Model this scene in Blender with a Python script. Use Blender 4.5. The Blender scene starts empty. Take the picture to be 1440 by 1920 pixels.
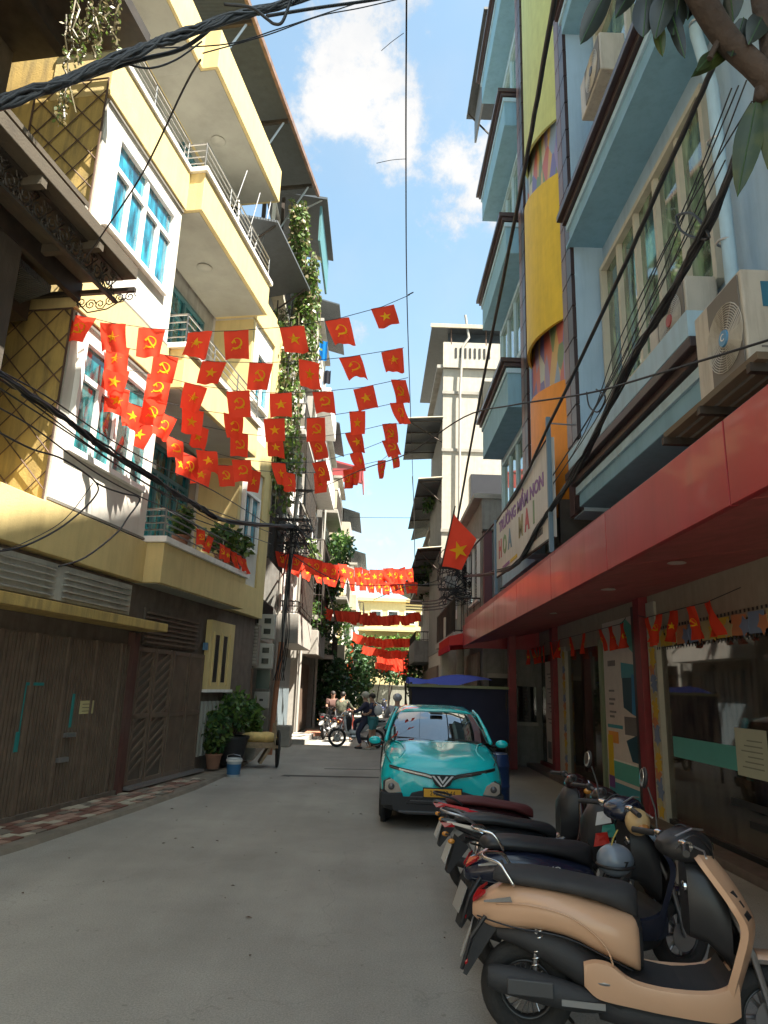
import bpy, bmesh, math, random
from mathutils import Vector, Matrix
from math import sin, cos, pi, radians as R, sqrt, atan2
random.seed(7)
SC = bpy.context.scene
COL = SC.collection

# ------------------------------------------------------------------ camera
CZ = 1.85
F_PX = 1303.0
_fw = Vector((-17., -329., -1303.)).normalized()
_up = Vector((170., 5170., -1303.)); _up = (_up - _fw * _up.dot(_fw)).normalized()
_rt = _fw.cross(_up)
CM = Matrix((_rt, _fw, _up))
CAM = Vector((0, 0, CZ))
cd = bpy.data.cameras.new('camera'); co = bpy.data.objects.new('camera', cd); COL.objects.link(co)
co.matrix_world = Matrix.Translation(CAM) @ CM.to_4x4()
cd.sensor_fit = 'VERTICAL'; cd.sensor_height = 24; cd.lens = 24 * F_PX / 1920.
cd.clip_start = 0.05; cd.clip_end = 2000
SC.camera = co

def at(px, py, n, d):
    """a point of the plane n.p = d, read off the photograph"""
    r = CM @ Vector((px - 720., 960. - py, -F_PX)); n = Vector(n)
    return CAM + r * ((d - n.dot(CAM)) / n.dot(r))
def atX(px, py, X): return at(px, py, (1, 0, 0), X)
def atY(px, py, Y): return at(px, py, (0, 1, 0), Y)
def atZ(px, py, Z): return at(px, py, (0, 0, 1), Z)

# ------------------------------------------------------------------ light
SUN_EL, SUN_AZ = 60.0, 54.0            # azimuth measured from -Y (behind the camera) towards +X
sd = Vector((cos(R(SUN_EL)) * sin(R(SUN_AZ)), -cos(R(SUN_EL)) * cos(R(SUN_AZ)), sin(R(SUN_EL))))
sl = bpy.data.lights.new('sun', 'SUN'); sl.energy = 3.9; sl.angle = R(0.6); sl.color = (1.0, 0.93, 0.82)
so = bpy.data.objects.new('sun', sl); COL.objects.link(so)
so.rotation_euler = sd.to_track_quat('Z', 'Y').to_euler(); so.location = (20, -20, 40)

SC.view_settings.view_transform = 'Standard'; SC.view_settings.look = 'None'
SC.view_settings.exposure = 2.5; SC.view_settings.gamma = 1.0
try: SC.view_settings.use_curve_mapping = False
except Exception: pass
SC.render.engine = 'CYCLES'
SC.cycles.max_bounces = 8; SC.cycles.diffuse_bounces = 5; SC.cycles.transparent_max_bounces = 12
SC.cycles.sample_clamp_indirect = 8

def cloud_world():
    w = bpy.data.worlds.new('World'); SC.world = w; w.use_nodes = True
    nt = w.node_tree; N = nt.nodes; L = nt.links; N.clear()
    out = N.new('ShaderNodeOutputWorld'); bg = N.new('ShaderNodeBackground'); L.new(bg.outputs[0], out.inputs[0])
    bg.inputs['Strength'].default_value = 0.088
    sky = N.new('ShaderNodeTexSky'); sky.sky_type = 'NISHITA'; sky.sun_disc = False
    sky.sun_elevation = R(SUN_EL); sky.sun_rotation = R(180 - SUN_AZ); sky.air_density = 1.0; sky.dust_density = 1.6; sky.ozone_density = 1.0
    tc = N.new('ShaderNodeTexCoord')
    nrm = N.new('ShaderNodeVectorMath'); nrm.operation = 'NORMALIZE'; L.new(tc.outputs['Generated'], nrm.inputs[0])
    cov = None
    blobs = []
    def bl(px, py, ang, k=1.0):
        d = (CM @ Vector((px - 720., 960. - py, -F_PX))).normalized(); blobs.append((d, ang, k))
    bl(700, 120, 9.0, 1.25); bl(735, 225, 7.0, 1.15); bl(640, 170, 6, 1.0); bl(770, 170, 6, .9); bl(870, 330, 7.5, 1.15); bl(910, 280, 6, 1.1); bl(820, 370, 4, .9); bl(590, 210, 6, .5)
    bl(665, 632, 3.2, .75); bl(860, 160, 5, .3); bl(720, 1050, 7, .75); bl(640, 1010, 7, .6); bl(800, 1000, 5, .45); bl(550, 120, 6, .4)
    rng = random.Random(3)
    for i in range(16):
        a = rng.uniform(0.9, 2 * pi - 0.9) + pi / 2; e = R(rng.uniform(8, 65))
        blobs.append((Vector((cos(a) * cos(e), sin(a) * cos(e), sin(e))), rng.uniform(9, 17), .9))
    for d, ang, k in blobs:
        dt = N.new('ShaderNodeVectorMath'); dt.operation = 'DISTANCE'; L.new(nrm.outputs[0], dt.inputs[0]); dt.inputs[1].default_value = d
        mr = N.new('ShaderNodeMapRange'); mr.interpolation_type = 'SMOOTHSTEP'; mr.inputs[1].default_value = 2 * sin(R(ang) / 2); mr.inputs[2].default_value = 0
        mr.inputs[3].default_value = 0; mr.inputs[4].default_value = k; L.new(dt.outputs['Value'], mr.inputs[0])
        if cov is None: cov = mr.outputs[0]
        else:
            m = N.new('ShaderNodeMath'); m.operation = 'MAXIMUM'; L.new(cov, m.inputs[0]); L.new(mr.outputs[0], m.inputs[1]); cov = m.outputs[0]
    nz = N.new('ShaderNodeTexNoise'); nz.inputs['Scale'].default_value = 8; nz.inputs['Detail'].default_value = 12; nz.inputs['Roughness'].default_value = .66
    L.new(nrm.outputs[0], nz.inputs['Vector'])
    a = N.new('ShaderNodeMath'); a.operation = 'MULTIPLY_ADD'; L.new(nz.outputs[0], a.inputs[0]); a.inputs[1].default_value = 3.4; a.inputs[2].default_value = -1.75
    b = N.new('ShaderNodeMath'); b.operation = 'ADD'; L.new(a.outputs[0], b.inputs[0]); L.new(cov, b.inputs[1])
    ms = N.new('ShaderNodeMapRange'); ms.interpolation_type = 'SMOOTHSTEP'; ms.inputs[1].default_value = .35; ms.inputs[2].default_value = 1.05; L.new(b.outputs[0], ms.inputs[0])
    # thin high veil
    nv = N.new('ShaderNodeTexNoise'); nv.inputs['Scale'].default_value = 3.2; nv.inputs['Detail'].default_value = 6; L.new(nrm.outputs[0], nv.inputs['Vector'])
    mv = N.new('ShaderNodeMapRange'); mv.inputs[1].default_value = .38; mv.inputs[2].default_value = .8; mv.inputs[4].default_value = .45; L.new(nv.outputs[0], mv.inputs[0])
    mm = N.new('ShaderNodeMath'); mm.operation = 'MAXIMUM'; L.new(ms.outputs[0], mm.inputs[0]); L.new(mv.outputs[0], mm.inputs[1])
    # cloud colour: soft grey shading inside
    n2 = N.new('ShaderNodeTexNoise'); n2.inputs['Scale'].default_value = 6; n2.inputs['Detail'].default_value = 5; L.new(nrm.outputs[0], n2.inputs['Vector'])
    cr = N.new('ShaderNodeValToRGB'); cr.color_ramp.elements[0].color = (1.25, 1.42, 1.62, 1); cr.color_ramp.elements[1].color = (2.05, 2.03, 2.0, 1)
    cr.color_ramp.elements[0].position = .30; cr.color_ramp.elements[1].position = .85
    n2.inputs['Scale'].default_value = 11; n2.inputs['Detail'].default_value = 9; n2.inputs['Roughness'].default_value = .6
    q1 = N.new('ShaderNodeMath'); q1.operation = 'MULTIPLY_ADD'; q1.inputs[1].default_value = .45; L.new(ms.outputs[0], q1.inputs[0])
    q2 = N.new('ShaderNodeMath'); q2.operation = 'MULTIPLY'; q2.inputs[1].default_value = .75; L.new(n2.outputs[0], q2.inputs[0]); L.new(q2.outputs[0], q1.inputs[2]); L.new(q1.outputs[0], cr.inputs[0])
    # sky brightened a touch to the pale summer blue
    g = N.new('ShaderNodeMixRGB'); g.blend_type = 'MULTIPLY'; g.inputs[0].default_value = 1; L.new(sky.outputs[0], g.inputs[1]); g.inputs[2].default_value = (.78, .86, .72, 1)
    mx = N.new('ShaderNodeMixRGB'); L.new(mm.outputs[0], mx.inputs[0]); L.new(g.outputs[0], mx.inputs[1]); L.new(cr.outputs[0], mx.inputs[2])
    L.new(mx.outputs[0], bg.inputs['Color'])
cloud_world()

# ------------------------------------------------------------------ materials
def mat(name, col, rough=.6, metal=0., var=.0, vscale=6., dirt=0., dscale=1.2, bump=0., bscale=40., spec=.5, coat=0., streak=False, transm=0., tint=None, sheen=0):
    m = bpy.data.materials.new(name); m.use_nodes = True
    nt = m.node_tree; N = nt.nodes; L = nt.links; P = N['Principled BSDF']
    P.inputs['Base Color'].default_value = (*col, 1); P.inputs['Roughness'].default_value = rough; P.inputs['Metallic'].default_value = metal
    P.inputs['Specular IOR Level'].default_value = spec
    if coat: P.inputs['Coat Weight'].default_value = coat; P.inputs['Coat Roughness'].default_value = .06
    tc = N.new('ShaderNodeTexCoord'); src = None
    if var or dirt:
        c = N.new('ShaderNodeRGB'); c.outputs[0].default_value = (*col, 1); src = c.outputs[0]
    if var:
        n = N.new('ShaderNodeTexNoise'); n.inputs['Scale'].default_value = vscale; n.inputs['Detail'].default_value = 6; L.new(tc.outputs['Object'], n.inputs['Vector'])
        mr = N.new('ShaderNodeMapRange'); mr.inputs[1].default_value = .3; mr.inputs[2].default_value = .7; mr.inputs[3].default_value = 1 - var; mr.inputs[4].default_value = 1 + var; L.new(n.outputs[0], mr.inputs[0])
        x = N.new('ShaderNodeVectorMath'); x.operation = 'SCALE'; L.new(src, x.inputs[0]); L.new(mr.outputs[0], x.inputs['Scale']); src = x.outputs[0]
    if dirt:
        mp = N.new('ShaderNodeMapping'); L.new(tc.outputs['Object'], mp.inputs[0])
        mp.inputs['Scale'].default_value = (5, 5, .55) if streak else (1, 1, 1)
        n = N.new('ShaderNodeTexNoise'); n.inputs['Scale'].default_value = dscale; n.inputs['Detail'].default_value = 8; n.inputs['Roughness'].default_value = .68; L.new(mp.outputs[0], n.inputs['Vector'])
        mr = N.new('ShaderNodeMapRange'); mr.inputs[1].default_value = .46; mr.inputs[2].default_value = .78; mr.inputs[4].default_value = dirt; L.new(n.outputs[0], mr.inputs[0])
        x = N.new('ShaderNodeMixRGB'); L.new(mr.outputs[0], x.inputs[0]); L.new(src, x.inputs[1]); x.inputs[2].default_value = (*(tint or (.09, .08, .065)), 1); src = x.outputs[0]
        rr = N.new('ShaderNodeMapRange'); rr.inputs[3].default_value = rough; rr.inputs[4].default_value = min(1, rough + .25); L.new(mr.outputs[0], rr.inputs[0]); L.new(rr.outputs[0], P.inputs['Roughness'])
    if src is not None: L.new(src, P.inputs['Base Color'])
    if bump:
        n = N.new('ShaderNodeTexNoise'); n.inputs['Scale'].default_value = bscale; n.inputs['Detail'].default_value = 5; L.new(tc.outputs['Object'], n.inputs['Vector'])
        b = N.new('ShaderNodeBump'); b.inputs['Strength'].default_value = bump; b.inputs['Distance'].default_value = .02; L.new(n.outputs[0], b.inputs['Height']); L.new(b.outputs[0], P.inputs['Normal'])
    if transm: P.inputs['Transmission Weight'].default_value = transm
    return m
def glass(name, col, see=.5, rough=.03, refl=1.3):
    """thin tinted pane: mirror-like at a slant, partly see-through"""
    m = bpy.data.materials.new(name); m.use_nodes = True; nt = m.node_tree; N = nt.nodes; L = nt.links; N.clear()
    o = N.new('ShaderNodeOutputMaterial'); t = N.new('ShaderNodeBsdfTransparent'); t.inputs[0].default_value = (*[see * c for c in (.9, .95, .92)], 1)
    g = N.new('ShaderNodeBsdfGlossy'); g.inputs['Roughness'].default_value = rough; g.inputs['Color'].default_value = (*[min(1, c * 1.0) for c in (1, 1, 1)], 1)
    d = N.new('ShaderNodeBsdfDiffuse'); tcc = N.new('ShaderNodeTexCoord'); mpp = N.new('ShaderNodeMapping'); mpp.inputs['Scale'].default_value = (3, 3, .8); nn = N.new('ShaderNodeTexNoise'); nn.inputs['Scale'].default_value = 2.5; nn.inputs['Detail'].default_value = 5; L.new(tcc.outputs['Object'], mpp.inputs[0]); L.new(mpp.outputs[0], nn.inputs['Vector']); rr_ = N.new('ShaderNodeMapRange'); rr_.inputs[1].default_value = .35; rr_.inputs[2].default_value = .68; rr_.inputs[3].default_value = .35; rr_.inputs[4].default_value = 2.6; L.new(nn.outputs[0], rr_.inputs[0]); vv = N.new('ShaderNodeVectorMath'); vv.operation = 'SCALE'; vv.inputs[0].default_value = col; L.new(rr_.outputs[0], vv.inputs['Scale']); L.new(vv.outputs[0], d.inputs[0])  # uneven diffuse tone painted into the pane to suggest reflections
    a = N.new('ShaderNodeMixShader'); a.inputs[0].default_value = 1 - see; L.new(t.outputs[0], a.inputs[1]); L.new(d.outputs[0], a.inputs[2])
    f = N.new('ShaderNodeFresnel'); f.inputs[0].default_value = 1.55
    tc = N.new('ShaderNodeTexCoord'); n = N.new('ShaderNodeTexNoise'); n.inputs['Scale'].default_value = 1.6; L.new(tc.outputs['Object'], n.inputs['Vector'])
    b = N.new('ShaderNodeBump'); b.inputs['Strength'].default_value = .06; L.new(n.outputs[0], b.inputs['Height']); L.new(b.outputs[0], g.inputs['Normal'])
    ff = N.new('ShaderNodeMath'); ff.operation = 'MULTIPLY_ADD'; ff.inputs[1].default_value = refl; ff.inputs[2].default_value = .02 * refl; ff.use_clamp = True; L.new(f.outputs[0], ff.inputs[0])
    x = N.new('ShaderNodeMixShader'); L.new(ff.outputs[0], x.inputs[0]); L.new(a.outputs[0], x.inputs[1]); L.new(g.outputs[0], x.inputs[2]); L.new(x.outputs[0], o.inputs[0])
    return m
def cloth(name, col, tr=.5, rough=.8, var=.22):
    m = bpy.data.materials.new(name); m.use_nodes = True; nt = m.node_tree; N = nt.nodes; L = nt.links; N.clear()
    o = N.new('ShaderNodeOutputMaterial'); d = N.new('ShaderNodeBsdfDiffuse'); t = N.new('ShaderNodeBsdfTranslucent')
    tc = N.new('ShaderNodeTexCoord'); oi = N.new('ShaderNodeObjectInfo')
    n = N.new('ShaderNodeTexNoise'); n.inputs['Scale'].default_value = 3; n.inputs['Detail'].default_value = 4; L.new(tc.outputs['Object'], n.inputs['Vector'])
    s = N.new('ShaderNodeMath'); s.operation = 'ADD'; L.new(n.outputs[0], s.inputs[0]); L.new(oi.outputs['Random'], s.inputs[1])
    mr = N.new('ShaderNodeMapRange'); mr.inputs[1].default_value = .2; mr.inputs[2].default_value = 1.8; mr.inputs[3].default_value = 1 - var; mr.inputs[4].default_value = 1 + var; L.new(s.outputs[0], mr.inputs[0])
    v = N.new('ShaderNodeVectorMath'); v.operation = 'SCALE'; v.inputs[0].default_value = col; L.new(mr.outputs[0], v.inputs['Scale'])
    L.new(v.outputs[0], d.inputs[0]); L.new(v.outputs[0], t.inputs[0])
    x = N.new('ShaderNodeMixShader'); x.inputs[0].default_value = tr; L.new(d.outputs[0], x.inputs[1]); L.new(t.outputs[0], x.inputs[2]); L.new(x.outputs[0], o.inputs[0])
    return m
def ribbed(name, col, freq, depth=.6, axis='X', rough=.5, dirt=.3, metal=0, tint=None):
    m = mat(name, col, rough, metal, var=.12, dirt=dirt, streak=True, tint=tint)
    nt = m.node_tree; N = nt.nodes; L = nt.links; P = N['Principled BSDF']; tc = N.new('ShaderNodeTexCoord')
    w = N.new('ShaderNodeTexWave'); w.bands_direction = axis; w.inputs['Scale'].default_value = freq; L.new(tc.outputs['Object'], w.inputs['Vector'])
    b = N.new('ShaderNodeBump'); b.inputs['Strength'].default_value = depth; b.inputs['Distance'].default_value = .03; L.new(w.outputs[0], b.inputs['Height']); L.new(b.outputs[0], P.inputs['Normal'])
    return m
M = {}
def mk():
    M['yellow'] = mat('yellow_paint', (.58, .45, .20), .75, var=.06, vscale=3, dirt=.5, dscale=1.1, streak=True, bump=.2, tint=(.36, .28, .14))
    M['yellow_stain'] = mat('stained_yellow_paint', (.46, .32, .10), .8, var=.15, vscale=2, dirt=.85, dscale=1.5, streak=True, bump=.25, tint=(.1, .085, .05))
    M['cream'] = mat('cream_wall_paint', (.56, .53, .47), .8, var=.07, vscale=2, dirt=.45, dscale=.9, streak=True, bump=.15, tint=(.3, .27, .21))
    M['white'] = mat('white_trim_paint', (.76, .74, .70), .6, var=.05, dirt=.25, streak=True)
    M['soffit'] = mat('grey_soffit_plaster', (.33, .32, .265), .85, var=.08, vscale=1.5, dirt=.3, bump=.1)
    M['greywall'] = mat('grey_plaster', (.42, .42, .39), .85, var=.1, dirt=.5, dscale=.8, streak=True, bump=.2)
    M['blueglass'] = glass('blue_window_glass', (.01, .14, .2), .15)
    M['tealglass'] = glass('teal_window_glass', (.01, .10, .11), .15)
    M['greenglass'] = glass('greenish_window_glass', (.09, .14, .09), .1)
    M['darkglass'] = glass('dark_window_glass', (.02, .022, .022), .15)
    M['shopglass'] = glass('shop_window_glass', (.075, .062, .048), .55, refl=.8)  # brown diffuse tone painted in to stand for dim interior and reflections
    M['carglass'] = glass('car_glass', (.012, .014, .014), .3, .01, 2.4)
    M['inox'] = mat('stainless_steel', (.26, .25, .23), .35, 1.0)
    M['iron'] = mat('black_wrought_iron', (.035, .03, .025), .6, .3, var=.3, dirt=.3, tint=(.16, .09, .05))
    M['rustiron'] = mat('rusty_iron', (.10, .06, .04), .8, .2, var=.4)
    M['brown'] = mat('dark_brown_painted_steel', (.165, .115, .082), .5, .2, var=.2, vscale=4, dirt=.5, dscale=1.5, streak=True, tint=(.15, .125, .095))
    M['brownwall'] = mat('brown_stained_wall', (.13, .10, .078), .8, var=.2, dirt=.5, streak=True, bump=.2, tint=(.03, .025, .02))
    M['darkhouse'] = mat('dark_stained_wall', (.06, .05, .038), .85, var=.3, vscale=2.5, dirt=.8, dscale=1.4, streak=True, bump=.3, tint=(.04, .035, .025))
    M['darkslab'] = mat('mouldy_concrete_slab', (.07, .055, .036), .9, var=.3, vscale=2, dirt=.85, dscale=2, bump=.3, tint=(.04, .037, .027))
    M['roof'] = ribbed('dark_corrugated_roof', (.05, .062, .072), 9, .8, 'Y', .45, .35, tint=(.05, .045, .04))
    M['roofgrey'] = ribbed('grey_corrugated_roof', (.19, .20, .21), 9, .8, 'Y', .45, .35)
    M['rooftrim'] = mat('rust_orange_gutter', (.20, .12, .085), .5, .2, var=.3, dirt=.4)
    M['asphalt'] = None
    M['blue'] = mat('pale_blue_wall_paint', (.33, .47, .60), .75, var=.05, vscale=2, dirt=.3, dscale=.8, streak=True, bump=.1, tint=(.09, .13, .16))
    M['blue2'] = mat('blue_balcony_paint', (.20, .38, .50), .7, var=.06, vscale=2, dirt=.25, streak=True, tint=(.05, .10, .12))
    M['bluetrim'] = mat('light_blue_moulding', (.38, .55, .66), .6, var=.05, dirt=.3, streak=True)
    M['maroon'] = mat('maroon_glazed_tile', (.042, .026, .028), .35, var=.25, vscale=3, dirt=.35, bump=.1)
    M['maroon2'] = mat('taupe_glazed_tile', (.16, .10, .095), .4, var=.2, vscale=3, dirt=.3)
    M['grout'] = mat('pale_grout', (.5, .45, .42), .8)
    M['red'] = mat('glossy_red_panel', (.34, .022, .030), .33, var=.12, vscale=1.2, dirt=.4, dscale=1.0, coat=.15, streak=True, tint=(.20, .07, .06))
    M['redmatte'] = mat('dark_red_paint', (.22, .018, .024), .45, var=.15, dirt=.3)
    M['soffitred'] = mat('dull_red_soffit', (.42, .09, .085), .5, var=.15, dirt=.3)
    M['beige'] = mat('beige_header_panel', (.34, .29, .22), .7, var=.06, dirt=.25, streak=True)
    M['beige2'] = mat('cream_aluminium_frame', (.46, .44, .36), .5, var=.05, dirt=.3, streak=True)
    M['acshell'] = mat('aged_white_metal', (.45, .42, .36), .45, var=.06, dirt=.45, dscale=3, streak=True, tint=(.16, .12, .08))
    M['black'] = mat('black_plastic', (.022, .022, .024), .42, var=.1)
    M['blackmatte'] = mat('matt_black_plastic', (.03, .03, .032), .65, var=.15, bump=.1, bscale=120)
    M['rubber'] = mat('tyre_rubber', (.028, .027, .026), .85, var=.2, bump=.3, bscale=60)
    M['chrome'] = mat('chrome', (.75, .75, .75), .12, 1.0)
    M['alu'] = mat('satin_aluminium', (.45, .45, .46), .35, .9)
    M['cable'] = mat('black_cable_sheath', (.018, .020, .024), .55, var=.3, vscale=12)
    M['green1'] = leafm('fresh_leaf', (.09, .17, .03))
    M['green2'] = leafm('dark_leaf', (.035, .085, .025))
    M['green3'] = leafm('olive_leaf', (.10, .15, .03))
    M['dryvine'] = leafm('dry_vine', (.17, .14, .07))
    M['bark'] = mat('bark', (.035, .024, .018), .9, var=.35, vscale=9, bump=.8, bscale=25)
    M['terracotta'] = mat('terracotta', (.26, .12, .07), .8, var=.15, dirt=.4)
    M['concrete'] = mat('weathered_concrete', (.33, .31, .27), .9, var=.12, vscale=3, dirt=.5, bump=.25)
    M['flagred'] = cloth('red_flag_cloth', (.84, .085, .045), .55)
    M['flagyellow'] = cloth('yellow_flag_print', (.85, .55, .03), .45)
    M['paperred'] = mat('red_paper', (.50, .02, .02), .7, var=.1)
    M['paperyellow'] = mat('yellow_paper_print', (.75, .5, .06), .7)
    M['letterpurple'] = mat('purple_letter_paint', (.16, .05, .22), .5)
    M['signwhite'] = mat('faded_white_sign_face', (.52, .50, .47), .5, var=.08, vscale=2, dirt=.4, dscale=2, streak=True, tint=(.28, .24, .22))
    M['skin'] = mat('skin', (.42, .24, .16), .6)
    M['wood'] = mat('raw_wood', (.27, .19, .11), .75, var=.25, vscale=12, bump=.2)
def leafm(name, col):
    m = bpy.data.materials.new(name); m.use_nodes = True; nt = m.node_tree; N = nt.nodes; L = nt.links; N.clear()
    o = N.new('ShaderNodeOutputMaterial'); d = N.new('ShaderNodeBsdfPrincipled'); t = N.new('ShaderNodeBsdfTranslucent'); d.inputs['Roughness'].default_value = .45
    g = N.new('ShaderNodeNewGeometry'); v = N.new('ShaderNodeVectorMath'); v.operation = 'SCALE'; v.inputs[0].default_value = col
    mr = N.new('ShaderNodeMapRange'); mr.inputs[3].default_value = .55; mr.inputs[4].default_value = 1.6; L.new(g.outputs['Random Per Island'], mr.inputs[0]); L.new(mr.outputs[0], v.inputs['Scale'])
    L.new(v.outputs[0], d.inputs['Base Color']); L.new(v.outputs[0], t.inputs[0])
    x = N.new('ShaderNodeMixShader'); x.inputs[0].default_value = .3; L.new(d.outputs[0], x.inputs[1]); L.new(t.outputs[0], x.inputs[2]); L.new(x.outputs[0], o.inputs[0])
    return m
mk()
_cm = {}
def paint(name, col, rough=.35, coat=.0, metal=0., dirt=.0, var=.04):
    k = (name, col)
    if k not in _cm: _cm[k] = mat(name, col, rough, metal, var=var, dirt=dirt, coat=coat)
    return _cm[k]

# ------------------------------------------------------------------ mesh builder
class MB:
    def __init__(s): s.v = []; s.f = []
    def add(s, vs, fs):
        n = len(s.v); s.v += [tuple(p) for p in vs]; s.f += [tuple(i + n for i in f) for f in fs]; return s
    def box(s, x0, x1, y0, y1, z0, z1):
        return s.add([(x0, y0, z0), (x1, y0, z0), (x1, y1, z0), (x0, y1, z0), (x0, y0, z1), (x1, y0, z1), (x1, y1, z1), (x0, y1, z1)],
                     [(0, 3, 2, 1), (4, 5, 6, 7), (0, 1, 5, 4), (1, 2, 6, 5), (2, 3, 7, 6), (3, 0, 4, 7)])
    def hexa(s, p):  # 8 corners, bottom four then top four
        return s.add(p, [(0, 3, 2, 1), (4, 5, 6, 7), (0, 1, 5, 4), (1, 2, 6, 5), (2, 3, 7, 6), (3, 0, 4, 7)])
    def prism(s, pts, a0, a1, axis='x'):
        def P(u, v, a): return {'x': (a, u, v), 'y': (u, a, v), 'z': (u, v, a)}[axis]
        n = len(pts); vs = [P(u, v, a0) for u, v in pts] + [P(u, v, a1) for u, v in pts]
        return s.add(vs, [tuple(range(n))[::-1], tuple(range(n, 2 * n))] + [(i, (i + 1) % n, n + (i + 1) % n, n + i) for i in range(n)])
    def tube(s, p0, p1, r, n=6, r1=None):
        return s.path([p0, p1], r, n, r1)
    def path(s, pts, r, n=6, r1=None, closed=False):
        pts = [Vector(p) for p in pts]; rings = []
        prev = None; m = len(pts)
        for i, p in enumerate(pts):
            if closed: t = pts[(i + 1) % m] - pts[i - 1]
            else: t = pts[min(i + 1, m - 1)] - pts[max(i - 1, 0)]
            if t.length < 1e-9: t = Vector((0, 0, 1))
            t.normalize()
            if prev is None:
                a = Vector((0, 0, 1)) if abs(t.z) < .9 else Vector((1, 0, 0)); u = t.cross(a).normalized()
            else:
                u = prev - t * prev.dot(t)
                u = u.normalized() if u.length > 1e-6 else t.orthogonal().normalized()
            prev = u; w = t.cross(u)
            rr = r if r1 is None else r + (r1 - r) * i / max(1, m - 1)
            if isinstance(r, (list, tuple)): rr = r[i]
            rings.append([p + (u * cos(2 * pi * k / n) + w * sin(2 * pi * k / n)) * rr for k in range(n)])
        return s.loft(rings, cap=not closed, loop=closed)
    def loft(s, rings, cap=True, loop=False):
        n = len(rings[0]); b = len(s.v); vs = [p for r in rings for p in r]; fs = []
        m = len(rings)
        for i in range(m if loop else m - 1):
            j = (i + 1) % m
            for k in range(n): fs.append((i * n + k, i * n + (k + 1) % n, j * n + (k + 1) % n, j * n + k))
        if cap and not loop: fs.append(tuple(range(n))[::-1]); fs.append(tuple((m - 1) * n + k for k in range(n)))
        return s.add(vs, fs)
    def sheet(s, rows):  # open grid
        n = len(rows[0]); fs = [(i * n + k, i * n + k + 1, (i + 1) * n + k + 1, (i + 1) * n + k) for i in range(len(rows) - 1) for k in range(n - 1)]
        return s.add([p for r in rows for p in r], fs)
    def ball(s, c, r, n=12, m=8):
        if not isinstance(r, (tuple, list)): r = (r, r, r)
        rings = [[(c[0] + r[0] * sin(pi * i / m) * cos(2 * pi * k / n), c[1] + r[1] * sin(pi * i / m) * sin(2 * pi * k / n), c[2] - r[2] * cos(pi * i / m)) for k in range(n)] for i in range(m + 1)]
        rings[0] = [(c[0] + .01 * r[0] * cos(2 * pi * k / n), c[1] + .01 * r[1] * sin(2 * pi * k / n), c[2] - r[2]) for k in range(n)]
        rings[-1] = [(c[0] + .01 * r[0] * cos(2 * pi * k / n), c[1] + .01 * r[1] * sin(2 * pi * k / n), c[2] + r[2]) for k in range(n)]
        return s.loft(rings)
    def torus(s, c, Rr, r, axis='y', n=28, m=8, sq=1.0):
        rings = []
        for i in range(n):
            a = 2 * pi * i / n; ring = []
            for k in range(m):
                b = 2 * pi * k / m; q = Rr + r * cos(b); h = r * sin(b) * sq
                u, v = q * cos(a), q * sin(a)
                ring.append({'y': (c[0] + u, c[1] + h, c[2] + v), 'x': (c[0] + h, c[1] + u, c[2] + v), 'z': (c[0] + u, c[1] + v, c[2] + h)}[axis])
            rings.append(ring)
        return s.loft(rings, loop=True)
    def lathe(s, prof, c=(0, 0, 0), n=16, axis='z'):
        rings = []
        for r, h in prof:
            rings.append([{'z': (c[0] + r * cos(2 * pi * k / n), c[1] + r * sin(2 * pi * k / n), c[2] + h),
                           'y': (c[0] + r * cos(2 * pi * k / n), c[1] + h, c[2] + r * sin(2 * pi * k / n)),
                           'x': (c[0] + h, c[1] + r * cos(2 * pi * k / n), c[2] + r * sin(2 * pi * k / n))}[axis] for k in range(n)])
        return s.loft(rings)
    def tf(s, mt):
        s.v = [tuple(mt @ Vector(p)) for p in s.v]; return s
    def mesh(s, name, m=None, smooth=False):
        me = bpy.data.meshes.new(name); me.from_pydata(s.v, [], s.f)
        if smooth:
            bm = bmesh.new(); bm.from_mesh(me); bmesh.ops.recalc_face_normals(bm, faces=bm.faces); bm.to_mesh(me); bm.free()
            me.shade_smooth()
            if smooth is not True:
                try: me.set_sharp_from_angle(angle=R(smooth))
                except Exception: pass
        if m: me.materials.append(M[m] if isinstance(m, str) else m)
        me.update(); return me
    def build(s, name, m=None, parent=None, smooth=False, bevel=0, kind=None, label=None, seg=2):
        return link(name, s.mesh(name, m, smooth), parent, bevel, kind, label, seg)
def link(name, me, parent=None, bevel=0, kind=None, label=None, seg=2, loc=None, rot=None):
    o = bpy.data.objects.new(name, me); COL.objects.link(o)
    if parent: o.parent = parent
    if bevel:
        b = o.modifiers.new('b', 'BEVEL'); b.width = bevel; b.segments = seg; b.limit_method = 'ANGLE'; b.angle_limit = R(35)
    if kind: o['kind'] = kind
    if label: o['label'] = label
    if loc is not None: o.location = loc
    if rot is not None: o.rotation_euler = rot
    return o
def tag(o, label=None, cat=None, group=None, kind=None):
    if label: o['label'] = label
    if cat: o['category'] = cat
    if group: o['group'] = group
    if kind: o['kind'] = kind
    return o
def thing(name, label, cat, loc=(0, 0, 0), rz=0., group=None):
    o = bpy.data.objects.new(name, None); o.empty_display_size = .2; COL.objects.link(o); o.location = loc; o.rotation_euler = (0, 0, rz)
    return tag(o, label, cat, group)
def copy_tree(root, kids, loc, rz, label, group=None):
    """copy a thing with its parts and sub-parts"""
    m = {root: root.copy()}; COL.objects.link(m[root])
    for k in kids:
        c = k.copy(); COL.objects.link(c); m[k] = c
    for k in kids: m[k].parent = m[k.parent]
    r = m[root]; r.location = loc; r.rotation_euler = (0, 0, rz); r['label'] = label
    if group: r['group'] = group
    return r
def box(name, dims, m, parent=None, bevel=0, **k): return MB().box(*dims).build(name, m, parent, bevel=bevel, **k)

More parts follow.
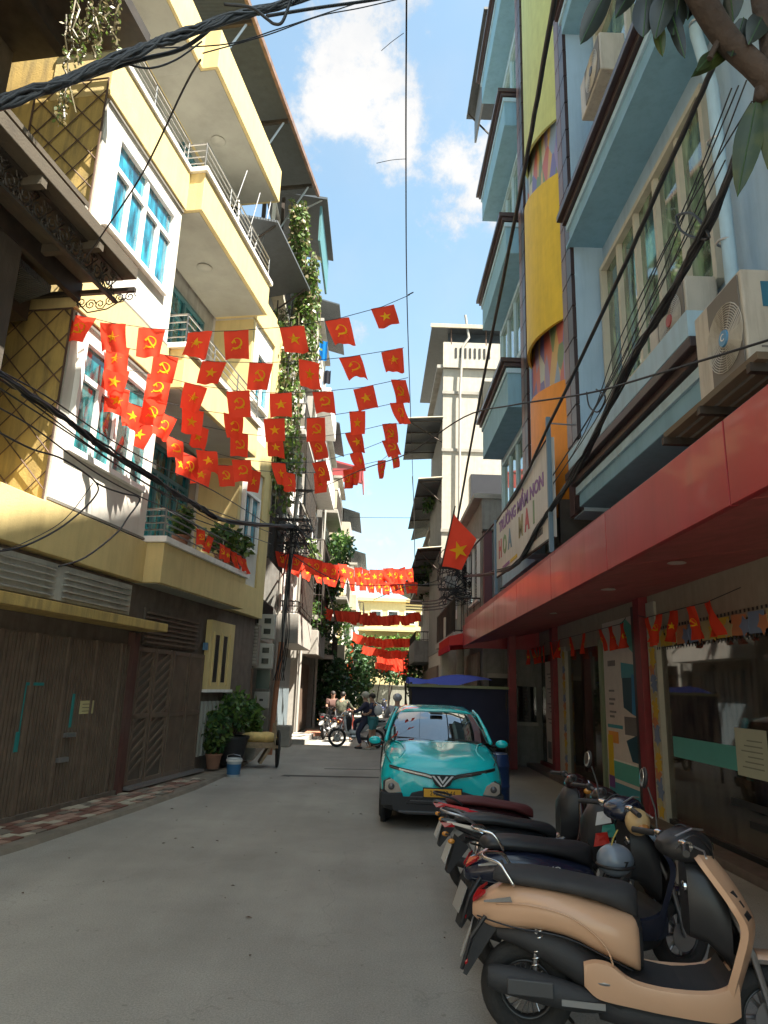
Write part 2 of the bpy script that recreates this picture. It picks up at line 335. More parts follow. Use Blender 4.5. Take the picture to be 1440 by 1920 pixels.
def text_mesh(txt, size, depth=.004, shear=0, space=1.0, bold=0.):
    cu = bpy.data.curves.new('t', 'FONT'); cu.body = txt; cu.size = size; cu.extrude = depth; cu.resolution_u = 2; cu.align_x = 'CENTER'; cu.align_y = 'CENTER'; cu.shear = shear; cu.space_character = space; cu.offset = bold
    o = bpy.data.objects.new('t', cu); COL.objects.link(o)
    dg = bpy.context.evaluated_depsgraph_get(); me = bpy.data.meshes.new_from_object(o.evaluated_get(dg)); bpy.data.objects.remove(o); return me
def text(name, txt, size, m, parent, mt, depth=.004, shear=0, space=1.0, sx=1.0, bold=0.):
    me = text_mesh(txt, size, depth, shear, space, bold); me.transform(Matrix.Diagonal((sx, 1, 1, 1))); me.transform(mt); me.materials.clear(); me.materials.append(M[m] if isinstance(m, str) else m)
    return link(name, me, parent)
def frame_mt(o, u, v):   # text plane: u = reading direction, v = up
    u = Vector(u).normalized(); v = Vector(v).normalized(); w = u.cross(v)
    return Matrix(((u.x, v.x, w.x, o[0]), (u.y, v.y, w.y, o[1]), (u.z, v.z, w.z, o[2]), (0, 0, 0, 1)))

def window(par, x, y0, y1, z0, z1, m_frame, m_glass, cols=2, transom=0., fr=.06, out=1, depth=.09, name='window', split=None):
    """framed window in the plane local x, facing out*x; every pane is a sub-part"""
    mb = MB(); xa, xb = (x - .03, x + depth) if out > 0 else (x - depth, x + .03)
    mb.box(xa, xb, y0, y1, z0, z0 + fr); mb.box(xa, xb, y0, y1, z1 - fr, z1); mb.box(xa, xb, y0, y0 + fr, z0 + fr, z1 - fr); mb.box(xa, xb, y1 - fr, y1, z0 + fr, z1 - fr)
    zt = z1 - fr - transom * (z1 - z0) if transom else z1 - fr
    xm0, xm1 = (x - .02, x + depth * .75) if out > 0 else (x - depth * .75, x + .02)
    if transom: mb.box(xm0, xm1, y0 + fr, y1 - fr, zt - fr, zt)
    w = (y1 - y0 - fr) / cols
    for i in range(1, cols): mb.box(xm0, xm1, y0 + w * i, y0 + w * i + fr, z0 + fr, (zt - fr) if transom else zt)
    top = split or max(1, cols // 2); wt = (y1 - y0 - fr) / top
    if transom:
        for i in range(1, top): mb.box(xm0, xm1, y0 + wt * i, y0 + wt * i + fr, zt, z1 - fr)
    f = mb.build(name, m_frame, par)
    xp = x + .01 * out
    for i in range(cols):
        MB().box(xp - .004, xp + .004, y0 + w * i + fr, y0 + w * (i + 1), z0 + fr, (zt - fr) if transom else zt).build('pane', m_glass, f)
    if transom:
        for i in range(top): MB().box(xp - .004, xp + .004, y0 + wt * i + fr, y0 + wt * (i + 1), zt, z1 - fr).build('pane', m_glass, f)
    return f
def railing(par, pts, z, h, bars=4, r=.017, m='inox', posts=1.0, name='railing'):
    mb = MB()
    for k in range(bars):
        zz = z + h * (k + 1) / bars
        for a, b in zip(pts[:-1], pts[1:]): mb.tube((a[0], a[1], zz), (b[0], b[1], zz), r * (1.3 if k == bars - 1 else .85), 6)
    for a, b in zip(pts[:-1], pts[1:]):
        a = Vector(a); b = Vector(b); n = max(1, int((b - a).length / posts))
        for i in range(n + 1):
            p = a.lerp(b, i / n); mb.tube((p.x, p.y, z), (p.x, p.y, z + h), r, 6)
    return mb.build(name, m, par, smooth=40)
def bars_rail(par, pts, z, h, gap=.12, r=.008, m='iron', name='railing', kind=None):
    mb = MB()
    for a, b in zip(pts[:-1], pts[1:]):
        a = Vector(a); b = Vector(b); n = max(1, int((b - a).length / gap))
        mb.tube((a.x, a.y, z + .05), (b.x, b.y, z + .05), r * 1.4, 4); mb.tube((a.x, a.y, z + h), (b.x, b.y, z + h), r * 2.2, 4)
        for i in range(n + 1):
            p = a.lerp(b, i / n); mb.tube((p.x, p.y, z), (p.x, p.y, z + h), r, 4)
    return mb.build(name, m, par, kind=kind)
def foliage_mb(mb, c, rad, n, ls, rng, droop=.3, shell=.45):
    for i in range(n):
        while True:
            p = Vector((rng.uniform(-1, 1), rng.uniform(-1, 1), rng.uniform(-1, 1)))
            if shell < p.length < 1 or (p.length < 1 and rng.random() < .25): break
        q = Vector((c[0] + p.x * rad[0], c[1] + p.y * rad[1], c[2] + p.z * rad[2]))
        d = Vector((rng.gauss(0, 1), rng.gauss(0, 1), rng.gauss(-droop, .7))).normalized(); u = d.orthogonal().normalized(); u.rotate(Matrix.Rotation(rng.uniform(0, 6.28), 3, d))
        l = ls * rng.uniform(.6, 1.4); w = l * .3
        mb.add([q, q + d * l * .5 + u * w, q + d * l, q + d * l * .5 - u * w], [(0, 1, 2, 3)])
    return mb
# ------------------------------------------------------------------ ground, road, pavement
def road_material():
    m = bpy.data.materials.new('dusty_asphalt'); m.use_nodes = True; nt = m.node_tree; N = nt.nodes; L = nt.links; P = N['Principled BSDF']; P.inputs['Roughness'].default_value = .85
    tc = N.new('ShaderNodeTexCoord')
    def noise(s, d=6, r=.6):
        n = N.new('ShaderNodeTexNoise'); n.inputs['Scale'].default_value = s; n.inputs['Detail'].default_value = d; n.inputs['Roughness'].default_value = r; L.new(tc.outputs['Object'], n.inputs['Vector']); return n.outputs[0]
    cr = N.new('ShaderNodeValToRGB'); cr.color_ramp.elements[0].position = .36; cr.color_ramp.elements[0].color = (.262, .242, .208, 1); cr.color_ramp.elements[1].position = .66; cr.color_ramp.elements[1].color = (.345, .322, .278, 1); L.new(noise(.55, 7, .62), cr.inputs[0])
    sp = N.new('ShaderNodeMapRange'); sp.inputs[1].default_value = .35; sp.inputs[2].default_value = .65; sp.inputs[3].default_value = .62; sp.inputs[4].default_value = 1.35; L.new(noise(75, 6, .9), sp.inputs[0])
    x = N.new('ShaderNodeVectorMath'); x.operation = 'SCALE'; L.new(cr.outputs[0], x.inputs[0]); L.new(sp.outputs[0], x.inputs['Scale'])
    st = N.new('ShaderNodeMapRange'); st.inputs[1].default_value = .60; st.inputs[2].default_value = .74; st.inputs[4].default_value = .35; L.new(noise(2.6, 8, .7), st.inputs[0])
    y = N.new('ShaderNodeMixRGB'); L.new(st.outputs[0], y.inputs[0]); L.new(x.outputs[0], y.inputs[1]); y.inputs[2].default_value = (.21, .195, .165, 1)
    # worn wheel tracks and old repairs run along the street
    mpt = N.new('ShaderNodeMapping'); mpt.inputs['Scale'].default_value = (1.6, .07, 1); L.new(tc.outputs['Object'], mpt.inputs[0]); nt2 = N.new('ShaderNodeTexNoise'); nt2.inputs['Scale'].default_value = 1.3; nt2.inputs['Detail'].default_value = 5; L.new(mpt.outputs[0], nt2.inputs['Vector'])
    tr_ = N.new('ShaderNodeMapRange'); tr_.inputs[1].default_value = .35; tr_.inputs[2].default_value = .65; tr_.inputs[3].default_value = .93; tr_.inputs[4].default_value = 1.05; L.new(nt2.outputs[0], tr_.inputs[0]); yy_ = N.new('ShaderNodeVectorMath'); yy_.operation = 'SCALE'; L.new(y.outputs[0], yy_.inputs[0]); L.new(tr_.outputs[0], yy_.inputs['Scale'])
    sp2 = N.new('ShaderNodeMapRange'); sp2.inputs[1].default_value = .70; sp2.inputs[2].default_value = .74; sp2.inputs[4].default_value = .5; L.new(noise(14, 2, .5), sp2.inputs[0]); y = N.new('ShaderNodeMixRGB'); L.new(sp2.outputs[0], y.inputs[0]); L.new(yy_.outputs[0], y.inputs[1]); y.inputs[2].default_value = (.14, .125, .10, 1)
    # hairline cracks
    v = N.new('ShaderNodeTexVoronoi'); v.feature = 'DISTANCE_TO_EDGE'; v.inputs['Scale'].default_value = .33
    wp = N.new('ShaderNodeTexNoise'); wp.inputs['Scale'].default_value = 1.7; wp.inputs['Detail'].default_value = 6; L.new(tc.outputs['Object'], wp.inputs['Vector'])
    ad = N.new('ShaderNodeVectorMath'); ad.operation = 'ADD'; L.new(tc.outputs['Object'], ad.inputs[0]); L.new(wp.outputs['Color'], ad.inputs[1]); L.new(ad.outputs[0], v.inputs['Vector'])
    ck = N.new('ShaderNodeMapRange'); ck.inputs[1].default_value = .0008; ck.inputs[2].default_value = .0028; ck.inputs[3].default_value = .18; ck.inputs[4].default_value = 0; L.new(v.outputs['Distance'], ck.inputs[0])
    z = N.new('ShaderNodeMixRGB'); L.new(ck.outputs[0], z.inputs[0]); L.new(y.outputs[0], z.inputs[1]); z.inputs[2].default_value = (.07, .065, .058, 1)
    L.new(z.outputs[0], P.inputs['Base Color'])
    b = N.new('ShaderNodeBump'); b.inputs['Strength'].default_value = .35; b.inputs['Distance'].default_value = .01; L.new(noise(90, 4, .7), b.inputs['Height']); L.new(b.outputs[0], P.inputs['Normal'])
    return m
M['asphalt'] = road_material()
box('ground', (-300, 300, -200, 500, -.30, -.004), mat('pale_concrete_ground', (.40, .37, .31), .9, var=.1, vscale=.3, dirt=.3, dscale=.2), kind='structure')  # tone raised so open ground behind the camera bounces more sun
MB().add([(-9, -12, 0), (9, -12, 0), (9, 90, 0), (-9, 90, 0)], [(0, 1, 2, 3)]).build('road', M['asphalt'], kind='structure')
# a mended strip across the road and a long seam
MB().add([(-1.9, 15.35, .004), (.15, 15.55, .004), (.15, 15.75, .004), (-1.85, 15.62, .004)], [(0, 1, 2, 3)]).build('road_patch', paint('tar_patch', (.085, .078, .068), .9), kind='structure')
MB().add([(-1.1, 16.9, .004), (.55, 17.1, .004), (.55, 17.2, .004), (-1.1, 17.02, .004)], [(0, 1, 2, 3)]).build('road_patch', paint('tar_patch', (.085, .078, .068), .9), kind='structure')
MB().add([(.3, 2.2, .004), (1.5, 3.35, .004), (1.35, 3.5, .004), (.2, 2.45, .004)], [(0, 1, 2, 3)]).build('road_patch', paint('pale_scuff', (.24, .22, .185), .9), kind='structure')

YO = Vector((-4.58, 9.2, 0)); YRZ = -atan2(.175, 1)
YM = Matrix.Translation(YO) @ Matrix.Rotation(YRZ, 4, 'Z')
# left pavement: a low apron between the gates and the road, laid with small tiles
edge = [(-5.2, 2.0), (-4.35, 6.2), (-3.83, 8.4), (-3.42, 10.9), (-3.12, 13.1), (-2.98, 15.4), (-3.0, 18.4), (-3.3, 22.0), (-3.35, 26), (-2.3, 33), (-1.6, 39), (-1.2, 60)]
def edge_x(y):
    for (xa, ya), (xb, yb) in zip(edge[:-1], edge[1:]):
        if ya <= y <= yb: return xa + (xb - xa) * (y - ya) / (yb - ya)
    return edge[-1][0] if y > edge[-1][1] else edge[0][0]
mb = MB(); n = len(edge)
vs = [(x, y, .05) for x, y in edge] + [(-12, y, .05) for x, y in edge] + [(x + .03, y, .0) for x, y in edge]
mb.add(vs, [(i, i + 1, n + i + 1, n + i) for i in range(n - 1)] + [(i + 1, i, 2 * n + i, 2 * n + i + 1) for i in range(n - 1)])
pave = mb.build('pavement', mat('worn_pavement_cement', (.20, .165, .125), .9, var=.2, vscale=3, dirt=.6, dscale=2.5, bump=.4), kind='structure')
tile_cols = [paint('pale_pink_tile', (.36, .22, .16), .6, dirt=.45), paint('cream_tile', (.46, .40, .30), .6, dirt=.45), paint('brown_red_tile', (.18, .08, .055), .6, dirt=.45), paint('grey_tile', (.19, .155, .12), .6, dirt=.5)]
tmesh = [MB().box(-.062, .062, -.10, .10, 0, .016).mesh('tile', c) for c in tile_cols]
rng = random.Random(5); cnt = 0
for j in range(0, 60):
    for i in range(0, 9):
        p = YM @ Vector((.08 + i * .138, -2.2 + j * .213 + (i % 2) * .1, 0))
        if p.x > edge_x(p.y) - .16 or p.y < 7.0 or p.y > 14.2 or cnt >= 295: continue
        if rng.random() < .04: continue
        o = link('tile', tmesh[rng.choice((0, 0, 1, 2, 2, 3, 3))], pave, loc=(p.x, p.y, .048 + rng.uniform(-.003, .006)), rot=(rng.uniform(-.02, .02), rng.uniform(-.02, .02), YRZ + rng.uniform(-.03, .03))); cnt += 1

# ------------------------------------------------------------------ the yellow house (local x = out to the street, y = along the front)
yh = thing('yellow_house', 'yellow and cream four storey house with blue glass windows above brown gates', 'house', YO, YRZ)
# walls
MB().box(-9, -1.08, 0, 9.0, 3.5, 11.8).box(-9, -1.08, 0, 6.9, 11.8, 15.2).build('wall', 'greywall', yh)
MB().box(-9, -.12, -3.4, 9.0, 0, 3.46).build('ground_floor_wall', 'brownwall', yh)
MB().box(-1.08, 0, .02, 2.72, 3.9, 10.9).build('front_wall', 'cream', yh)
MB().box(-1.078, -.005, 6.84, 8.45, 3.9, 11.3).build('front_wall', 'cream', yh)
MB().box(-9, -.02, -.04, 0.0, 3.5, 15.2).build('side_wall', 'yellow_stain', yh, label='stained yellow side wall')
MB().box(-1.08, .05, 8.45, 9.04, 3.47, 11.6).build('corner_pier', 'yellow', yh)
MB().box(-1.0, .03, 6.82, 6.98, 4.2, 10.8).build('corner_pier', 'yellow', yh)
for z0, z1 in ((3.47, 4.17), (7.08, 7.86), (10.86, 11.72)):
    MB().box(-1.0, .06, -.06, 2.76, z0, z1).build('band', 'yellow', yh, bevel=.01)
    MB().box(-1.0, .06, 6.8, 8.46, z0, z1).build('band', 'yellow', yh, bevel=.01)
    b = MB().box(-1.0, .38, 2.762, 6.8, z0, z1).build('balcony', 'yellow', yh, bevel=.012)
    MB().box(-1.0, .30, 2.83, 6.72, z0 - .012, z0).build('soffit', 'soffit', b)
    MB().box(-1.0, .44, 2.70, 6.86, z1, z1 + .11).build('coping', 'white', b, bevel=.01)
MB().box(-1.0, .08, -3.4, -.062, 3.47, 4.15).build('band', 'yellow', yh, bevel=.01)
MB().box(-.95, .10, -.1, 2.69, 11.72, 11.83).build('coping', 'white', yh, bevel=.01)
MB().box(-9, .08, -.2, 2.70, 14.25, 15.22).build('roof_slab', 'yellow', yh, bevel=.012)
MB().box(-9, .42, 2.70, 6.9, 14.25, 15.22).build('roof_slab', 'yellow', yh, bevel=.012)
MB().box(-1.0, .02, -.1, 2.75, 14.232, 14.25).build('soffit', 'soffit', yh); MB().box(-1.0, .34, 2.752, 6.8, 14.232, 14.25).build('soffit', 'soffit', yh)
for z in (14.235, 10.85, 7.07):
    MB().lathe([(.02, .0), (.15, .0), (.17, -.03), (.12, -.06), (.0, -.07)], (-.35, 4.6, z), 16).build('ceiling_lamp', 'soffit', yh, smooth=40)
# dark grey moulding lines above and below the windows
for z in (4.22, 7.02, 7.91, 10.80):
    MB().box(0, .035, .02, 2.72, z - .02, z + .02).build('moulding', paint('moulding_grey', (.16, .15, .13), .8), yh)
window(yh, 0, .22, 2.45, 4.98, 6.78, 'white', 'tealglass', cols=4, transom=.27, fr=.085, split=2)
window(yh, 0, .30, 2.38, 8.74, 10.46, 'white', 'blueglass', cols=4, transom=.27, fr=.085, split=2)
window(yh, 0, 7.1, 8.2, 5.0, 6.4, 'white', 'blueglass', cols=2, fr=.07)
window(yh, 0, 7.1, 8.2, 8.7, 10.1, 'white', 'blueglass', cols=2, fr=.07)
for y0, z0, z1 in ((4.3, 4.3, 6.7), (4.2, 8.05, 10.4), (4.2, 11.9, 13.9)):
    window(yh, -1.08, y0, y0 + 2.0, z0, z1, paint('teal_painted_door_frame', (.045, .12, .13), .5), 'tealglass', cols=4, transom=.2, fr=.07)
    MB().box(-1.08, -1.0, y0 - 1.2, y0 - .25, z0, z1 - .2).build('door', paint('grey_white_door', (.42, .42, .40), .6), yh)
for z in (4.28, 7.97, 11.83):
    railing(yh, [(-.15, 2.80), (.33, 2.80), (.33, 6.75)], z, .50 if z < 5 else .62, 4, .016)
railing(yh, [(-.02, -.05), (-.02, 2.72)], 11.83, .62, 4, .016)
# antennas and plant canes on the third balcony
mb = MB()
for y, h, d in ((4.6, 1.5, .3), (5.2, 1.2, -.1), (5.6, 1.7, .25), (6.1, .9, .1), (6.5, 2.2, .2)): mb.tube((.1, y, 11.9), (.1 + d, y + .1, 11.9 + h), .012, 4)
mb.build('cane', 'alu', yh)
# street-level: yellow canopy, vents, gates
MB().box(-.12, .42, -3.4, 3.15, 2.66, 2.80).build('canopy', 'yellow_stain', yh, bevel=.01, label='rust streaked yellow concrete canopy over the gates')
vent = MB().box(-.12, -.06, -1.6, 2.65, 2.90, 3.40).build('vent', 'greywall', yh)
for k in range(5): MB().hexa([(-.06, -1.5, 2.94 + k * .09), (.0, -1.5, 2.93 + k * .09), (.0, .5, 2.93 + k * .09), (-.06, .5, 2.94 + k * .09), (-.06, -1.5, 2.97 + k * .09), (.0, -1.5, 2.95 + k * .09), (.0, .5, 2.95 + k * .09), (-.06, .5, 2.97 + k * .09)]).build('slat', 'concrete', vent)
for k in range(5): MB().box(-.06, .0, .75, 2.55, 2.94 + k * .09, 2.965 + k * .09).build('slat', 'concrete', vent)
lv = MB().box(-.12, -.08, 3.25, 5.5, 2.45, 3.1).build('vent', 'brownwall', yh)
for k in range(7): MB().box(-.08, -.03, 3.3, 5.45, 2.49 + k * .085, 2.52 + k * .085).build('slat', 'brown', lv)
g1 = MB().box(-.12, -.085, -3.3, 2.82, .09, 2.42).build('gate', 'brown', yh)
MB().box(-.13, .0, -3.3, 2.8, .04, .12).build('gate_track', 'brownwall', yh)
y = -3.3
while y < 2.7:
    mb = MB(); w = .72
    for k in range(9):
        yy = y + .03 + k * (w - .04) / 9
        mb.prism([(yy, .12), (yy + .05, .12), (yy + .05, 2.40), (yy, 2.40)], -.085, -.045, 'x')
    mb.build('gate_panel', 'brown', g1)
    MB().box(-.085, -.02, y - .03, y + .02, .09, 2.42).build('gate_post', 'brown', g1)
    y += w + .01
MB().box(-.1, .02, 2.80, 2.98, .05, 2.62).build('gate_post', paint('rusty_red_brown_steel', (.09, .032, .024), .6, dirt=.5), g1)
g2 = MB().box(-.12, -.09, 3.0, 5.95, .12, 2.42).build('gate', paint('dark_timber_gate', (.10, .078, .058), .6, dirt=.5), yh)
for s in range(4):
    y0 = 3.06 + s * .72; mb = MB().box(-.09, -.045, y0, y0 + .05, .12, 2.4).box(-.09, -.045, y0 + .62, y0 + .67, .12, 2.4).box(-.09, -.045, y0 + .05, y0 + .62, 1.2, 1.28).box(-.09, -.045, y0 + .05, y0 + .62, .12, .2).box(-.09, -.045, y0 + .05, y0 + .62, 2.33, 2.4)
    p = mb.build('gate_leaf', 'brown', g2)
    for k in range(13):
        z = .2 + k * .17
        if s in (0, 1): mb2 = MB().hexa([(-.088, y0 + .05, z), (-.06, y0 + .05, z), (-.06, y0 + .62, z + .3), (-.088, y0 + .62, z + .3), (-.088, y0 + .05, z + .05), (-.06, y0 + .05, z + .05), (-.06, y0 + .62, z + .35), (-.088, y0 + .62, z + .35)])
        else: mb2 = MB().box(-.088, -.06, y0 + .05 + k * .043, y0 + .075 + k * .043, .2, 2.33)
        if z < 2.1 or s > 1: mb2.build('slat', 'brown', p)
MB().box(-.1, .12, 3.0, 6.0, .09, .13).build('doorstep', 'alu', yh)
yw = MB().box(-.1, .03, 5.95, 7.3, 1.70, 3.15).build('shutter_panel', 'yellow', yh, bevel=.01)
for k in range(2): MB().box(.03, .035, 6.2 + k * .45, 6.42 + k * .45, 1.85, 2.85).build('slot', paint('dark_slot_glass', (.012, .018, .022), .2), yw)
for k in range(3): MB().box(.03, .06, 6.08 + k * .45, 6.14 + k * .45, 1.78, 2.9).build('rib', 'yellow', yw)
MB().box(-.1, .06, 5.9, 7.35, 1.64, 1.70).build('sill', 'white', yw)
for k in range(6): MB().box(-.11, -.06, 6.0 + k * .22, 6.1 + k * .22, .35, 1.45).build('fence_bar', paint('pale_grey_bars', (.35, .35, .31), .6), yh)
n_ = MB().box(-.045, -.035, 1.55, 1.9, 1.33, 1.52).build('notice', paint('pale_yellow_notice', (.50, .44, .22), .7), yh)
for k in range(3): MB().box(-.035, -.033, 1.60, 1.84 - .05 * (k % 2), 1.365 + k * .05, 1.375 + k * .05).build('print_line', paint('notice_print', (.12, .1, .06), .8), n_)
tp = paint('turquoise_mark', (.02, .22, .21), .6)
for a in ((.25, .27, 1.0, 1.75), (.25, .62, 1.73, 1.77), (1.33, 1.39, 1.15, 1.62), (.2, .28, .9, 1.15)): MB().box(-.044, -.038, a[0], a[1], a[2], a[3]).build('gate_mark', tp, yh)  # thin turquoise strokes on the gate
for y, z in ((1.35, 1.05), (1.25, .72)): MB().box(-.04, .02, y - .12, y + .1, z - .03, z + .03).build('gate_bolt', 'alu', yh)
MB().box(-.05, .0, 5.75, 5.9, 2.5, 2.65).build('number_plate', paint('blue_plate', (.10, .22, .35), .4), yh)
# dark corrugated roof above it
rf = thing('roof_canopy', 'dark corrugated roof canopy with rusty gutter over the yellow house', 'roof', YO, YRZ)
MB().hexa([(-4, -4, 18.0), (.40, -4, 17.25), (.40, 10.4, 17.25), (-4, 10.4, 18.0), (-4, -4, 18.05), (.40, -4, 17.30), (.40, 10.4, 17.30), (-4, 10.4, 18.05)]).build('roof_sheet', 'roof', rf)
MB().box(.38, .46, -4, 10.4, 17.20, 17.36).build('gutter', 'rooftrim', rf)
for y in (1.2, 4.2, 7.2, 9.8):
    MB().tube((-.8, y, 15.3), (.3, y, 17.2), .03, 5).build('strut', 'alu', rf)
    MB().box(-1, .38, y - .04, y + .04, 17.1, 17.2).build('purlin', 'iron', rf)
for y in (.3, 3.3, 6.3, 9.0): MB().box(-.9, -.8, y, y + .1, 15.22, 17.7).build('post', 'iron', rf)

# small wires fixed to the wall
# ------------------------------------------------------------------ the dark house nearest on the left
dh = thing('old_house', 'dark mouldy old house with wrought iron balcony at the left edge', 'house', YO, YRZ)
MB().box(-9, .12, -9, -1.35, 4.2, 7.42).build('wall', 'darkhouse', dh)
MB().box(-9, -1.5, -9, -.4, 7.6, 16).build('wall', 'darkhouse', dh)
MB().box(-9, -.2, -9, -3.42, 0, 4.2).build('ground_floor_wall', 'brownwall', dh)
MB().box(-1.2, .0, -9.0, -3.41, 3.5, 4.19).build('band', 'darkslab', dh)
MB().box(-2.5, 1.0, -9, -.12, 7.42, 7.60).build('balcony_slab', 'darkslab', dh, bevel=.01)
for y in (-1.0, -2.2, -3.4, -4.6, -5.8, -7): MB().box(-.5, .98, y - .05, y + .05, 7.30, 7.42).build('slab_beam', 'darkslab', dh)
MB().box(.05, .14, -9, -.1, 7.14, 7.42).build('edge_beam', 'iron', dh)
MB().box(-.9, -.5, -9, -.3, 6.75, 7.14).build('edge_beam', 'iron', dh)
MB().hexa([(-1.5, -9, 6.6), (-.05, -9, 7.05), (-.05, -.5, 7.05), (-1.5, -.5, 6.6), (-1.5, -9, 6.7), (-.05, -9, 7.15), (-.05, -.5, 7.15), (-1.5, -.5, 6.7)]).build('awning', 'roof', dh)
MB().box(-1.5, 1.0, -.16, -.10, 7.22, 7.28).build('tie_bar', 'iron', dh)
def scroll(mb, c, r, turns=1.6, axis='y', n=14, t=.008, flip=1, ph=0):
    pts = []
    for i in range(n):
        a = ph + flip * turns * 2 * pi * i / (n - 1); q = r * (1 - .8 * i / (n - 1)); u, v = q * cos(a), q * sin(a)
        pts.append((c[0] + u, c[1], c[2] + v) if axis == 'y' else (c[0], c[1] + u, c[2] + v))
    mb.path(pts, t, 4)
# ornate valance under the balcony edge, scroll by scroll
y = -8.4; k = 0
while y < -.2:
    mb = MB()
    for zc in (7.22,):
        scroll(mb, (.72, y, 7.24), .13, 1.5, 'x', 12, .013, 1 if k % 2 else -1, pi * (k % 2))
        scroll(mb, (.74, y + .09, 7.38), .08, 1.4, 'x', 10, .011, -1 if k % 2 else 1)
        scroll(mb, (.74, y + .10, 7.12), .08, 1.4, 'x', 10, .011, 1)
        mb.tube((.72, y + .12, 7.08), (.72, y + .12, 7.42), .01, 4); mb.tube((.72, y - .02, 7.08), (.72, y + .24, 7.42), .01, 4)
    mb.build('scrollwork', 'iron', dh); y += .25; k += 1
MB().box(.70, .76, -9, -.15, 7.04, 7.08).build('valance_rail', 'iron', dh); MB().box(.66, .80, -9, -.15, 7.40, 7.44).build('valance_rail', 'iron', dh)
mb = MB()
for i in range(6): scroll(mb, (.18 + i * .15, -.13, 7.1 - .05 * sin(i)), .09, 1.6, 'y', 12, .010, 1 if i % 2 else -1)
mb.path([(.1, -.13, 7.12), (.3, -.13, 6.93), (.6, -.13, 6.97), (.85, -.13, 7.12)], .012, 4); mb.build('end_bracket', 'iron', dh)
# balcony railing above the slab and its lattice
MB().box(-.04, .04, -9, -.1, 8.72, 8.80).build('handrail', 'darkslab', dh)
for y in (-.14, -2.2, -4.3, -6.4): MB().box(-.035, .035, y - .035, y + .035, 7.6, 8.75).build('post', 'concrete', dh)
for i in range(22):
    y = -8.6 + i * .39
    MB().tube((0, y, 7.62), (0, min(y + .9, -.12), 7.62 + 1.1 * (min(y + .9, -.12) - y) / .9), .011, 4).build('lattice_bar', 'rustiron', dh)
    MB().tube((0, y, 8.72), (0, min(y + .9, -.12), 8.72 - 1.1 * (min(y + .9, -.12) - y) / .9), .011, 4).build('lattice_bar', 'rustiron', dh)
MB().box(-2.5, .75, -9, -.25, 11.5, 11.7).build('balcony_slab', 'iron', dh)
MB().box(-.6, -.45, -9, -.5, 11.2, 11.5).build('edge_beam', 'iron', dh)
# big diamond lattice screens at the end of the balcony
sc = thing('security_grille', 'tall diamond lattice steel grille between the dark house and the yellow house', 'grille', YO, YRZ)
for z0, z1 in ((3.88, 7.05), (7.62, 11.15)):
    x0, x1 = -1.25, .02; h = z1 - z0
    for x in (x0, x1): MB().tube((x, -.08, z0), (x, -.08, z1), .016, 5).build('upright', 'rustiron', sc)
    for z in (z0, z1): MB().tube((x0, -.08, z), (x1, -.08, z), .014, 5).build('crossbar', 'rustiron', sc)
    d = .52; w = x1 - x0; sl_ = 1.05
    n = int((h + w * sl_) / d) + 1
    for i in range(n):
        c = z0 - w * sl_ + i * d + .2
        for sg in (1, -1):
            a = (x0, c) if sg > 0 else (x1, c); b = (x1, c + w * sl_) if sg > 0 else (x0, c + w * sl_)
            pts = []
            def clip(p, q):
                p = list(p); q = list(q)
                for A, B in ((p, q), (q, p)):
                    if A[1] < z0: t = (z0 - A[1]) / (B[1] - A[1]); A[0] += (B[0] - A[0]) * t; A[1] = z0
                    if A[1] > z1: t = (z1 - A[1]) / (B[1] - A[1]); A[0] += (B[0] - A[0]) * t; A[1] = z1
                return p, q
            if max(a[1], b[1]) <= z0 + .05 or min(a[1], b[1]) >= z1 - .05: continue
            p, q = clip(a, b)
            MB().tube((p[0], -.08 + .008 * sg, p[1]), (q[0], -.08 + .008 * sg, q[1]), .010, 4).build('lattice_bar', 'rustiron', sc)
# dry creeper hanging from the dark house
rng = random.Random(11); vn = MB(); vl = MB(); vd = MB()
for px, y0, y1 in ((138, -30, 205), (150, -30, 120), (128, 30, 225), (118, 150, 230), (172, -30, 70), (190, -30, 110), (205, -30, 60), (222, -30, 95), (185, 20, 105), (160, 40, 108)):
    p0 = atY(px, y0, 7.2); p1 = atY(px - 6, y1, 7.2); pts = []
    for i in range(9):
        t = i / 8; p = p0.lerp(p1, t); pts.append((p.x + rng.uniform(-.05, .05), p.y + rng.uniform(-.08, .05), p.z))
    vn.path(pts, .012, 4)
    for i in range(75):
        t = rng.random(); p = p0.lerp(p1, t); foliage_mb(vl if rng.random() < .5 else vd, p, (.05, .05, .04), 1, .055, rng, shell=0)
v = vn.build('hanging_creeper', 'dryvine'); tag(v, 'straggly half dry creeper hanging beside the dark balcony at upper left', 'plant')
vl.build('leaf', 'green3', v, kind='stuff'); vd.build('dry_leaf', 'dryvine', v, kind='stuff')
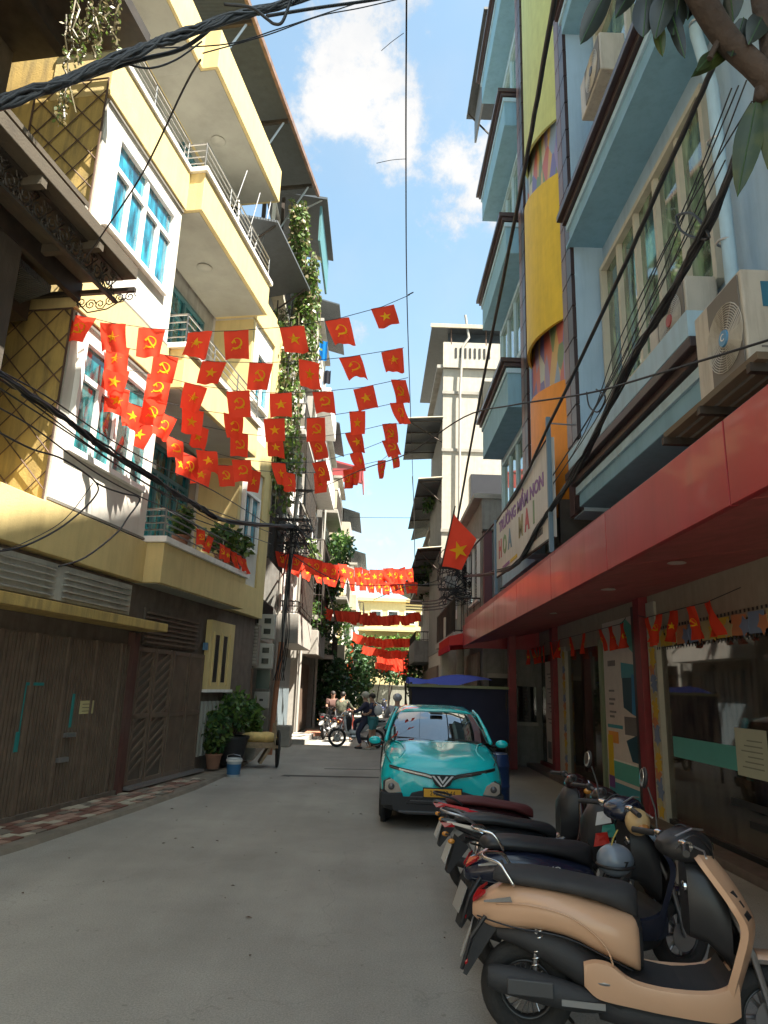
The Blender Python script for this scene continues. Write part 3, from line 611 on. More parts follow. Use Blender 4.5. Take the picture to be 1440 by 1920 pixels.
# ------------------------------------------------------------------ the pale blue building on the right
bh = thing('blue_building', 'pale blue building with dark trimmed balconies and a curved coloured panel', 'building', (0, 0, 0))
MB().box(3.24, 14, -2.6, 16.6, 4.3, 20.6).build('wall', 'blue', bh)  # unseen near end cut short so sun reaches the ground behind the camera
MB().box(8.4, 14, -2.6, 19.0, -.1, 4.3).build('ground_floor_wall', 'greywall', bh)
MB().box(2.98, 3.24, 13.05, 16.6, 4.3, 19.0).build('front_wall', 'blue', bh)
def blue_balcony(x, y0, y1, z0, z1, soffit=True):
    """solid box balcony: pale face, stepped dark trim on top"""
    h = z1 - z0
    b = MB().box(x + .08, 3.4, y0, y1 - .1, z0, z1 - .23).build('balcony', 'blue2', bh, bevel=.01)
    MB().box(x + .05, 3.4, y0 - .03, y1 - .05, z1 - .36, z1 - .26).build('moulding', 'bluetrim', b)
    MB().box(x, 3.4, y0 - .05, y1, z1 - .23, z1 - .14).build('trim', 'maroon', b, bevel=.008)
    MB().box(x - .07, 3.4, y0 - .08, y1 + .05, z1 - .14, z1 - .04).build('trim', 'maroon', b, bevel=.008)
    return b
blue_balcony(2.66, 5.45, 9.35, 4.35, 4.90)
MB().box(2.62, 3.3, 5.45, 9.3, 4.90, 5.15).build('parapet', 'bluetrim', bh)
blue_balcony(2.95, -2.6, 5.36, 4.45, 4.90)
blue_balcony(2.66, -2.6, 9.35, 8.50, 9.12)
blue_balcony(2.66, -2.6, 9.35, 12.5, 13.1)
MB().box(2.70, 3.3, 4.0, 9.3, 8.45, 8.50).build('soffit', 'blue2', bh)
for z0, z1 in ((7.45, 8.55), (11.0, 12.0), (14.3, 15.3)):
    blue_balcony(2.42, 13.1, 16.55, z0, z1)
blue_balcony(2.42, 13.1, 16.55, 18.2, 19.2)
# windows: near wall, then far wall
window(bh, 3.24, 5.85, 9.15, 5.75, 8.02, 'beige2', 'greenglass', cols=5, fr=.075, out=-1, depth=.1)
window(bh, 3.24, 1.2, 4.7, 5.75, 8.02, 'beige2', 'greenglass', cols=4, fr=.075, out=-1, depth=.1)
window(bh, 3.24, 5.2, 8.9, 9.75, 12.1, 'beige2', 'greenglass', cols=3, fr=.09, out=-1, depth=.1)
for z0, z1 in ((5.6, 7.2), (9.0, 10.7), (12.6, 14.1), (15.8, 17.6)):
    window(bh, 2.98, 13.6, 16.1, z0, z1, 'bluetrim', 'greenglass', cols=3, fr=.07, out=-1, depth=.08)
    MB().box(2.9, 2.98, 13.5, 16.2, z0 - .08, z0).build('sill', 'bluetrim', bh)
# tiled pilasters either side of the curved panel: every tile is a piece
pc = [MB().box(0, .06, 0, .24, 0, .50).mesh('tile', 'maroon'), MB().box(0, .06, 0, .24, 0, .50).mesh('tile', 'maroon2')]
for y0 in (9.24, 12.42):
    col = MB().box(2.80, 3.3, y0, y0 + .53, 4.3, 19).build('pilaster', 'blue', bh)
    for i in range(28):
        for k in range(2): link('tile', pc[k], col, loc=(2.745, y0 + .01 + k * .265, 4.32 + i * .525))
# curved panel segments
def curved(z0a, z0b, z1a, z1b, bulge, m, thick=.05, base=2.84, ya=9.78, yb=12.41, name='curved_panel'):
    rows_o = []; rows_i = []; n = 14
    for j in range(7):
        t = j / 6; ro = []; ri = []
        for i in range(n + 1):
            s = i / n; y = ya + (yb - ya) * s; x = base - bulge * sin(pi * s) ** .8 if bulge else base
            zl = z0a + (z0b - z0a) * s; zh = z1a + (z1b - z1a) * s
            z = zl + (zh - zl) * t; ro.append((x, y, z)); ri.append((x + thick, y, z))
        rows_o.append(ro); rows_i.append(ri)
    mb = MB().sheet(rows_o).sheet([r for r in rows_i])
    mb.sheet([rows_o[0], rows_i[0]]); mb.sheet([rows_o[-1], rows_i[-1]])
    return mb.build(name, m, bh, smooth=30)
lg = mat('lime_cream_panel', (.47, .50, .17), .6, var=.06, dirt=.25, streak=True); ye = mat('golden_panel', (.62, .42, .02), .55, var=.06, dirt=.25, streak=True); og = mat('orange_panel', (.72, .25, .02), .55, var=.06, dirt=.2, streak=True)
mur = bpy.data.materials.new('mural_patchwork'); mur.use_nodes = True
def mural():
    N = mur.node_tree.nodes; L = mur.node_tree.links; P = N['Principled BSDF']; tc = N.new('ShaderNodeTexCoord'); v = N.new('ShaderNodeTexVoronoi'); v.inputs['Scale'].default_value = 3.2
    mp = N.new('ShaderNodeMapping'); mp.inputs['Scale'].default_value = (1, 1, .55); L.new(tc.outputs['Object'], mp.inputs[0]); L.new(mp.outputs[0], v.inputs['Vector'])
    s = N.new('ShaderNodeSeparateColor'); L.new(v.outputs['Color'], s.inputs[0])
    cr = N.new('ShaderNodeValToRGB'); e = cr.color_ramp; e.interpolation = 'CONSTANT'
    cols = [(.14, .13, .34), (.45, .12, .10), (.45, .43, .34), (.14, .22, .11), (.5, .33, .12), (.25, .2, .36), (.40, .44, .42), (.20, .28, .40)]
    while len(e.elements) < len(cols): e.elements.new(.5)
    for i, c in enumerate(cols): e.elements[i].position = i / len(cols); e.elements[i].color = (*c, 1)
    L.new(s.outputs[0], cr.inputs[0]); L.new(cr.outputs[0], P.inputs['Base Color'])
mural()
curved(11.4, 12.3, 19, 19, .26, lg)
curved(9.6, 10.2, 12.2, 12.9, .04, mur, name='mural_panel')
curved(7.6, 7.95, 10.3, 11.2, .30, ye)
curved(5.6, 6.3, 8.1, 8.3, .04, mur, name='mural_panel')
curved(4.4, 4.7, 6.55, 7.1, .24, og)
MB().box(3.02, 3.24, 9.77, 12.42, 4.3, 19).build('panel_backing', paint('panel_back_wall', (.22, .26, .22), .8), bh)
# down pipe
mb = MB(); mb.path([(3.0, 5.55, 11.5), (3.0, 5.55, 8.3), (3.08, 5.5, 7.6), (3.08, 5.5, 5.0)], .06, 10); mb.build('drain_pipe', 'bluetrim', bh, smooth=40)
for z in (5.9, 7.0, 8.4, 10): MB().torus((3.06 if z < 8 else 3.0, 5.52, z), .064, .012, 'z', 12, 6).build('pipe_clamp', 'alu', bh)

# ------------------------------------------------------------------ air conditioners
def ac_unit(loc, rz, label, w=.85, h=.60, d=.32, logo=True, broken=False, disc=(.05, .22, .42)):
    t = thing('air_conditioner', label, 'air conditioner', loc, rz, 'outdoor units on the blue building')
    MB().box(-d, 0, -w / 2, w / 2, 0, h).build('casing', 'acshell', t, bevel=.018, seg=3)
    MB().box(-d - .012, -d, -w / 2 + .03, w / 2 - .25, .03, h - .03).build('fan_panel', paint('dusty_fan_grille', (.14, .13, .115), .6), t, bevel=.004)
    for k in range(13):
        MB().torus((-d - .018, -.11, h / 2), .035 + k * .0185, .0045, 'x', 24, 4).build('grille_ring', 'acshell', t)
    mb = MB()
    for k in range(12): a = k * pi / 6; mb.tube((-d - .016, -.11 + .03 * cos(a), h / 2 + .03 * sin(a)), (-d - .016, -.11 + .26 * cos(a), h / 2 + .26 * sin(a)), .003, 4)
    mb.build('grille_spokes', 'acshell', t)
    MB().lathe([(0, 0), (.065, 0), (.06, -.012), (0, -.014)], (-d - .02, -.11, h / 2), 18, 'x').build('badge', paint('blue_round_badge%.1f' % disc[0], disc, .4), t)
    if logo: text('badge_letter', 'C', .08, 'white', t, frame_mt((-d - .036, -.11, h / 2), (0, -1, 0), (0, 0, 1)), .001)
    if not logo: return t
    st = MB().box(-.2, -.06, -w / 2 - .004, -w / 2, h - .30, h - .10).build('sticker', paint('blue_energy_sticker', (.03, .14, .22), .4), t)
    text('sticker_letter', '6', .10, 'beige2', st, frame_mt((-.13, -w / 2 - .006, h - .2), (1, 0, 0), (0, 0, 1)), .001)
    for k in range(2): MB().box(-.24, -.10, -w / 2 - .003, -w / 2, .22 - .05 * k, .235 - .05 * k).build('print_line', paint('grey_print', (.16, .15, .14), .7), t)
    MB().box(-d + .02, .25, -w / 2 + .08, -w / 2 + .12, -.05, 0).build('bracket', 'iron', t); MB().box(-d + .02, .25, w / 2 - .12, w / 2 - .08, -.05, 0).build('bracket', 'iron', t)
    return t
ac_unit((2.86, 4.76, 4.02), 0, 'dusty beige air conditioner with round blue badge nearest above the red fascia', .74, .84, .34)
ac_unit((3.16, 6.35, 5.20), 0, 'beige air conditioner with red badge on the ledge under the window', .9, .60, .32, False, disc=(.32, .03, .03))
ac_unit((3.1, 8.0, 10.0), 0, 'weathered air conditioner high up behind the leaves', .9, .62, .35, False, disc=(.05, .05, .05))
ac_unit((2.75, 16.2, 8.62), 0, 'grey air conditioner on the far blue balcony beside the cream tower', .9, .62, .35, False, disc=(.04, .04, .05))
t = thing('ledge_shelf', 'rusty slatted shelf under the nearest air conditioner', 'shelf', (2.3, 4.7, 3.92))
for k in range(6): MB().box(.02 + k * .11, .10 + k * .11, -.75, .70, .0, .05).build('slat', paint('stained_timber_slat', (.13, .095, .06), .9, dirt=.6), t)
for y in (-.7, .0, .65): MB().box(0, .95, y, y + .05, -.06, 0).build('bearer', 'iron', t)

# ------------------------------------------------------------------ red shop canopy
rc = thing('shop_canopy', 'long glossy red shop canopy with fascia over the scooters', 'canopy', (0, 0, 0))
ys = [-2.6, -.6, 1.6, 4.4, 6.9, 9.2, 11.5, 13.8, 16.2, 18.8]
for a, b in zip(ys[:-1], ys[1:]):
    f = lambda y: .45 * (y / 18.8) * .5
    MB().hexa([(2.30, a + .008, 3.12 - f(a) * .6), (2.36, a + .008, 3.12 - f(a) * .6), (2.36, b - .008, 3.12 - f(b) * .6), (2.30, b - .008, 3.12 - f(b) * .6),
               (2.30, a + .008, 3.74 - f(a)), (2.36, a + .008, 3.74 - f(a)), (2.36, b - .008, 3.74 - f(b)), (2.30, b - .008, 3.74 - f(b))]).build('fascia_panel', 'red', rc, bevel=.004)
    MB().hexa([(2.362, a + .008, 3.16 - f(a) * .6), (4.5, a + .008, 3.44), (4.5, b - .008, 3.44), (2.362, b - .008, 3.16 - f(b) * .6), (2.362, a + .008, 3.22 - f(a) * .6), (4.5, a + .008, 3.50), (4.5, b - .008, 3.50), (2.362, b - .008, 3.22 - f(b) * .6)]).build('soffit_panel', 'soffitred', rc)
    MB().box(2.36, 4.5, a + .01, b - .01, 3.52, 3.72).build('canopy_body', 'redmatte', rc)
MB().box(2.32, 4.5, 18.8, 18.86, 2.95, 3.5).build('end_panel', 'red', rc)
for x, y in ((3.05, 7.0), (3.0, 9.0), (3.05, 4.6), (3.0, 12.0)):
    MB().lathe([(0, 0), (.075, 0), (.095, -.012), (.0, -.015)], (x, y, 3.195), 18).build('downlight', paint('downlight_white', (.55, .45, .4), .4), rc)
# red entrance awning box at the far end, orange-red
aw = thing('red_awning', 'small faded red awning at the far end of the shop canopy', 'awning', (0, 0, 0))
MB().hexa([(1.95, 18.95, 3.0), (4.4, 18.95, 3.3), (4.4, 22, 3.3), (1.95, 22, 3.0), (1.95, 18.95, 3.25), (4.4, 18.95, 3.9), (4.4, 22, 3.9), (1.95, 22, 3.25)]).build('awning_sheet', cloth('faded_red_tarpaulin', (.55, .06, .05), .2), aw)
MB().box(1.93, 1.98, 18.95, 22, 2.86, 3.02).build('valance', cloth('faded_red_valance', (.5, .05, .06), .2), aw)

# ------------------------------------------------------------------ shop front
sf = thing('shop', 'glass shop front with red posts, posters and star borders', 'shop front', (0, 0, 0))
SX = 4.37
MB().box(4.2, 8.4, -2.6, 19, .0, .03).build('floor', paint('brown_shop_floor', (.20, .16, .13), .35, var=.15), sf)
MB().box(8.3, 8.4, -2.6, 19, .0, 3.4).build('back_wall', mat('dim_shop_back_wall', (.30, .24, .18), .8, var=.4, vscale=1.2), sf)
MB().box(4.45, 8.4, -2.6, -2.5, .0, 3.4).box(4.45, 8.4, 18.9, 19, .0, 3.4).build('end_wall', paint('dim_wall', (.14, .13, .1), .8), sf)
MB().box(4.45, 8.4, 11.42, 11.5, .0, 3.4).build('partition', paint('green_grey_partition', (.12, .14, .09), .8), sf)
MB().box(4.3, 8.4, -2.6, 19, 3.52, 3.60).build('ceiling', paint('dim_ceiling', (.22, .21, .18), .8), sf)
for (y0, y1) in ((-2.6, 11.2), (11.75, 16.9), (17.15, 18.9)):
    MB().box(SX - .02, SX + .12, y0, y1, 2.80, 3.42).build('header_panel', 'beige', sf, bevel=.004)
for y, m, w in ((11.35, 'redmatte', .13), (17.0, 'redmatte', .13), (18.0, 'redmatte', .11)):
    xo = -.85 if y == 18.0 else 0; p = MB().box(SX - .16 + xo, SX + .02 + xo, y - w, y + w, .02, 3.44).build('post', m, sf, bevel=.006)
MB().box(SX - .10, SX + .1, 11.5, 11.75, .02, 3.3).build('door_jamb', 'black', sf)
MB().box(SX - .06, SX + .1, 10.85, 11.18, .02, 3.3).build('door_jamb', 'beige2', sf)
MB().box(SX - .05, SX + .1, 16.2, 16.85, .02, 2.9).build('door_jamb', 'beige2', sf)
MB().box(SX - .05, SX + .1, 13.6, 13.75, .02, 2.9).build('door_jamb', paint('greenish_frame', (.22, .26, .16), .5), sf)
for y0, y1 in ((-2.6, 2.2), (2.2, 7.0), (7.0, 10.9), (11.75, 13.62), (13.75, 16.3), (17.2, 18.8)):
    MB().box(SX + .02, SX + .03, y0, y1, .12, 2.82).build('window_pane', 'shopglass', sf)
for y in (2.2, 7.0): MB().box(SX, SX + .06, y - .03, y + .03, .05, 2.82).build('mullion', 'black', sf)
MB().box(SX - .02, SX + .1, -2.6, 11.2, .02, .14).build('kick_rail', 'black', sf)
MB().box(SX - .04, SX + .1, 11.75, 18.9, .02, .16).build('kick_rail', 'redmatte', sf)
# teal and brown bands of film on the near glass
MB().box(SX + .005, SX + .012, 6.6, 10.6, 1.02, 1.30).build('window_film', paint('teal_film', (.08, .34, .31), .4), sf)
MB().box(SX + .005, SX + .012, 5.0, 9.0, .62, .70).build('window_film', 'black', sf)
MB().box(SX + .005, SX + .012, 5.0, 8.6, .42, .50).build('window_film', 'black', sf)
nt_ = MB().box(SX - .004, SX + .003, 8.05, 8.75, .98, 1.52).build('notice', paint('pale_green_notice', (.42, .46, .36), .6), sf)
for k in range(6): MB().box(SX - .006, SX - .004, 8.15, 8.62 - .07 * (k % 3), 1.08 + k * .06, 1.095 + k * .06).build('print_line', paint('notice_grey', (.2, .22, .18), .7), nt_)
# things inside the shop, dim behind the glass
for lab, a in (('dark wooden shelf unit inside the shop behind the glass', (6.2, 6.7, 7.4, 8.6, .03, 2.1)), ('low counter inside the shop', (5.6, 6.4, 8.9, 10.4, .03, 1.0))):
    t = thing('shop_cabinet', lab, 'cabinet', ((a[0] + a[1]) / 2, (a[2] + a[3]) / 2, .03)); dx, dy, h = (a[1] - a[0]) / 2, (a[3] - a[2]) / 2, a[5]
    MB().box(-dx, dx, -dy, dy, 0, .06).box(-dx, dx, -dy, -dy + .04, .06, h - .04).box(-dx, dx, dy - .04, dy, .06, h - .04).box(dx - .03, dx, -dy + .04, dy - .04, .06, h - .04).box(-dx, dx, -dy, dy, h - .04, h).build('carcass', paint('dark_cabinet_wood', (.16, .09, .055), .5), t)
    for k in range(1, 4): MB().box(-dx + .02, dx - .03, -dy + .04, dy - .04, h * k / 4, h * k / 4 + .025).build('shelf', 'wood', t)
# posters on the glass
def poster(y0, y1, z0, z1, label, name='poster'):
    return tag(MB().box(SX - .028, SX - .020, y0, y1, z0, z1).build(name, paint('poster_paper', (.62, .55, .50), .6, var=.05)), label, 'poster')
p = poster(11.76, 13.5, .12, 3.18, 'tall poster of a teal boat and grey text beside the red post')
pX = SX - .03
tl = paint('poster_teal', (.05, .28, .34), .5); dk = paint('poster_dark_teal', (.01, .06, .09), .5); bl = paint('poster_blue', (.02, .20, .42), .5); gn = paint('poster_green', (.09, .38, .31), .5); oc = paint('poster_orange', (.70, .28, .05), .5); gy = paint('poster_grey_text', (.15, .14, .14), .6)
def pbox(y0, y1, z0, z1, m, nm='print', k=0): return MB().box(pX - .002 - .001 * k, pX, y0, y1, z0, z1).build(nm, m, p)
def ppoly(pts, m, k=0, nm='print'): return MB().prism(pts, pX - .002 - .001 * k, pX, 'x').build(nm, m, p)
ppoly([(11.8, 2.5), (12.35, 2.75), (12.5, 3.1), (12.2, 3.15), (11.8, 2.95)], gn)
ppoly([(11.8, 2.35), (12.55, 2.42), (12.55, 2.15), (11.8, 2.05)], tl)
ppoly([(12.05, 2.15), (12.52, 2.15), (12.50, 1.65), (12.1, 1.55)], dk, 1)
ppoly([(11.8, 2.2), (12.05, 2.2), (12.1, 1.55), (11.8, 1.5)], bl, 1)
ppoly([(11.8, 1.5), (12.5, 1.5), (12.5, 1.2), (11.8, 1.2)], gy, 0)
ppoly([(11.8, 1.25), (12.45, 1.1), (12.2, .78), (11.8, .78)], dk, 1)
ppoly([(12.6, 1.28), (13.4, 1.28), (13.4, 1.34), (12.6, 1.34)], tl)
ppoly([(12.85, 1.02), (13.38, 1.02), (13.38, 1.22), (12.85, 1.22)], oc, 1)
pbox(11.78, 13.45, .42, .72, gn); pbox(11.78, 13.45, .14, .36, tl); pbox(12.0, 13.3, .72, .745, 'white', k=1)
for zz, w, hh in ((2.42, .42, .10), (1.93, .30, .035), (1.78, .34, .04), (1.70, .26, .04), (1.56, .36, .035), (1.48, .26, .04)):
    q = 0.
    while q < w: ww = min(.07, w - q); MB().box(pX - .004, pX - .002, 13.25 - q - ww * .75, 13.25 - q, zz - hh / 2, zz + hh / 2).build('print_word', gy, p); q += ww
p = poster(17.15, 18.2, .2, 2.62, 'narrow pale poster of printed text beside the second red post')
for k in range(14): MB().box(pX - .003, pX, 17.3, 18.0 - .12 * (k % 4), 2.3 - k * .09, 2.325 - k * .09).build('print_line', gy, p)
for a in ((17.3, 17.6, .4, 1.0), (17.7, 18.05, .3, .7)): MB().box(pX - .003, pX, *a).build('picture', paint('poster_photo_grey', (.12, .13, .12), .5), p)
t = tag(MB().box(SX - .035, SX - .028, 13.15, 13.42, .45, 1.15).build('sticker', paint('yellow_sticker', (.62, .42, .01), .5)), 'yellow and purple sticker low on the glass beside the boat poster', 'sticker')
MB().box(SX - .036, SX - .030, 13.14, 13.43, .25, .45).build('sticker_base', 'letterpurple', t)
# paper star borders
starmat = [paint('star_yellow', (.55, .36, .04), .7), paint('star_orange', (.50, .20, .09), .7), paint('star_blue', (.16, .22, .34), .7), paint('star_cream', (.42, .36, .18), .7)]
def starpts(r, r2=.45, n=5, ph=pi / 2): return [((r if i % 2 == 0 else r * r2) * cos(ph + i * pi / n), (r if i % 2 == 0 else r * r2) * sin(ph + i * pi / n)) for i in range(2 * n)]
sm = [MB().prism(starpts(.13, .6), -.004, .004, 'x').mesh('paper_star', m) for m in starmat]
sb = thing('paper_star_border', 'strip of yellow and orange paper stars down the door frame', 'decoration', (SX - .07, 11.0, 0))
for k in range(20): link('paper_star', sm[(k * 7 + k // 3) % 4], sb, loc=(-.002 * (k % 3), .03 * sin(k * 2.1), .22 + k * .128), rot=(k * .7, 0, 0))
sb = thing('paper_pennant_border', 'row of yellow, orange and blue paper cut-outs under the beige header', 'decoration', (SX - .04, 0, 2.72))
pm = [MB().box(-.003, .003, -.17, .17, -.13, .12).mesh('paper_square', m) for m in (starmat[3], starmat[0], starmat[1], starmat[2])]
for k in range(14):
    link('paper_square', pm[k % 4], sb, loc=(0, 10.75 - k * .40, 0), rot=(rng.uniform(-.06, .06), 0, 0)); link('paper_star', sm[(k * 3) % 4], sb, loc=(-.006, 10.6 - k * .40, -.03), rot=(k, 0, 0))
mb = MB()
for k in range(60): mb.box(-.003, .003, 10.95 - k * .095 - .02, 10.95 - k * .095 + .01, .13, .17).box(-.003, .003, 10.95 - k * .095 - .02, 10.95 - k * .095 + .01, -.17, -.13)
mb.build('fringe', 'black', sb, kind='stuff')
sb = thing('paper_flower_border', 'strip of small multicoloured paper shapes on the inner door edge', 'decoration', (SX - .07, 16.25, 0))
for k in range(16): link('paper_star', sm[(k * 5 + 1) % 4], sb, loc=(0, 0, .3 + k * .16), rot=(k * .9, 0, 0))
# step and apron in front of the shop
MB().box(3.98, 4.30, -2.6, 18.9, 0, .10).build('shop_step', mat('brown_terrazzo_step', (.13, .10, .085), .5, var=.2, dirt=.4), sf, bevel=.01)

# ------------------------------------------------------------------ sign board above the canopy
sg = thing('school_sign', 'faded white sign board with purple and coloured lettering above the red canopy', 'sign')
MB().hexa([(2.40, 9.5, 3.98), (2.48, 9.5, 3.98), (2.48, 14.0, 4.12), (2.40, 14.0, 4.12), (2.40, 9.5, 5.46), (2.48, 9.5, 5.46), (2.48, 14.0, 5.22), (2.40, 14.0, 5.22)]).build('board', 'signwhite', sg)
for y, z in ((9.47, 5.75), (14.03, 5.3)): MB().box(2.36, 2.42, y - .03, y + .03, 3.75, z).build('frame_post', paint('blue_grey_steel', (.12, .19, .25), .5), sg)
for a, b in (((9.47, 3.96), (14.03, 4.10)), ((9.47, 5.48), (14.03, 5.24))): MB().tube((2.41, a[0], a[1]), (2.41, b[0], b[1]), .022, 5).build('frame_rail', 'iron', sg)
MB().tube((2.4, 9.47, 5.66), (2.9, 9.47, 5.64), .012, 5).build('stay', 'alu', sg)
def sgn(tt, y, z, s, m, sx=1.0): text('lettering', tt, s, m, sg, frame_mt((2.396, y, z), (0, -1, -.03), (0, 0, 1)), .003, sx=sx, bold=s * .035)
sgn('TR\u01af\u1edcNG M\u1ea6M NON', 11.75, 4.98, .30, 'letterpurple', 1.35)
cs = [paint('letter_red', (.42, .05, .06), .5), paint('letter_green', (.14, .24, .10), .5), paint('letter_blue', (.08, .18, .26), .5), paint('letter_pink', (.42, .10, .22), .5), paint('letter_olive', (.26, .22, .08), .5)]
for i, ch in enumerate('HOA MAI'):
    if ch != ' ': sgn(ch, 13.55 - i * .50, 4.58, .50, cs[i % 5], .95)
for k in range(7): MB().box(2.392, 2.399, 10.0 + k * .13, 10.1 + k * .13, 4.13, 4.23).build('print_word', 'black', sg)
MB().box(2.39, 2.399, 12.6, 13.3, 4.14, 4.2).build('stripe', 'letterpurple', sg); MB().box(2.39, 2.399, 11.9, 12.5, 4.13, 4.19).build('stripe', starmat[0], sg)
# dark steel box sign behind it
t = tag(MB().box(2.6, 3.3, 9.75, 9.85, 3.75, 4.6).box(2.6, 3.3, 9.85, 12.5, 3.72, 3.80).build('steel_shelf', 'iron'), 'rusty dark steel frame behind the school sign', 'frame')
aw = thing('rooftop_awning', 'dark corrugated awning at the very top of the far blue facade', 'awning', (0, 0, 0))
MB().box(2.35, 3.2, 15.0, 18.8, 19.9, 19.98).build('awning_sheet', 'roof', aw)
for y in (15.1, 18.6): MB().tube((3.2, y, 19.0), (2.4, y, 19.9), .03, 5).build('strut', 'iron', aw)
MB().box(2.6, 2.66, 16.2, 18.7, 18.9, 19.9).build('side_sheet', 'roofgrey', aw)
# ------------------------------------------------------------------ houses farther along, built where the photograph lets them be seen
def townhouse(label, side, X, Y0, Y1, H, mwall, floors=(), mfront=None, depth=9, mframe='white', mglass='darkglass', roofover=.0, cat='house', ground=3.2, door='grey', name='town_house', dirx=0.):
    """side -1: left row (front faces +x), +1: right row. local x = towards the street"""
    s = -side; L = Y1 - Y0
    t = thing(name, label, cat, (X, Y0, 0), 0)
    def bx(nm, x0, x1, y0, y1, z0, z1, m, par=t, **k):
        a, b = sorted((x0 * s, x1 * s)); return MB().box(a, b, y0, y1, z0, z1).build(nm, m, par, **k)
    bx('wall', -depth, 0, 0, L, 0, H, mwall)
    if mfront: bx('front_wall', 0, .02, .02, L - .02, ground, H - .05, mfront)
    bx('roof_edge', -depth - .1, .25, -.05, L + .05, H, H + .14, 'concrete')
    x0 = .0
    # ground floor
    if door:
        dm = {'grey': paint('grey_blue_folding_door', (.16, .20, .22), .5, dirt=.3), 'brown': M['brown'], 'green': paint('faded_green_shutter', (.07, .15, .11), .5, dirt=.4)}[door]
        d = bx('door', .02, .06, .4, L - .4, .1, ground - .5, dm)
        n = int((L - .8) / .35)
        for k in range(n): bx('door_leaf', .06, .09, .43 + k * .35, .43 + k * .35 + .30, .14, ground - .54, dm, d)
    z = ground; i = 0
    for fl in floors:
        kind, h, proj, mb_ = fl[:4]
        if kind in ('balcony', 'open', 'box'):
            b = bx('balcony', 0, proj, .1, L - .1, z - .18, z + (.0 if kind == 'open' else .75), mb_, bevel=.01)
            if kind == 'open' or kind == 'box':
                zz = z if kind == 'open' else z + .75; hh = .95 if kind == 'open' else .4
                bars_rail(t, [(s * .05, .15), (s * (proj - .05), .15), (s * (proj - .05), L - .15)], zz, hh, .14, .011, fl[4] if len(fl) > 4 else 'iron')
        if kind == 'awning':
            mb = MB(); pts = [(s * .0, 0, z + .55), (s * proj, 0, z + .0), (s * proj, L, z + .0), (s * .0, L, z + .55)]
            mb.add(pts + [(p[0], p[1], p[2] + .05) for p in pts], [(0, 1, 2, 3), (7, 6, 5, 4), (0, 4, 5, 1), (1, 5, 6, 2), (2, 6, 7, 3), (3, 7, 4, 0)]); mb.build('awning', mb_, t)
        n = max(1, int(L / 2.2)); w = L / n
        for k in range(n):
            window(t, s * .03, k * w + .35, (k + 1) * w - .35, z + .9, z + min(h, 3.2) - .5, mframe, mglass, cols=2, fr=.07, out=s, depth=.08)
        if Y0 < 34: window_end(t, s, z, h, mframe, mglass, depth)
        z += h; i += 1
    if roofover:
        mb = MB(); pts = [(s * -2, -.2, H + 1.5), (s * roofover, -.2, H + .7), (s * roofover, L + .2, H + .7), (s * -2, L + .2, H + 1.5)]
        mb.add(pts + [(p[0], p[1], p[2] + .06) for p in pts], [(0, 1, 2, 3), (7, 6, 5, 4), (0, 4, 5, 1), (1, 5, 6, 2), (2, 6, 7, 3), (3, 7, 4, 0)]); r = mb.build('roof', 'roof', t)
        for y in (.2, L - .2): bx('roof_post', -.3, -.2, y - .05, y + .05, H, H + 1.0, 'iron')
    return t
def window_end(t, s, z, h, mf, mg, depth):
    """a small window on the end wall that looks towards the camera"""
    a, b = sorted((s * -.9, s * -1.7))
    f = MB().box(a, b, -.05, .0, z + 1.0, z + 2.2).build('window', mf, t); MB().box(a + .08, b - .08, -.055, -.05, z + 1.08, z + 2.12).build('pane', mg, f)
wgrey = mat('rain_streaked_grey_wall', (.22, .215, .195), .85, var=.12, dirt=.7, dscale=1.2, streak=True, bump=.2)
wcream = mat('aged_cream_wall', (.44, .39, .29), .8, var=.08, dirt=.5, streak=True, tint=(.2, .17, .12))
wpale = mat('pale_weathered_wall', (.36, .34, .30), .8, var=.08, dirt=.45, streak=True, tint=(.24, .21, .17))
wpink = mat('faded_pink_wall', (.40, .24, .18), .8, var=.1, dirt=.5, streak=True)
wyel = mat('bright_cream_yellow_wall', (.60, .50, .25), .8, var=.06, dirt=.3, streak=True, tint=(.35, .28, .15))
townhouse('narrow grey house with long dark sloping awnings just past the yellow house', -1, -3.75, 18.6, 21.9, 15.5, wgrey, [('open', 3.6, .55, 'concrete'), ('open', 3.6, .5, 'concrete'), ('open', 3.6, .5, wcream), ('open', 3.3, .4, wcream)], mfront=wgrey, door='brown')
th2 = townhouse('weathered house with white box balcony above a grey folding metal door', -1, -3.25, 22.2, 27.0, 16.5, wgrey, [('box', 3.5, .75, wpale), ('open', 3.5, .6, 'concrete'), ('open', 3.4, .6, wpale), ('open', 3.4, .5, wpale)], mfront=wgrey, door='grey', ground=3.3)
townhouse('cream house with white slanting balcony fronts under a red edged roof', -1, -3.0, 27.3, 31.6, 17.2, wpale, [('box', 3.4, .7, 'concrete'), ('open', 3.4, .8, wpale), ('balcony', 3.4, .8, 'white'), ('balcony', 3.4, .7, 'white')], mfront=wcream, door='brown', roofover=.9)
townhouse('grey town house with small iron railed balconies in the middle distance on the left', -1, -2.75, 31.9, 36.5, 13.5, wgrey, [('open', 3.4, .8, 'concrete'), ('balcony', 3.4, .7, wpale), ('open', 3.4, .7, 'concrete')], mfront=wpale, door='green', roofover=.6)
townhouse('cream balconied house carrying a red roof porch at the top, left side', -1, -2.45, 36.8, 41.5, 13.0, wcream, [('balcony', 3.3, .8, wcream), ('open', 3.3, .8, 'concrete'), ('balcony', 3.3, .8, wcream)], mfront=wcream, door='brown')
townhouse('ochre town house far down the left side', -1, -2.1, 41.8, 47, 11.5, wyel, [('open', 3.3, .8, 'concrete'), ('balcony', 3.3, .8, wcream)], mfront=wcream, door='green', roofover=.8)
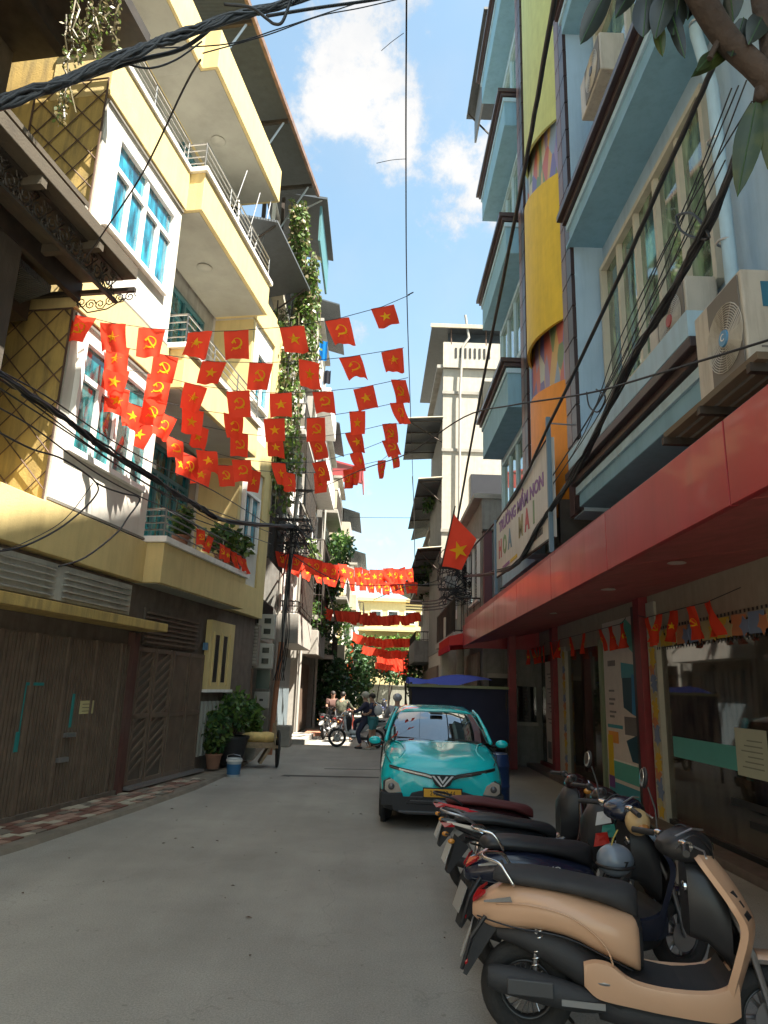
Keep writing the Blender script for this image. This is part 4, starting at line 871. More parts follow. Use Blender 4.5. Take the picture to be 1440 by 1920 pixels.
townhouse('last pale house on the left before the end of the street', -1, -1.75, 47.3, 54, 10.0, wpale, [('open', 3.3, .8, 'concrete'), ('open', 3.0, .8, wcream)], mfront=wpale, door='grey', roofover=.8)
# sloping dark awnings on the grey house just past the yellow one
aw = thing('sloping_awning', 'dark sheet awning jutting out beyond the third balcony of the yellow house', 'awning', YO, YRZ)
MB().hexa([(-1.0, 5.2, 12.9), (.68, 6.2, 13.1), (.68, 9.3, 13.1), (-1.0, 9.3, 12.9), (-1.0, 5.2, 12.96), (.68, 6.2, 13.16), (.68, 9.3, 13.16), (-1.0, 9.3, 12.96)]).build('awning_sheet', 'roof', aw)
for y in (6.3, 9.2): MB().tube((-.9, y, 12.0), (.6, y, 13.1), .03, 5).build('strut', 'iron', aw)
MB().box(-1.0, -.95, 6.9, 9.3, 11.8, 12.9).build('back_board', 'roof', aw)
aw = thing('rooftop_awning', 'dark rooftop awning with a teal side panel high on the left', 'awning')
a = [(-4.2, 19.6, 17.6), (-2.1, 19.6, 17.3), (-2.1, 23.0, 17.3), (-4.2, 23.0, 17.6)]
MB().hexa(a + [(p[0], p[1], p[2] + .08) for p in a]).build('awning_sheet', 'roof', aw)
MB().box(-2.35, -2.28, 19.8, 23, 15.9, 17.2).build('side_panel', paint('teal_sheet', (.06, .17, .18), .5), aw)
MB().tube((-3.4, 19.7, 16.6), (-2.2, 19.7, 17.4), .03, 5).build('strut', 'alu', aw); MB().box(-3.6, -3.5, 19.7, 19.8, 15.5, 17.4).build('post', 'iron', aw)
rp = thing('red_roof_porch', 'small red sheet roof porch high on the cream house', 'roof', (-2.45, 38.2, 13.0))
MB().hexa([(-2.4, 0, 1.9), (1.35, 0, 1.0), (1.35, 3.2, 1.0), (-2.4, 3.2, 1.9), (-2.4, 0, 2.0), (1.35, 0, 1.1), (1.35, 3.2, 1.1), (-2.4, 3.2, 2.0)]).build('roof_sheet', paint('red_sheet', (.36, .05, .05), .5), rp)
MB().hexa([(1.30, -.03, .35), (1.36, -.03, .35), (1.36, 3.2, .35), (1.30, 3.2, .35), (1.30, -.03, 1.02), (1.36, -.03, 1.02), (1.36, 3.2, 1.02), (1.30, 3.2, 1.02)]).build('roof_valance', paint('red_sheet', (.36, .05, .05), .5), rp)
MB().box(-2.3, 1.3, .0, .05, .2, 1.0).build('end_board', paint('red_board', (.30, .05, .05), .5), rp)
# long creeper down the front of the grey house
rng = random.Random(21); vn = MB(); va = MB(); vb = MB(); vc = MB()
def vine(px0, px1, ytop, ybot, n, Y=19.0, dens=70, w=.16):
    for i in range(n):
        px = rng.uniform(px0, px1); a = atY(px, ytop + rng.uniform(-12, 25), Y + rng.uniform(-.5, .4)); b = atY(px + rng.uniform(-8, 5), ybot + rng.uniform(-90, 60), a.y); pts = []
        for k in range(8):
            q = a.lerp(b, k / 7); pts.append((q.x + rng.uniform(-.05, .05), q.y + rng.uniform(-.05, .05), q.z))
        vn.path(pts, .012, 3)
        for k in range(dens):
            q = a.lerp(b, rng.random() ** .9); r = rng.random(); foliage_mb(va if r < .45 else vb if r < .75 else vc, (q.x, q.y, q.z), (w, w, w), 1, .15, rng, droop=1.2, shell=0)
vine(548, 575, 385, 520, 14, 18.9, 110, .10); vine(555, 598, 480, 640, 18, 18.9, 110, .10); vine(512, 562, 590, 900, 26, 18.45, 140, .12); vine(560, 600, 540, 700, 14, 20.0, 80, .12); vine(515, 550, 700, 935, 10, 18.4, 90, .12)
v = vn.build('creeper', 'dryvine'); tag(v, 'long green creeper trailing down the front of the grey house past the flags', 'plant')
va.build('leaf', 'green3', v, kind='stuff'); vb.build('leaf', 'green1', v, kind='stuff'); vc.build('dry_leaf', 'dryvine', v, kind='stuff')
# wrought iron balcony screen dark at the corner of the yellow house
sc = thing('balcony_screen', 'black curled iron screen at the far corner of the yellow house', 'grille', (-3.0, 18.35, 0))
for k in range(26):
    mb = MB(); scroll(mb, (-.12, 0, 8.2 + k * .17), .09, 1.5, 'y', 9, .012, 1 if k % 2 else -1); scroll(mb, (.08, 0, 8.28 + k * .17), .08, 1.5, 'y', 9, .012, -1 if k % 2 else 1); mb.build('scrollwork', 'iron', sc)
for x in (-.24, .2): MB().tube((x, 0, 8.1), (x, 0, 12.8), .02, 4).build('upright', 'iron', sc)
# laundry / blue cloth high on the left
for px, py, w, h, c, lab in ((607, 640, .35, .9, (.02, .20, .55), 'bright blue cloth hung out on a high balcony at left'), (614, 695, .3, .6, (.05, .05, .06), 'black garment hanging below the blue cloth')):
    q = atY(px, py, 27.0); mb = MB(); rows = [[(q.x + (i - 3) / 6 * w, q.y + .04 * sin(i * 1.7), q.z - j / 4 * h) for i in range(7)] for j in range(5)]; tag(mb.sheet(rows).build('laundry', cloth(lab[:12], c)), lab, 'laundry')

# ------------------------------------------------------------------ utility pole, meter boxes, cabinet on the left
up = thing('utility_pole', 'leaning slim utility pole at left with orange lower part, loaded with cables', 'pole', (-2.79, 19.85, 0))
MB().tube((0, 0, 0), (.12, .02, 3.0), .075, 10).build('pole_base', paint('orange_brown_pole', (.33, .13, .06), .7, dirt=.5), up, smooth=40)
MB().tube((.12, .02, 3.0), (.36, .02, 8.6), .062, 10).build('pole_shaft', 'concrete', up, smooth=40)
for k, z in enumerate((6.2, 6.5, 5.8, 7.4)):
    MB().box(-.4 + .1 * k, .75, -.04, .04, z, z + .07).build('cross_arm', 'iron', up)
for k in range(5): MB().lathe([(.03, 0), (.05, .03), (.03, .07), (.045, .1), (0, .12)], (-.25 + .2 * k, 0, 6.57), 10).build('insulator', 'white', up, smooth=40)
mtb = [MB().box(-.36, .36, -.14, .14, 0, .66).mesh('casing', paint('pale_grey_meter_box', (.40, .39, .34), .6, dirt=.35)), MB().box(-.09, .09, -.02, .02, -.07, .07).mesh('meter_window', paint('dark_meter_window', (.02, .025, .02), .2))]
for z, lab in ((3.02, 'upper white meter box with four dark windows on the left pole'), (2.24, 'lower white meter box with four dark windows on the left pole')):
    t = thing('meter_box', lab, 'meter box', (-3.12, 19.1, z), 0, 'electric meter boxes on the left pole')
    link('casing', mtb[0], t, bevel=.02)
    for i in (-1, 1):
        for j in (.2, .48): link('meter_window', mtb[1], t, loc=(i * .17, -.14, j))
    MB().lathe([(0, 0), (.03, 0), (.03, -.02), (0, -.02)], (-.15, -.14, .06), 8, 'y').build('seal', 'black', t)
t = thing('louvred_cabinet', 'grey louvred cabinet fixed to the wall beside the meter boxes', 'cabinet', (-3.42, 18.25, 2.28)); MB().box(-.42, .38, 0, .3, 0, 1.05).build('casing', paint('taupe_cabinet', (.21, .18, .15), .6, dirt=.4), t, bevel=.01)
for k in range(11): MB().hexa([(-.38, -.03, .06 + k * .088), (.34, -.03, .06 + k * .088), (.34, 0, .08 + k * .088), (-.38, 0, .08 + k * .088), (-.38, -.03, .10 + k * .088), (.34, -.03, .10 + k * .088), (.34, 0, .12 + k * .088), (-.38, 0, .12 + k * .088)]).build('slat', paint('taupe_slat', (.27, .24, .20), .6), t)
t = thing('junction_box', 'small pale junction box low on the left pole', 'electrical box', (-3.03, 19.4, 1.22)); MB().box(-.2, .2, -.1, .1, 0, .42).build('casing', paint('pale_box', (.34, .32, .28), .6, dirt=.3), t, bevel=.015); MB().box(-.05, .05, -.11, -.1, .18, .24).build('latch', 'iron', t)
MB().box(-.18, .18, -.06, .06, .5, 1.0).build('meter_glass', paint('green_grey_glass', (.08, .11, .09), .2), t)
for k in range(3): MB().tube((-.1 + .08 * k, 0, -.9), (-.1 + .08 * k, 0, 0), .02, 5).build('conduit', paint('grey_conduit', (.2, .22, .2), .6), t)
# low block and steps by the grey folding door
t = tag(MB().box(-3.0, -2.55, 22.3, 22.9, 0, .62).build('concrete_block', 'concrete', bevel=.02), 'pale concrete bollard block in front of the grey metal door', 'block')
MB().box(-2.9, -2.2, 23.4, 26.8, 0, .16).build('step', 'concrete', th2); MB().box(-2.6, -1.9, 27.5, 29.5, .0, .12).build('paving_step', paint('terracotta_paving', (.33, .15, .09), .7), th2)
for o in list(th2.children):
    if o.name.startswith(('step', 'paving_step')): o.location = (3.25, -22.2, 0)

# ------------------------------------------------------------------ right row
wtower = mat('tower_cream_wall', (.44, .40, .33), .85, var=.08, dirt=.45, streak=True, tint=(.22, .20, .17))
tw = townhouse('tall narrow cream tower house with vented parapet and dark roof sheets', 1, 2.30, 25.5, 31, 14.3, wtower, [], mfront=wgrey, door='brown', name='tower_house')
for z in (4.6, 7.6, 10.8, 13.2): MB().box(-.03, 9, -.05, 0, z, z + .12).build('string_course', 'concrete', tw)
MB().box(-.02, 9, -.12, .0, 14.3, 15.4).build('parapet', wtower, tw)
for k in range(8): MB().box(.45 + k * .19, .53 + k * .19, -.14, -.11, 14.72, 15.15).build('vent_slot', paint('deep_slot', (.03, .03, .03), .9), tw)
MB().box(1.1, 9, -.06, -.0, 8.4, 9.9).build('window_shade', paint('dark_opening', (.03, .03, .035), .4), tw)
mb = MB(); mb.path([(.85, -.16, 16.6), (1.0, -.16, 15.6), (.75, -.16, 15.2), (.65, -.16, 13.2), (.65, -.16, 5)], .05, 8); mb.build('drain_pipe', wpale, tw, smooth=40)
MB().box(-.5, 6, -.2, 7.5, 16.0, 16.08).build('roof_sheet', 'roof', tw); MB().box(-.55, 6, -.26, -.2, 15.98, 16.14).build('roof_trim', wcream, tw)
MB().box(.2, 6, .3, .36, 15.2, 16.0).build('back_sheet', 'roof', tw)
for x in (.3, 1.7): MB().tube((x, -.1, 15.3), (x, -.1, 16.0), .03, 5).build('post', 'rustiron', tw)
for z, dx, y1, lab in ((12.1, 1.36, 5.0, 'uppermost dark awning hanging off the street side of the cream tower'), (9.65, .92, 8.5, 'second dark awning on the cream tower, below a white rail'), (6.95, .9, 7.5, 'lowest dark awning on the cream tower, over plants')):
    t = thing('hanging_awning', lab, 'awning', (2.3, 25.3, z))
    MB().hexa([(-dx, 0, -.1), (0, 0, 0), (0, y1, 0), (-dx, y1, -.1), (-dx, 0, -.05), (0, 0, .05), (0, y1, .05), (-dx, y1, -.05)]).build('awning_sheet', 'roof', t)
    MB().tube((-dx, -.02, -.06), (.0, -.02, .04), .03, 5).build('edge_rail', wcream, t)
    for k in range(4): MB().tube((-dx, .2 + k * y1 / 4, -.12), (0, .2 + k * y1 / 4, -.05), .025, 4).build('rib', 'iron', t)
    MB().tube((-dx + .1, .3, -.1), (0, .3, -.9), .025, 4).build('stay', 'iron', t)
lowb = townhouse('low cluttered building with grey balconies between the blue building and the tower', 1, 2.9, 19.2, 25.2, 7.2, wgrey, [('open', 3.3, .8, 'concrete'), ], mfront=wgrey, door='brown', ground=3.4)
townhouse('dim brown house beyond the cream tower on the right', 1, 2.5, 31.5, 37, 9.0, mat('dim_brown_wall', (.15, .125, .09), .85, var=.2, dirt=.6, streak=True), [('box', 3.2, .8, wgrey), ('open', 3.0, .8, 'concrete')], door='brown', roofover=.8)
townhouse('pale house with black windows far on the right behind the flags', 1, 2.75, 37.5, 43, 7.0, wpale, [('box', 3.2, .7, wpale)], mfront=wpale, door='green', roofover=1.1)
townhouse('last grey house on the right before the street turns', 1, 3.3, 43.5, 50, 5.2, wgrey, [('open', 2.0, .7, wpale)], mfront=wgrey, door='green')
# buildings closing the street
townhouse('bright yellow cream building closing the end of the street', 1, -1.6, 62, 70, 9.4, wyel, [], mfront=None, door=None, cat='building', name='end_building', depth=14)
for o in [x for x in bpy.data.objects if x.name.startswith('end_building')]:
    for i in range(5):
        for zz in (4.9, 7.3):
            f = MB().box(1.0 + i * 1.5, 2.0 + i * 1.5, -.06, 0, zz, zz + 1.2).build('window', 'white', o); MB().box(1.1 + i * 1.5, 1.9 + i * 1.5, -.07, -.06, zz + .1, zz + 1.1).build('pane', 'darkglass', f)
    MB().box(-.1, 14, -1.3, 0, 6.6, 6.75).build('balcony', 'yellow', o); MB().box(-.2, 14, -.3, 0, 9.3, 9.6).build('cornice', wyel, o)
gw = tag(MB().box(-1.0, 6, 57.5, 57.8, 0, 2.0).box(-1.0, 6, 57.4, 57.9, 2.0, 2.1).build('boundary_wall', mat('mossy_grey_wall', (.22, .22, .18), .9, var=.15, dirt=.7, streak=True)), 'mossy grey wall across the end of the street', 'wall')
townhouse('lit cream low house behind the mossy wall', 1, -.4, 58.3, 61.5, 4.2, wyel, [], door=None, name='low_house')
t = thing('end_roof', 'dark corrugated roof slab above the yellow end building', 'roof', (1.5, 46, 7.6)); MB().hexa([(-.3, 0, 1.1), (1.8, 0, .2), (1.8, 5, .2), (-.3, 5, 1.1), (-.3, 0, 1.2), (1.8, 0, 1.5), (1.8, 5, 1.5), (-.3, 5, 1.2)]).build('roof_sheet', 'roof', t)
# buildings behind the camera and beyond the frame: left side only, the right stays open for bounced sun
townhouse('cream town house behind the camera on the left', -1, -5.6, -12, .0, 13, wcream, [('balcony', 3.4, .6, wcream), ('balcony', 3.4, .6, wcream)], door='brown')

# ------------------------------------------------------------------ tarpaulin stall on the right
ts = thing('market_stall', 'street stall under a blue tarpaulin with dark side sheet behind the car', 'stall', (0, 0, 0))
rows = []
for j in range(7):
    r = []
    for i in range(11):
        s = i / 10; q = j / 6; r.append((.82 + 1.9 * s, 16.6 + q * 3.0, 2.02 + .10 * sin(q * pi) + .05 * sin(s * 9 + q * 4) + .14 * s - .12 * (1 - q) ** 2 * (1 - .3 * s)))
    rows.append(r)
MB().sheet(rows).build('tarpaulin', cloth('blue_tarpaulin', (.10, .13, .48), .25), ts, smooth=True)
rows = [[(.80 + 2.3 * i / 10, 16.62 + .03 * sin(i * 1.9 + j), 1.90 - j * .17) for i in range(11)] for j in range(8)]
MB().sheet(rows).build('side_sheet', cloth('dark_sheet', (.035, .035, .055), .1), ts, smooth=True)
MB().box(.78, 3.1, 16.55, 16.60, 1.90, 1.96).build('rail', paint('green_wood_rail', (.18, .19, .10), .7), ts)
for x, y in ((.84, 16.65), (3.05, 16.65), (.84, 19.5), (3.05, 19.5)): MB().tube((x, y, 0), (x, y, 2.0), .03, 6).build('pole', 'iron', ts)
MB().box(.95, 2.9, 17.0, 18.8, .7, .76).build('table_top', 'wood', ts)

# right-hand poles
rp_ = thing('utility_pole', 'pale concrete utility pole on the right with a tangle of cables', 'pole', (2.62, 22.0, 0))
MB().tube((0, 0, 0), (0, 0, 6.4), .13, 12, .10).build('pole_shaft', paint('pale_concrete', (.45, .42, .34), .85, dirt=.35), rp_, smooth=40)  # paler concrete tone than the left pole
for z in (5.6, 4.9): MB().box(-.7, .8, -.05, .05, z, z + .08).build('cross_arm', 'iron', rp_)
for k, (x, y, z) in enumerate(((-.35, -.1, 5.0), (.45, -.1, 4.7), (.35, -.1, 5.3), (-.3, 0, 4.3))): MB().box(x - .16, x + .16, y - .1, y + .1, z, z + .34).build('cable_box', paint('grey_cable_box', (.3, .31, .3), .6, dirt=.4), rp_)
for k, (x, z, h) in enumerate(((-.42, 3.3, .75), (-.5, 2.0, 1.0))): MB().box(x - .10, x + .12, -.12, .1, z, z + h).build('meter_box', paint('cream_box', (.48, .45, .36), .6, dirt=.3), rp_)
t = thing('steel_post', 'maroon square steel post rising behind the red awning', 'post', (3.02, 19.1, 0)); MB().box(-.11, .11, -.1, .1, 3.2, 6.2).build('shaft', paint('maroon_steel', (.10, .03, .035), .5), t); MB().box(-.15, .15, -.14, .14, 6.2, 6.25).build('cap', 'iron', t)

# ------------------------------------------------------------------ plants, pots, cart, bucket at the left kerb
def potted(loc, label, pot='terracotta', ph=.3, pr=.17, cz=.8, cr=(.35, .35, .45), n=420, ls=.13, mg='green1', mg2='green2', box_=False, group='potted plants along the left wall', seed=1):
    rg = random.Random(seed); t = thing('potted_plant', label, 'plant', loc, rg.uniform(0, 3), group)
    if box_: MB().box(-pr, pr, -pr, pr, 0, ph).build('planter', pot, t, bevel=.02)
    else: MB().lathe([(.0, 0), (pr * .7, 0), (pr, ph * .9), (pr * 1.08, ph * .9), (pr * 1.08, ph), (pr * .9, ph), (pr * .85, ph * .9), (0, ph * .9)], (0, 0, 0), 16).build('pot', pot, t, smooth=40)
    st = MB()
    for k in range(7): a = rg.uniform(0, 6.28); st.path([(0, 0, ph * .9), (.3 * cr[0] * cos(a), .3 * cr[1] * sin(a), cz * .7), (.8 * cr[0] * cos(a), .8 * cr[1] * sin(a), cz + rg.uniform(-.1, .3) * cr[2])], .012, 4)
    st.build('stem', 'bark', t); a = MB(); b = MB()
    foliage_mb(a, (0, 0, cz), cr, n // 2, ls, rg); foliage_mb(b, (0, 0, cz), cr, n // 2, ls, rg)
    a.build('leaf', mg, t, kind='stuff'); b.build('leaf', mg2, t, kind='stuff'); return t
potted((-3.35, 15.5, .09), 'small clay pot with wispy green plant at the foot of the gate', cz=.75, cr=(.30, .30, .5), n=380, ls=.14, mg='green3', seed=1)
potted((-3.15, 16.3, .09), 'dense dark bush in a big black planter', 'black', .62, .36, 1.15, (.5, .45, .42), 800, .12, 'green2', 'green1', seed=2)
potted((-3.5, 17.2, .09), 'tall spiky plant behind the cart', 'concrete', .4, .2, 1.15, (.32, .32, .5), 240, .32, 'green3', 'green1', seed=3)
potted((-2.95, 17.5, .09), 'young leafy plant rising beside the handcart', 'concrete', .35, .18, .95, (.25, .25, .35), 200, .2, 'green1', 'green3', seed=4)
for i, (y, z, lab) in enumerate(((13.0, 4.28, 'potted bush on the lowest balcony of the yellow house, near end'), (15.0, 4.30, 'wide dark potted bush on the lowest balcony of the yellow house'), (15.8, 4.3, 'spiky potted plant at the far end of the lowest balcony'))):
    x = -6.19 + .175 * y + .12; potted((x, y, z), lab, 'terracotta', .25, .16, .62 if i else .5, (.28, .4, .3) if i else (.14, .14, .3), 260, .16, 'green2', 'green3', group='potted plants on the yellow balcony', seed=10 + i)
# big shrubs down the street
for i, (x, y, z, r, n, lab) in enumerate(((-2.3, 33.5, 1.9, (1.1, 1.6, 1.7), 1500, 'large dark shrub spilling over the left pavement beyond the grey door'), (-1.75, 38.5, 2.6, (1.0, 1.5, 2.0), 1200, 'tall dark shrub behind the parked motorbikes'), (-2.2, 30.2, 6.3, (.6, 1.2, .9), 700, 'green bush on a first floor balcony at left'), (-2.0, 34.5, 8.6, (.7, 1.6, .9), 700, 'bright bush on a high balcony at left'), (2.35, 33.0, 6.9, (.8, 1.2, .9), 600, 'bush growing on the brown house at right'), (2.0, 36.8, 2.6, (.5, 1.0, 1.4), 500, 'dark shrub at right beyond the stall'))):
    t = thing('shrub', lab, 'shrub', (x, y, 0)); a = MB(); b = MB(); rg = random.Random(40 + i)
    foliage_mb(a, (0, 0, z), r, n // 2, .24, rg); foliage_mb(b, (0, 0, z), r, n // 2, .24, rg); zb = 0 if z < 4 else z - r[2]
    tr = MB()
    for k in range(5): tr.path([(.1 * k - .2, 0, zb), (.2 * k - .4, .2, (zb + z) / 2 + .1), (.3 * k - .6, .1 * k, z + r[2] * .5)], .05, 5, .02)
    tr.build('trunk', 'bark', t); a.build('crown', 'green2', t, kind='stuff'); b.build('crown', 'green1' if i in (3, 2) else 'green2', t, kind='stuff')
# roof garden hedge of the end building
t = thing('hedge', 'sunlit leafy hedge along the end building behind the flags', 'hedge', (2.0, 60.5, 5.2)); a = MB(); b = MB(); rg = random.Random(77)
for k in range(6): foliage_mb(a, (-2.4 + k * .95, 0, rg.uniform(-.2, .3)), (.8, .6, .75), 170, .4, rg); foliage_mb(b, (-2.4 + k * .95, 0, rg.uniform(-.2, .3)), (.8, .6, .75), 120, .4, rg)
a.build('leaf', 'green1', t, kind='stuff'); b.build('leaf', 'green3', t, kind='stuff'); MB().box(-3, 3.2, -.4, .5, -.9, -.6).build('planter', wyel, t)
for i, (px, yb, h) in enumerate(((728, 1330, 2.6), (706, 1335, 3.0))):
    q = atZ(px, yb, 0); q = Vector((1.0 + .9 * (-i), 52.0, 0)); t = thing('street_tree', ['thin young tree in front of the mossy wall', 'second thin dark tree left of the young tree'][i], 'tree', q); MB().path([(0, 0, 0), (.1, 0, 1.3), (.35, .1, h)], .06, 6, .03).build('trunk', 'bark', t)
    mb = MB(); foliage_mb(mb, (.35, 0, h), (.8, .7, .5), 260, .24, random.Random(i)); mb.build('crown', 'green2', t, kind='stuff')
# handcart
hc = thing('handcart', 'wooden handcart with one spoked wheel and yellow sacks by the left pole', 'cart', (-2.62, 16.9, 0), R(12))
MB().box(-.75, .35, -.35, .35, .50, .55).build('bed', 'wood', hc)
for y in (-.35, .32): MB().box(-.95, .45, y, y + .04, .44, .50).build('side_beam', 'wood', hc)
for x in (-.7, .3): MB().box(x, x + .05, -.33, .33, .44, .5).build('cross_beam', 'wood', hc)
for x, y in ((-.72, -.33), (-.72, .28)): MB().box(x, x + .05, y, y + .05, .0, .44).build('leg', 'wood', hc)
MB().hexa([(.0, -.34, .1), (.06, -.34, .1), (.28, -.30, .46), (.20, -.30, .46), (.0, .3, .1), (.06, .3, .1), (.28, .3, .46), (.2, .3, .46)]).build('brace', 'wood', hc)
wh = MB().torus((.42, -.1, .42), .39, .028, 'x', 28, 6).build('wheel', 'rubber', hc, smooth=True)
wh2 = MB().torus((.42, -.1, .42), .35, .012, 'x', 24, 6).build('rim', 'iron', wh, smooth=True); mb = MB()
for k in range(10): a = k * pi / 5; mb.tube((.42, -.1, .42), (.42, -.1 + .35 * cos(a), .42 + .35 * sin(a)), .008, 4)
mb.build('spokes', 'iron', wh); MB().lathe([(0, -.06), (.04, -.06), (.04, .06), (0, .06)], (.42, -.1, .42), 10, 'x').build('hub', 'iron', wh)
MB().box(.30, .34, -.35, -.3, .4, 1.05).build('stake', 'wood', hc); MB().box(.30, .34, .3, .35, .4, .95).build('stake', 'wood', hc)
sk = tag(MB().ball((0, 0, 0), (.34, .2, .12), 14, 8).ball((.25, .05, .0), (.25, .2, .13), 14, 8).build('sack', mat('yellow_sacking', (.62, .43, .16), .85, var=.2, vscale=9, bump=.4, bscale=14), smooth=True), 'bulging pale yellow sack lying on the handcart', 'sack'); sk.location = (-2.72, 16.85, .65)
# bucket
bk = thing('paint_bucket', 'white and blue plastic paint bucket standing on the left road edge', 'bucket', (-2.82, 15.05, .0))
MB().lathe([(0, 0), (.125, 0), (.15, .33), (.155, .335), (.155, .36), (.14, .36), (.13, .03), (0, .03)], (0, 0, 0), 20).build('body', paint('pale_grey_bucket', (.42, .45, .46), .5, dirt=.3), bk, smooth=40)
MB().lathe([(.131, .05), (.147, .25), (.150, .25), (.134, .05)], (0, 0, 0), 20).build('label_band', paint('blue_label', (.03, .12, .25), .5), bk, smooth=40)
MB().path([(-.15, 0, .33), (-.13, -.1, .42), (0, -.14, .45), (.13, -.1, .42), (.15, 0, .33)], .005, 4).build('handle', 'alu', bk)
MB().lathe([(.155, .30), (.165, .30), (.165, .34), (.155, .34)], (0, 0, 0), 20).build('rim', 'white', bk, smooth=40)
# banner post down the street
t = thing('banner_post', 'narrow red and orange vertical banner on a post down the left side', 'banner', (-1.55, 41, 0)); MB().tube((0, 0, 0), (0, 0, 4.4), .04, 6).build('post', 'iron', t)
MB().sheet([[(-.22, .02 * sin(k), 4.3 - k * .35), (.22, .02 * cos(k), 4.3 - k * .35)] for k in range(7)]).build('banner', cloth('orange_red_banner', (.6, .10, .03)), t)
# ------------------------------------------------------------------ clutter on the left middle-distance fronts: iron cages, air conditioners, pipes, trailing plants
rg = random.Random(31)
def cage(lab, x, y0, y1, z0, z1, d=.75):
    t = thing('window_cage', lab, 'window cage', (x, y0, z0), 0, 'iron cages on the balconies at left'); L_ = y1 - y0; H_ = z1 - z0
    for k in range(int(L_ / .16) + 1): MB().tube((d, k * .16, 0), (d, k * .16, H_), .012, 4).build('bar', 'iron', t)
    for k in range(int(d / .16) + 1): MB().tube((k * .16, 0, 0), (k * .16, 0, H_), .012, 4).build('bar', 'iron', t)
    for z in (0, H_ * .5, H_): MB().path([(0, 0, z), (d, 0, z), (d, L_, z)], .018, 4).build('rail', 'iron', t)
    return t
cage('dark iron window cage above the white box balcony', -3.23, 22.4, 26.6, 4.3, 6.4)
cage('iron window cage on the second floor over the grey folding door', -3.23, 22.4, 26.6, 7.7, 9.9, .65)
cage('tall iron cage on the narrow grey house by the pole', -3.73, 18.7, 21.7, 5.2, 7.5, .7)
cage('iron cage on the cream house below its white slanting balconies', -2.98, 27.6, 31.2, 4.2, 6.5, .75)
for i, (x, y, z, r, n, lab) in enumerate(((-2.55, 24.5, 6.4, (.35, 1.4, .55), 500, 'trailing plants spilling over the caged balcony at left'), (-2.5, 28.8, 4.6, (.4, 1.5, .7), 600, 'hanging green plants on the cream house balcony'), (-2.2, 33.5, 5.0, (.5, 1.5, 1.0), 600, 'thick greenery hanging over the grey house balcony at left'), (-1.9, 39, 5.6, (.5, 1.4, .9), 500, 'greenery on the cream balconied house'), (-3.2, 20.5, 9.4, (.4, 1.0, .6), 350, 'planter greenery beside the creeper'), (2.0, 28.5, 9.9, (.35, 1.0, .4), 300, 'plants on the ledge of the cream tower'), (2.1, 29, 7.3, (.4, 1.2, .45), 300, 'bushy plants above the lowest tower awning'))):
    t = thing('balcony_plant', lab, 'plant', (x, y, z)); a = MB(); b = MB()
    foliage_mb(a, (0, 0, 0), r, n // 2, .2, rg, droop=.9); foliage_mb(b, (0, 0, -.2), (r[0], r[1], r[2] * 1.3), n // 2, .16, rg, droop=1.2)
    a.build('leaf', 'green1' if i % 2 else 'green3', t, kind='stuff'); b.build('leaf', 'green2', t, kind='stuff'); MB().box(-r[0] * .6, r[0] * .4, -r[1] * .8, r[1] * .8, -.25, -.05).build('planter', 'concrete', t)
for x, y, z, lab in ((-2.95, 23.2, 10.9, 'grey air conditioner above the cages at left'), (-2.6, 30.4, 10.9, 'air conditioner on the white slanting balcony house'), (-2.35, 35.5, 7.4, 'air conditioner on the grey town house at left'), (2.3, 33.2, 5.6, 'pale air conditioner on the dim brown house at right'), (2.45, 38.6, 5.2, 'air conditioner with black fan on the pale house far right')):
    t = thing('air_conditioner', lab, 'air conditioner', (x, y, z), 0, 'outdoor units down the street'); s_ = 1 if x < 0 else -1
    MB().box(-.16, .16, -.4, .4, 0, .58).build('casing', 'acshell', t, bevel=.02); MB().lathe([(0, 0), (.22, 0), (.22, .01), (0, .01)], (.16 * s_, -.08, .29), 16, 'x').build('fan_grille', 'black', t)
# drain pipes and cables down the left fronts
for i, (x, y, h) in enumerate(((-3.15, 22.35, 14), (-2.9, 27.25, 15), (-2.65, 31.85, 12), (-3.65, 18.55, 12))):
    tag(MB().path([(x, y, 0), (x, y, h * .5), (x + .03, y + .03, h)], .06, 8).build('drain_pipe', wpale, smooth=40), ['pale drain pipe at the corner of the box balcony house', 'drain pipe between the box balcony house and the cream house', 'drain pipe at the corner of the grey town house', 'drain pipe just past the yellow house'][i], 'pipe')

# greenery closing the street on the left and behind the flags
rg = random.Random(91)
for i, (x, y, z, r, n, lab) in enumerate(((-1.3, 44.5, 2.6, (1.0, 2.0, 2.4), 1300, 'big dark leafy tree crowding the left side near the end of the street'), (-.9, 51.5, 3.2, (1.1, 1.6, 2.2), 1000, 'leafy tree standing left of the mossy wall'), (3.0, 52.5, 4.2, (1.4, 1.6, 1.6), 1000, 'bright green tree right of centre behind the farthest flags'), (1.1, 56.0, 4.6, (1.8, 1.0, .9), 1000, 'sunlit green canopy over the mossy wall'))):
    t = thing('street_tree', lab, 'tree', (x, y, 0)); a = MB(); b = MB(); foliage_mb(a, (0, 0, z), r, n // 2, .28, rg); foliage_mb(b, (.1, 0, z + .2), r, n // 2, .28, rg)
    tr = MB().path([(0, 0, 0), (.05, 0, z * .5), (.2, 0, z)], .09, 6, .05)
    for k in range(4): tr.path([(.05, 0, z * .5), (rg.uniform(-.6, .6) * r[0], rg.uniform(-.5, .5), z + rg.uniform(0, .5) * r[2])], .04, 5, .015)
    tr.build('trunk', 'bark', t); a.build('crown', 'green2' if i < 2 else 'green1', t, kind='stuff'); b.build('crown', 'green2' if i < 1 else 'green3', t, kind='stuff')
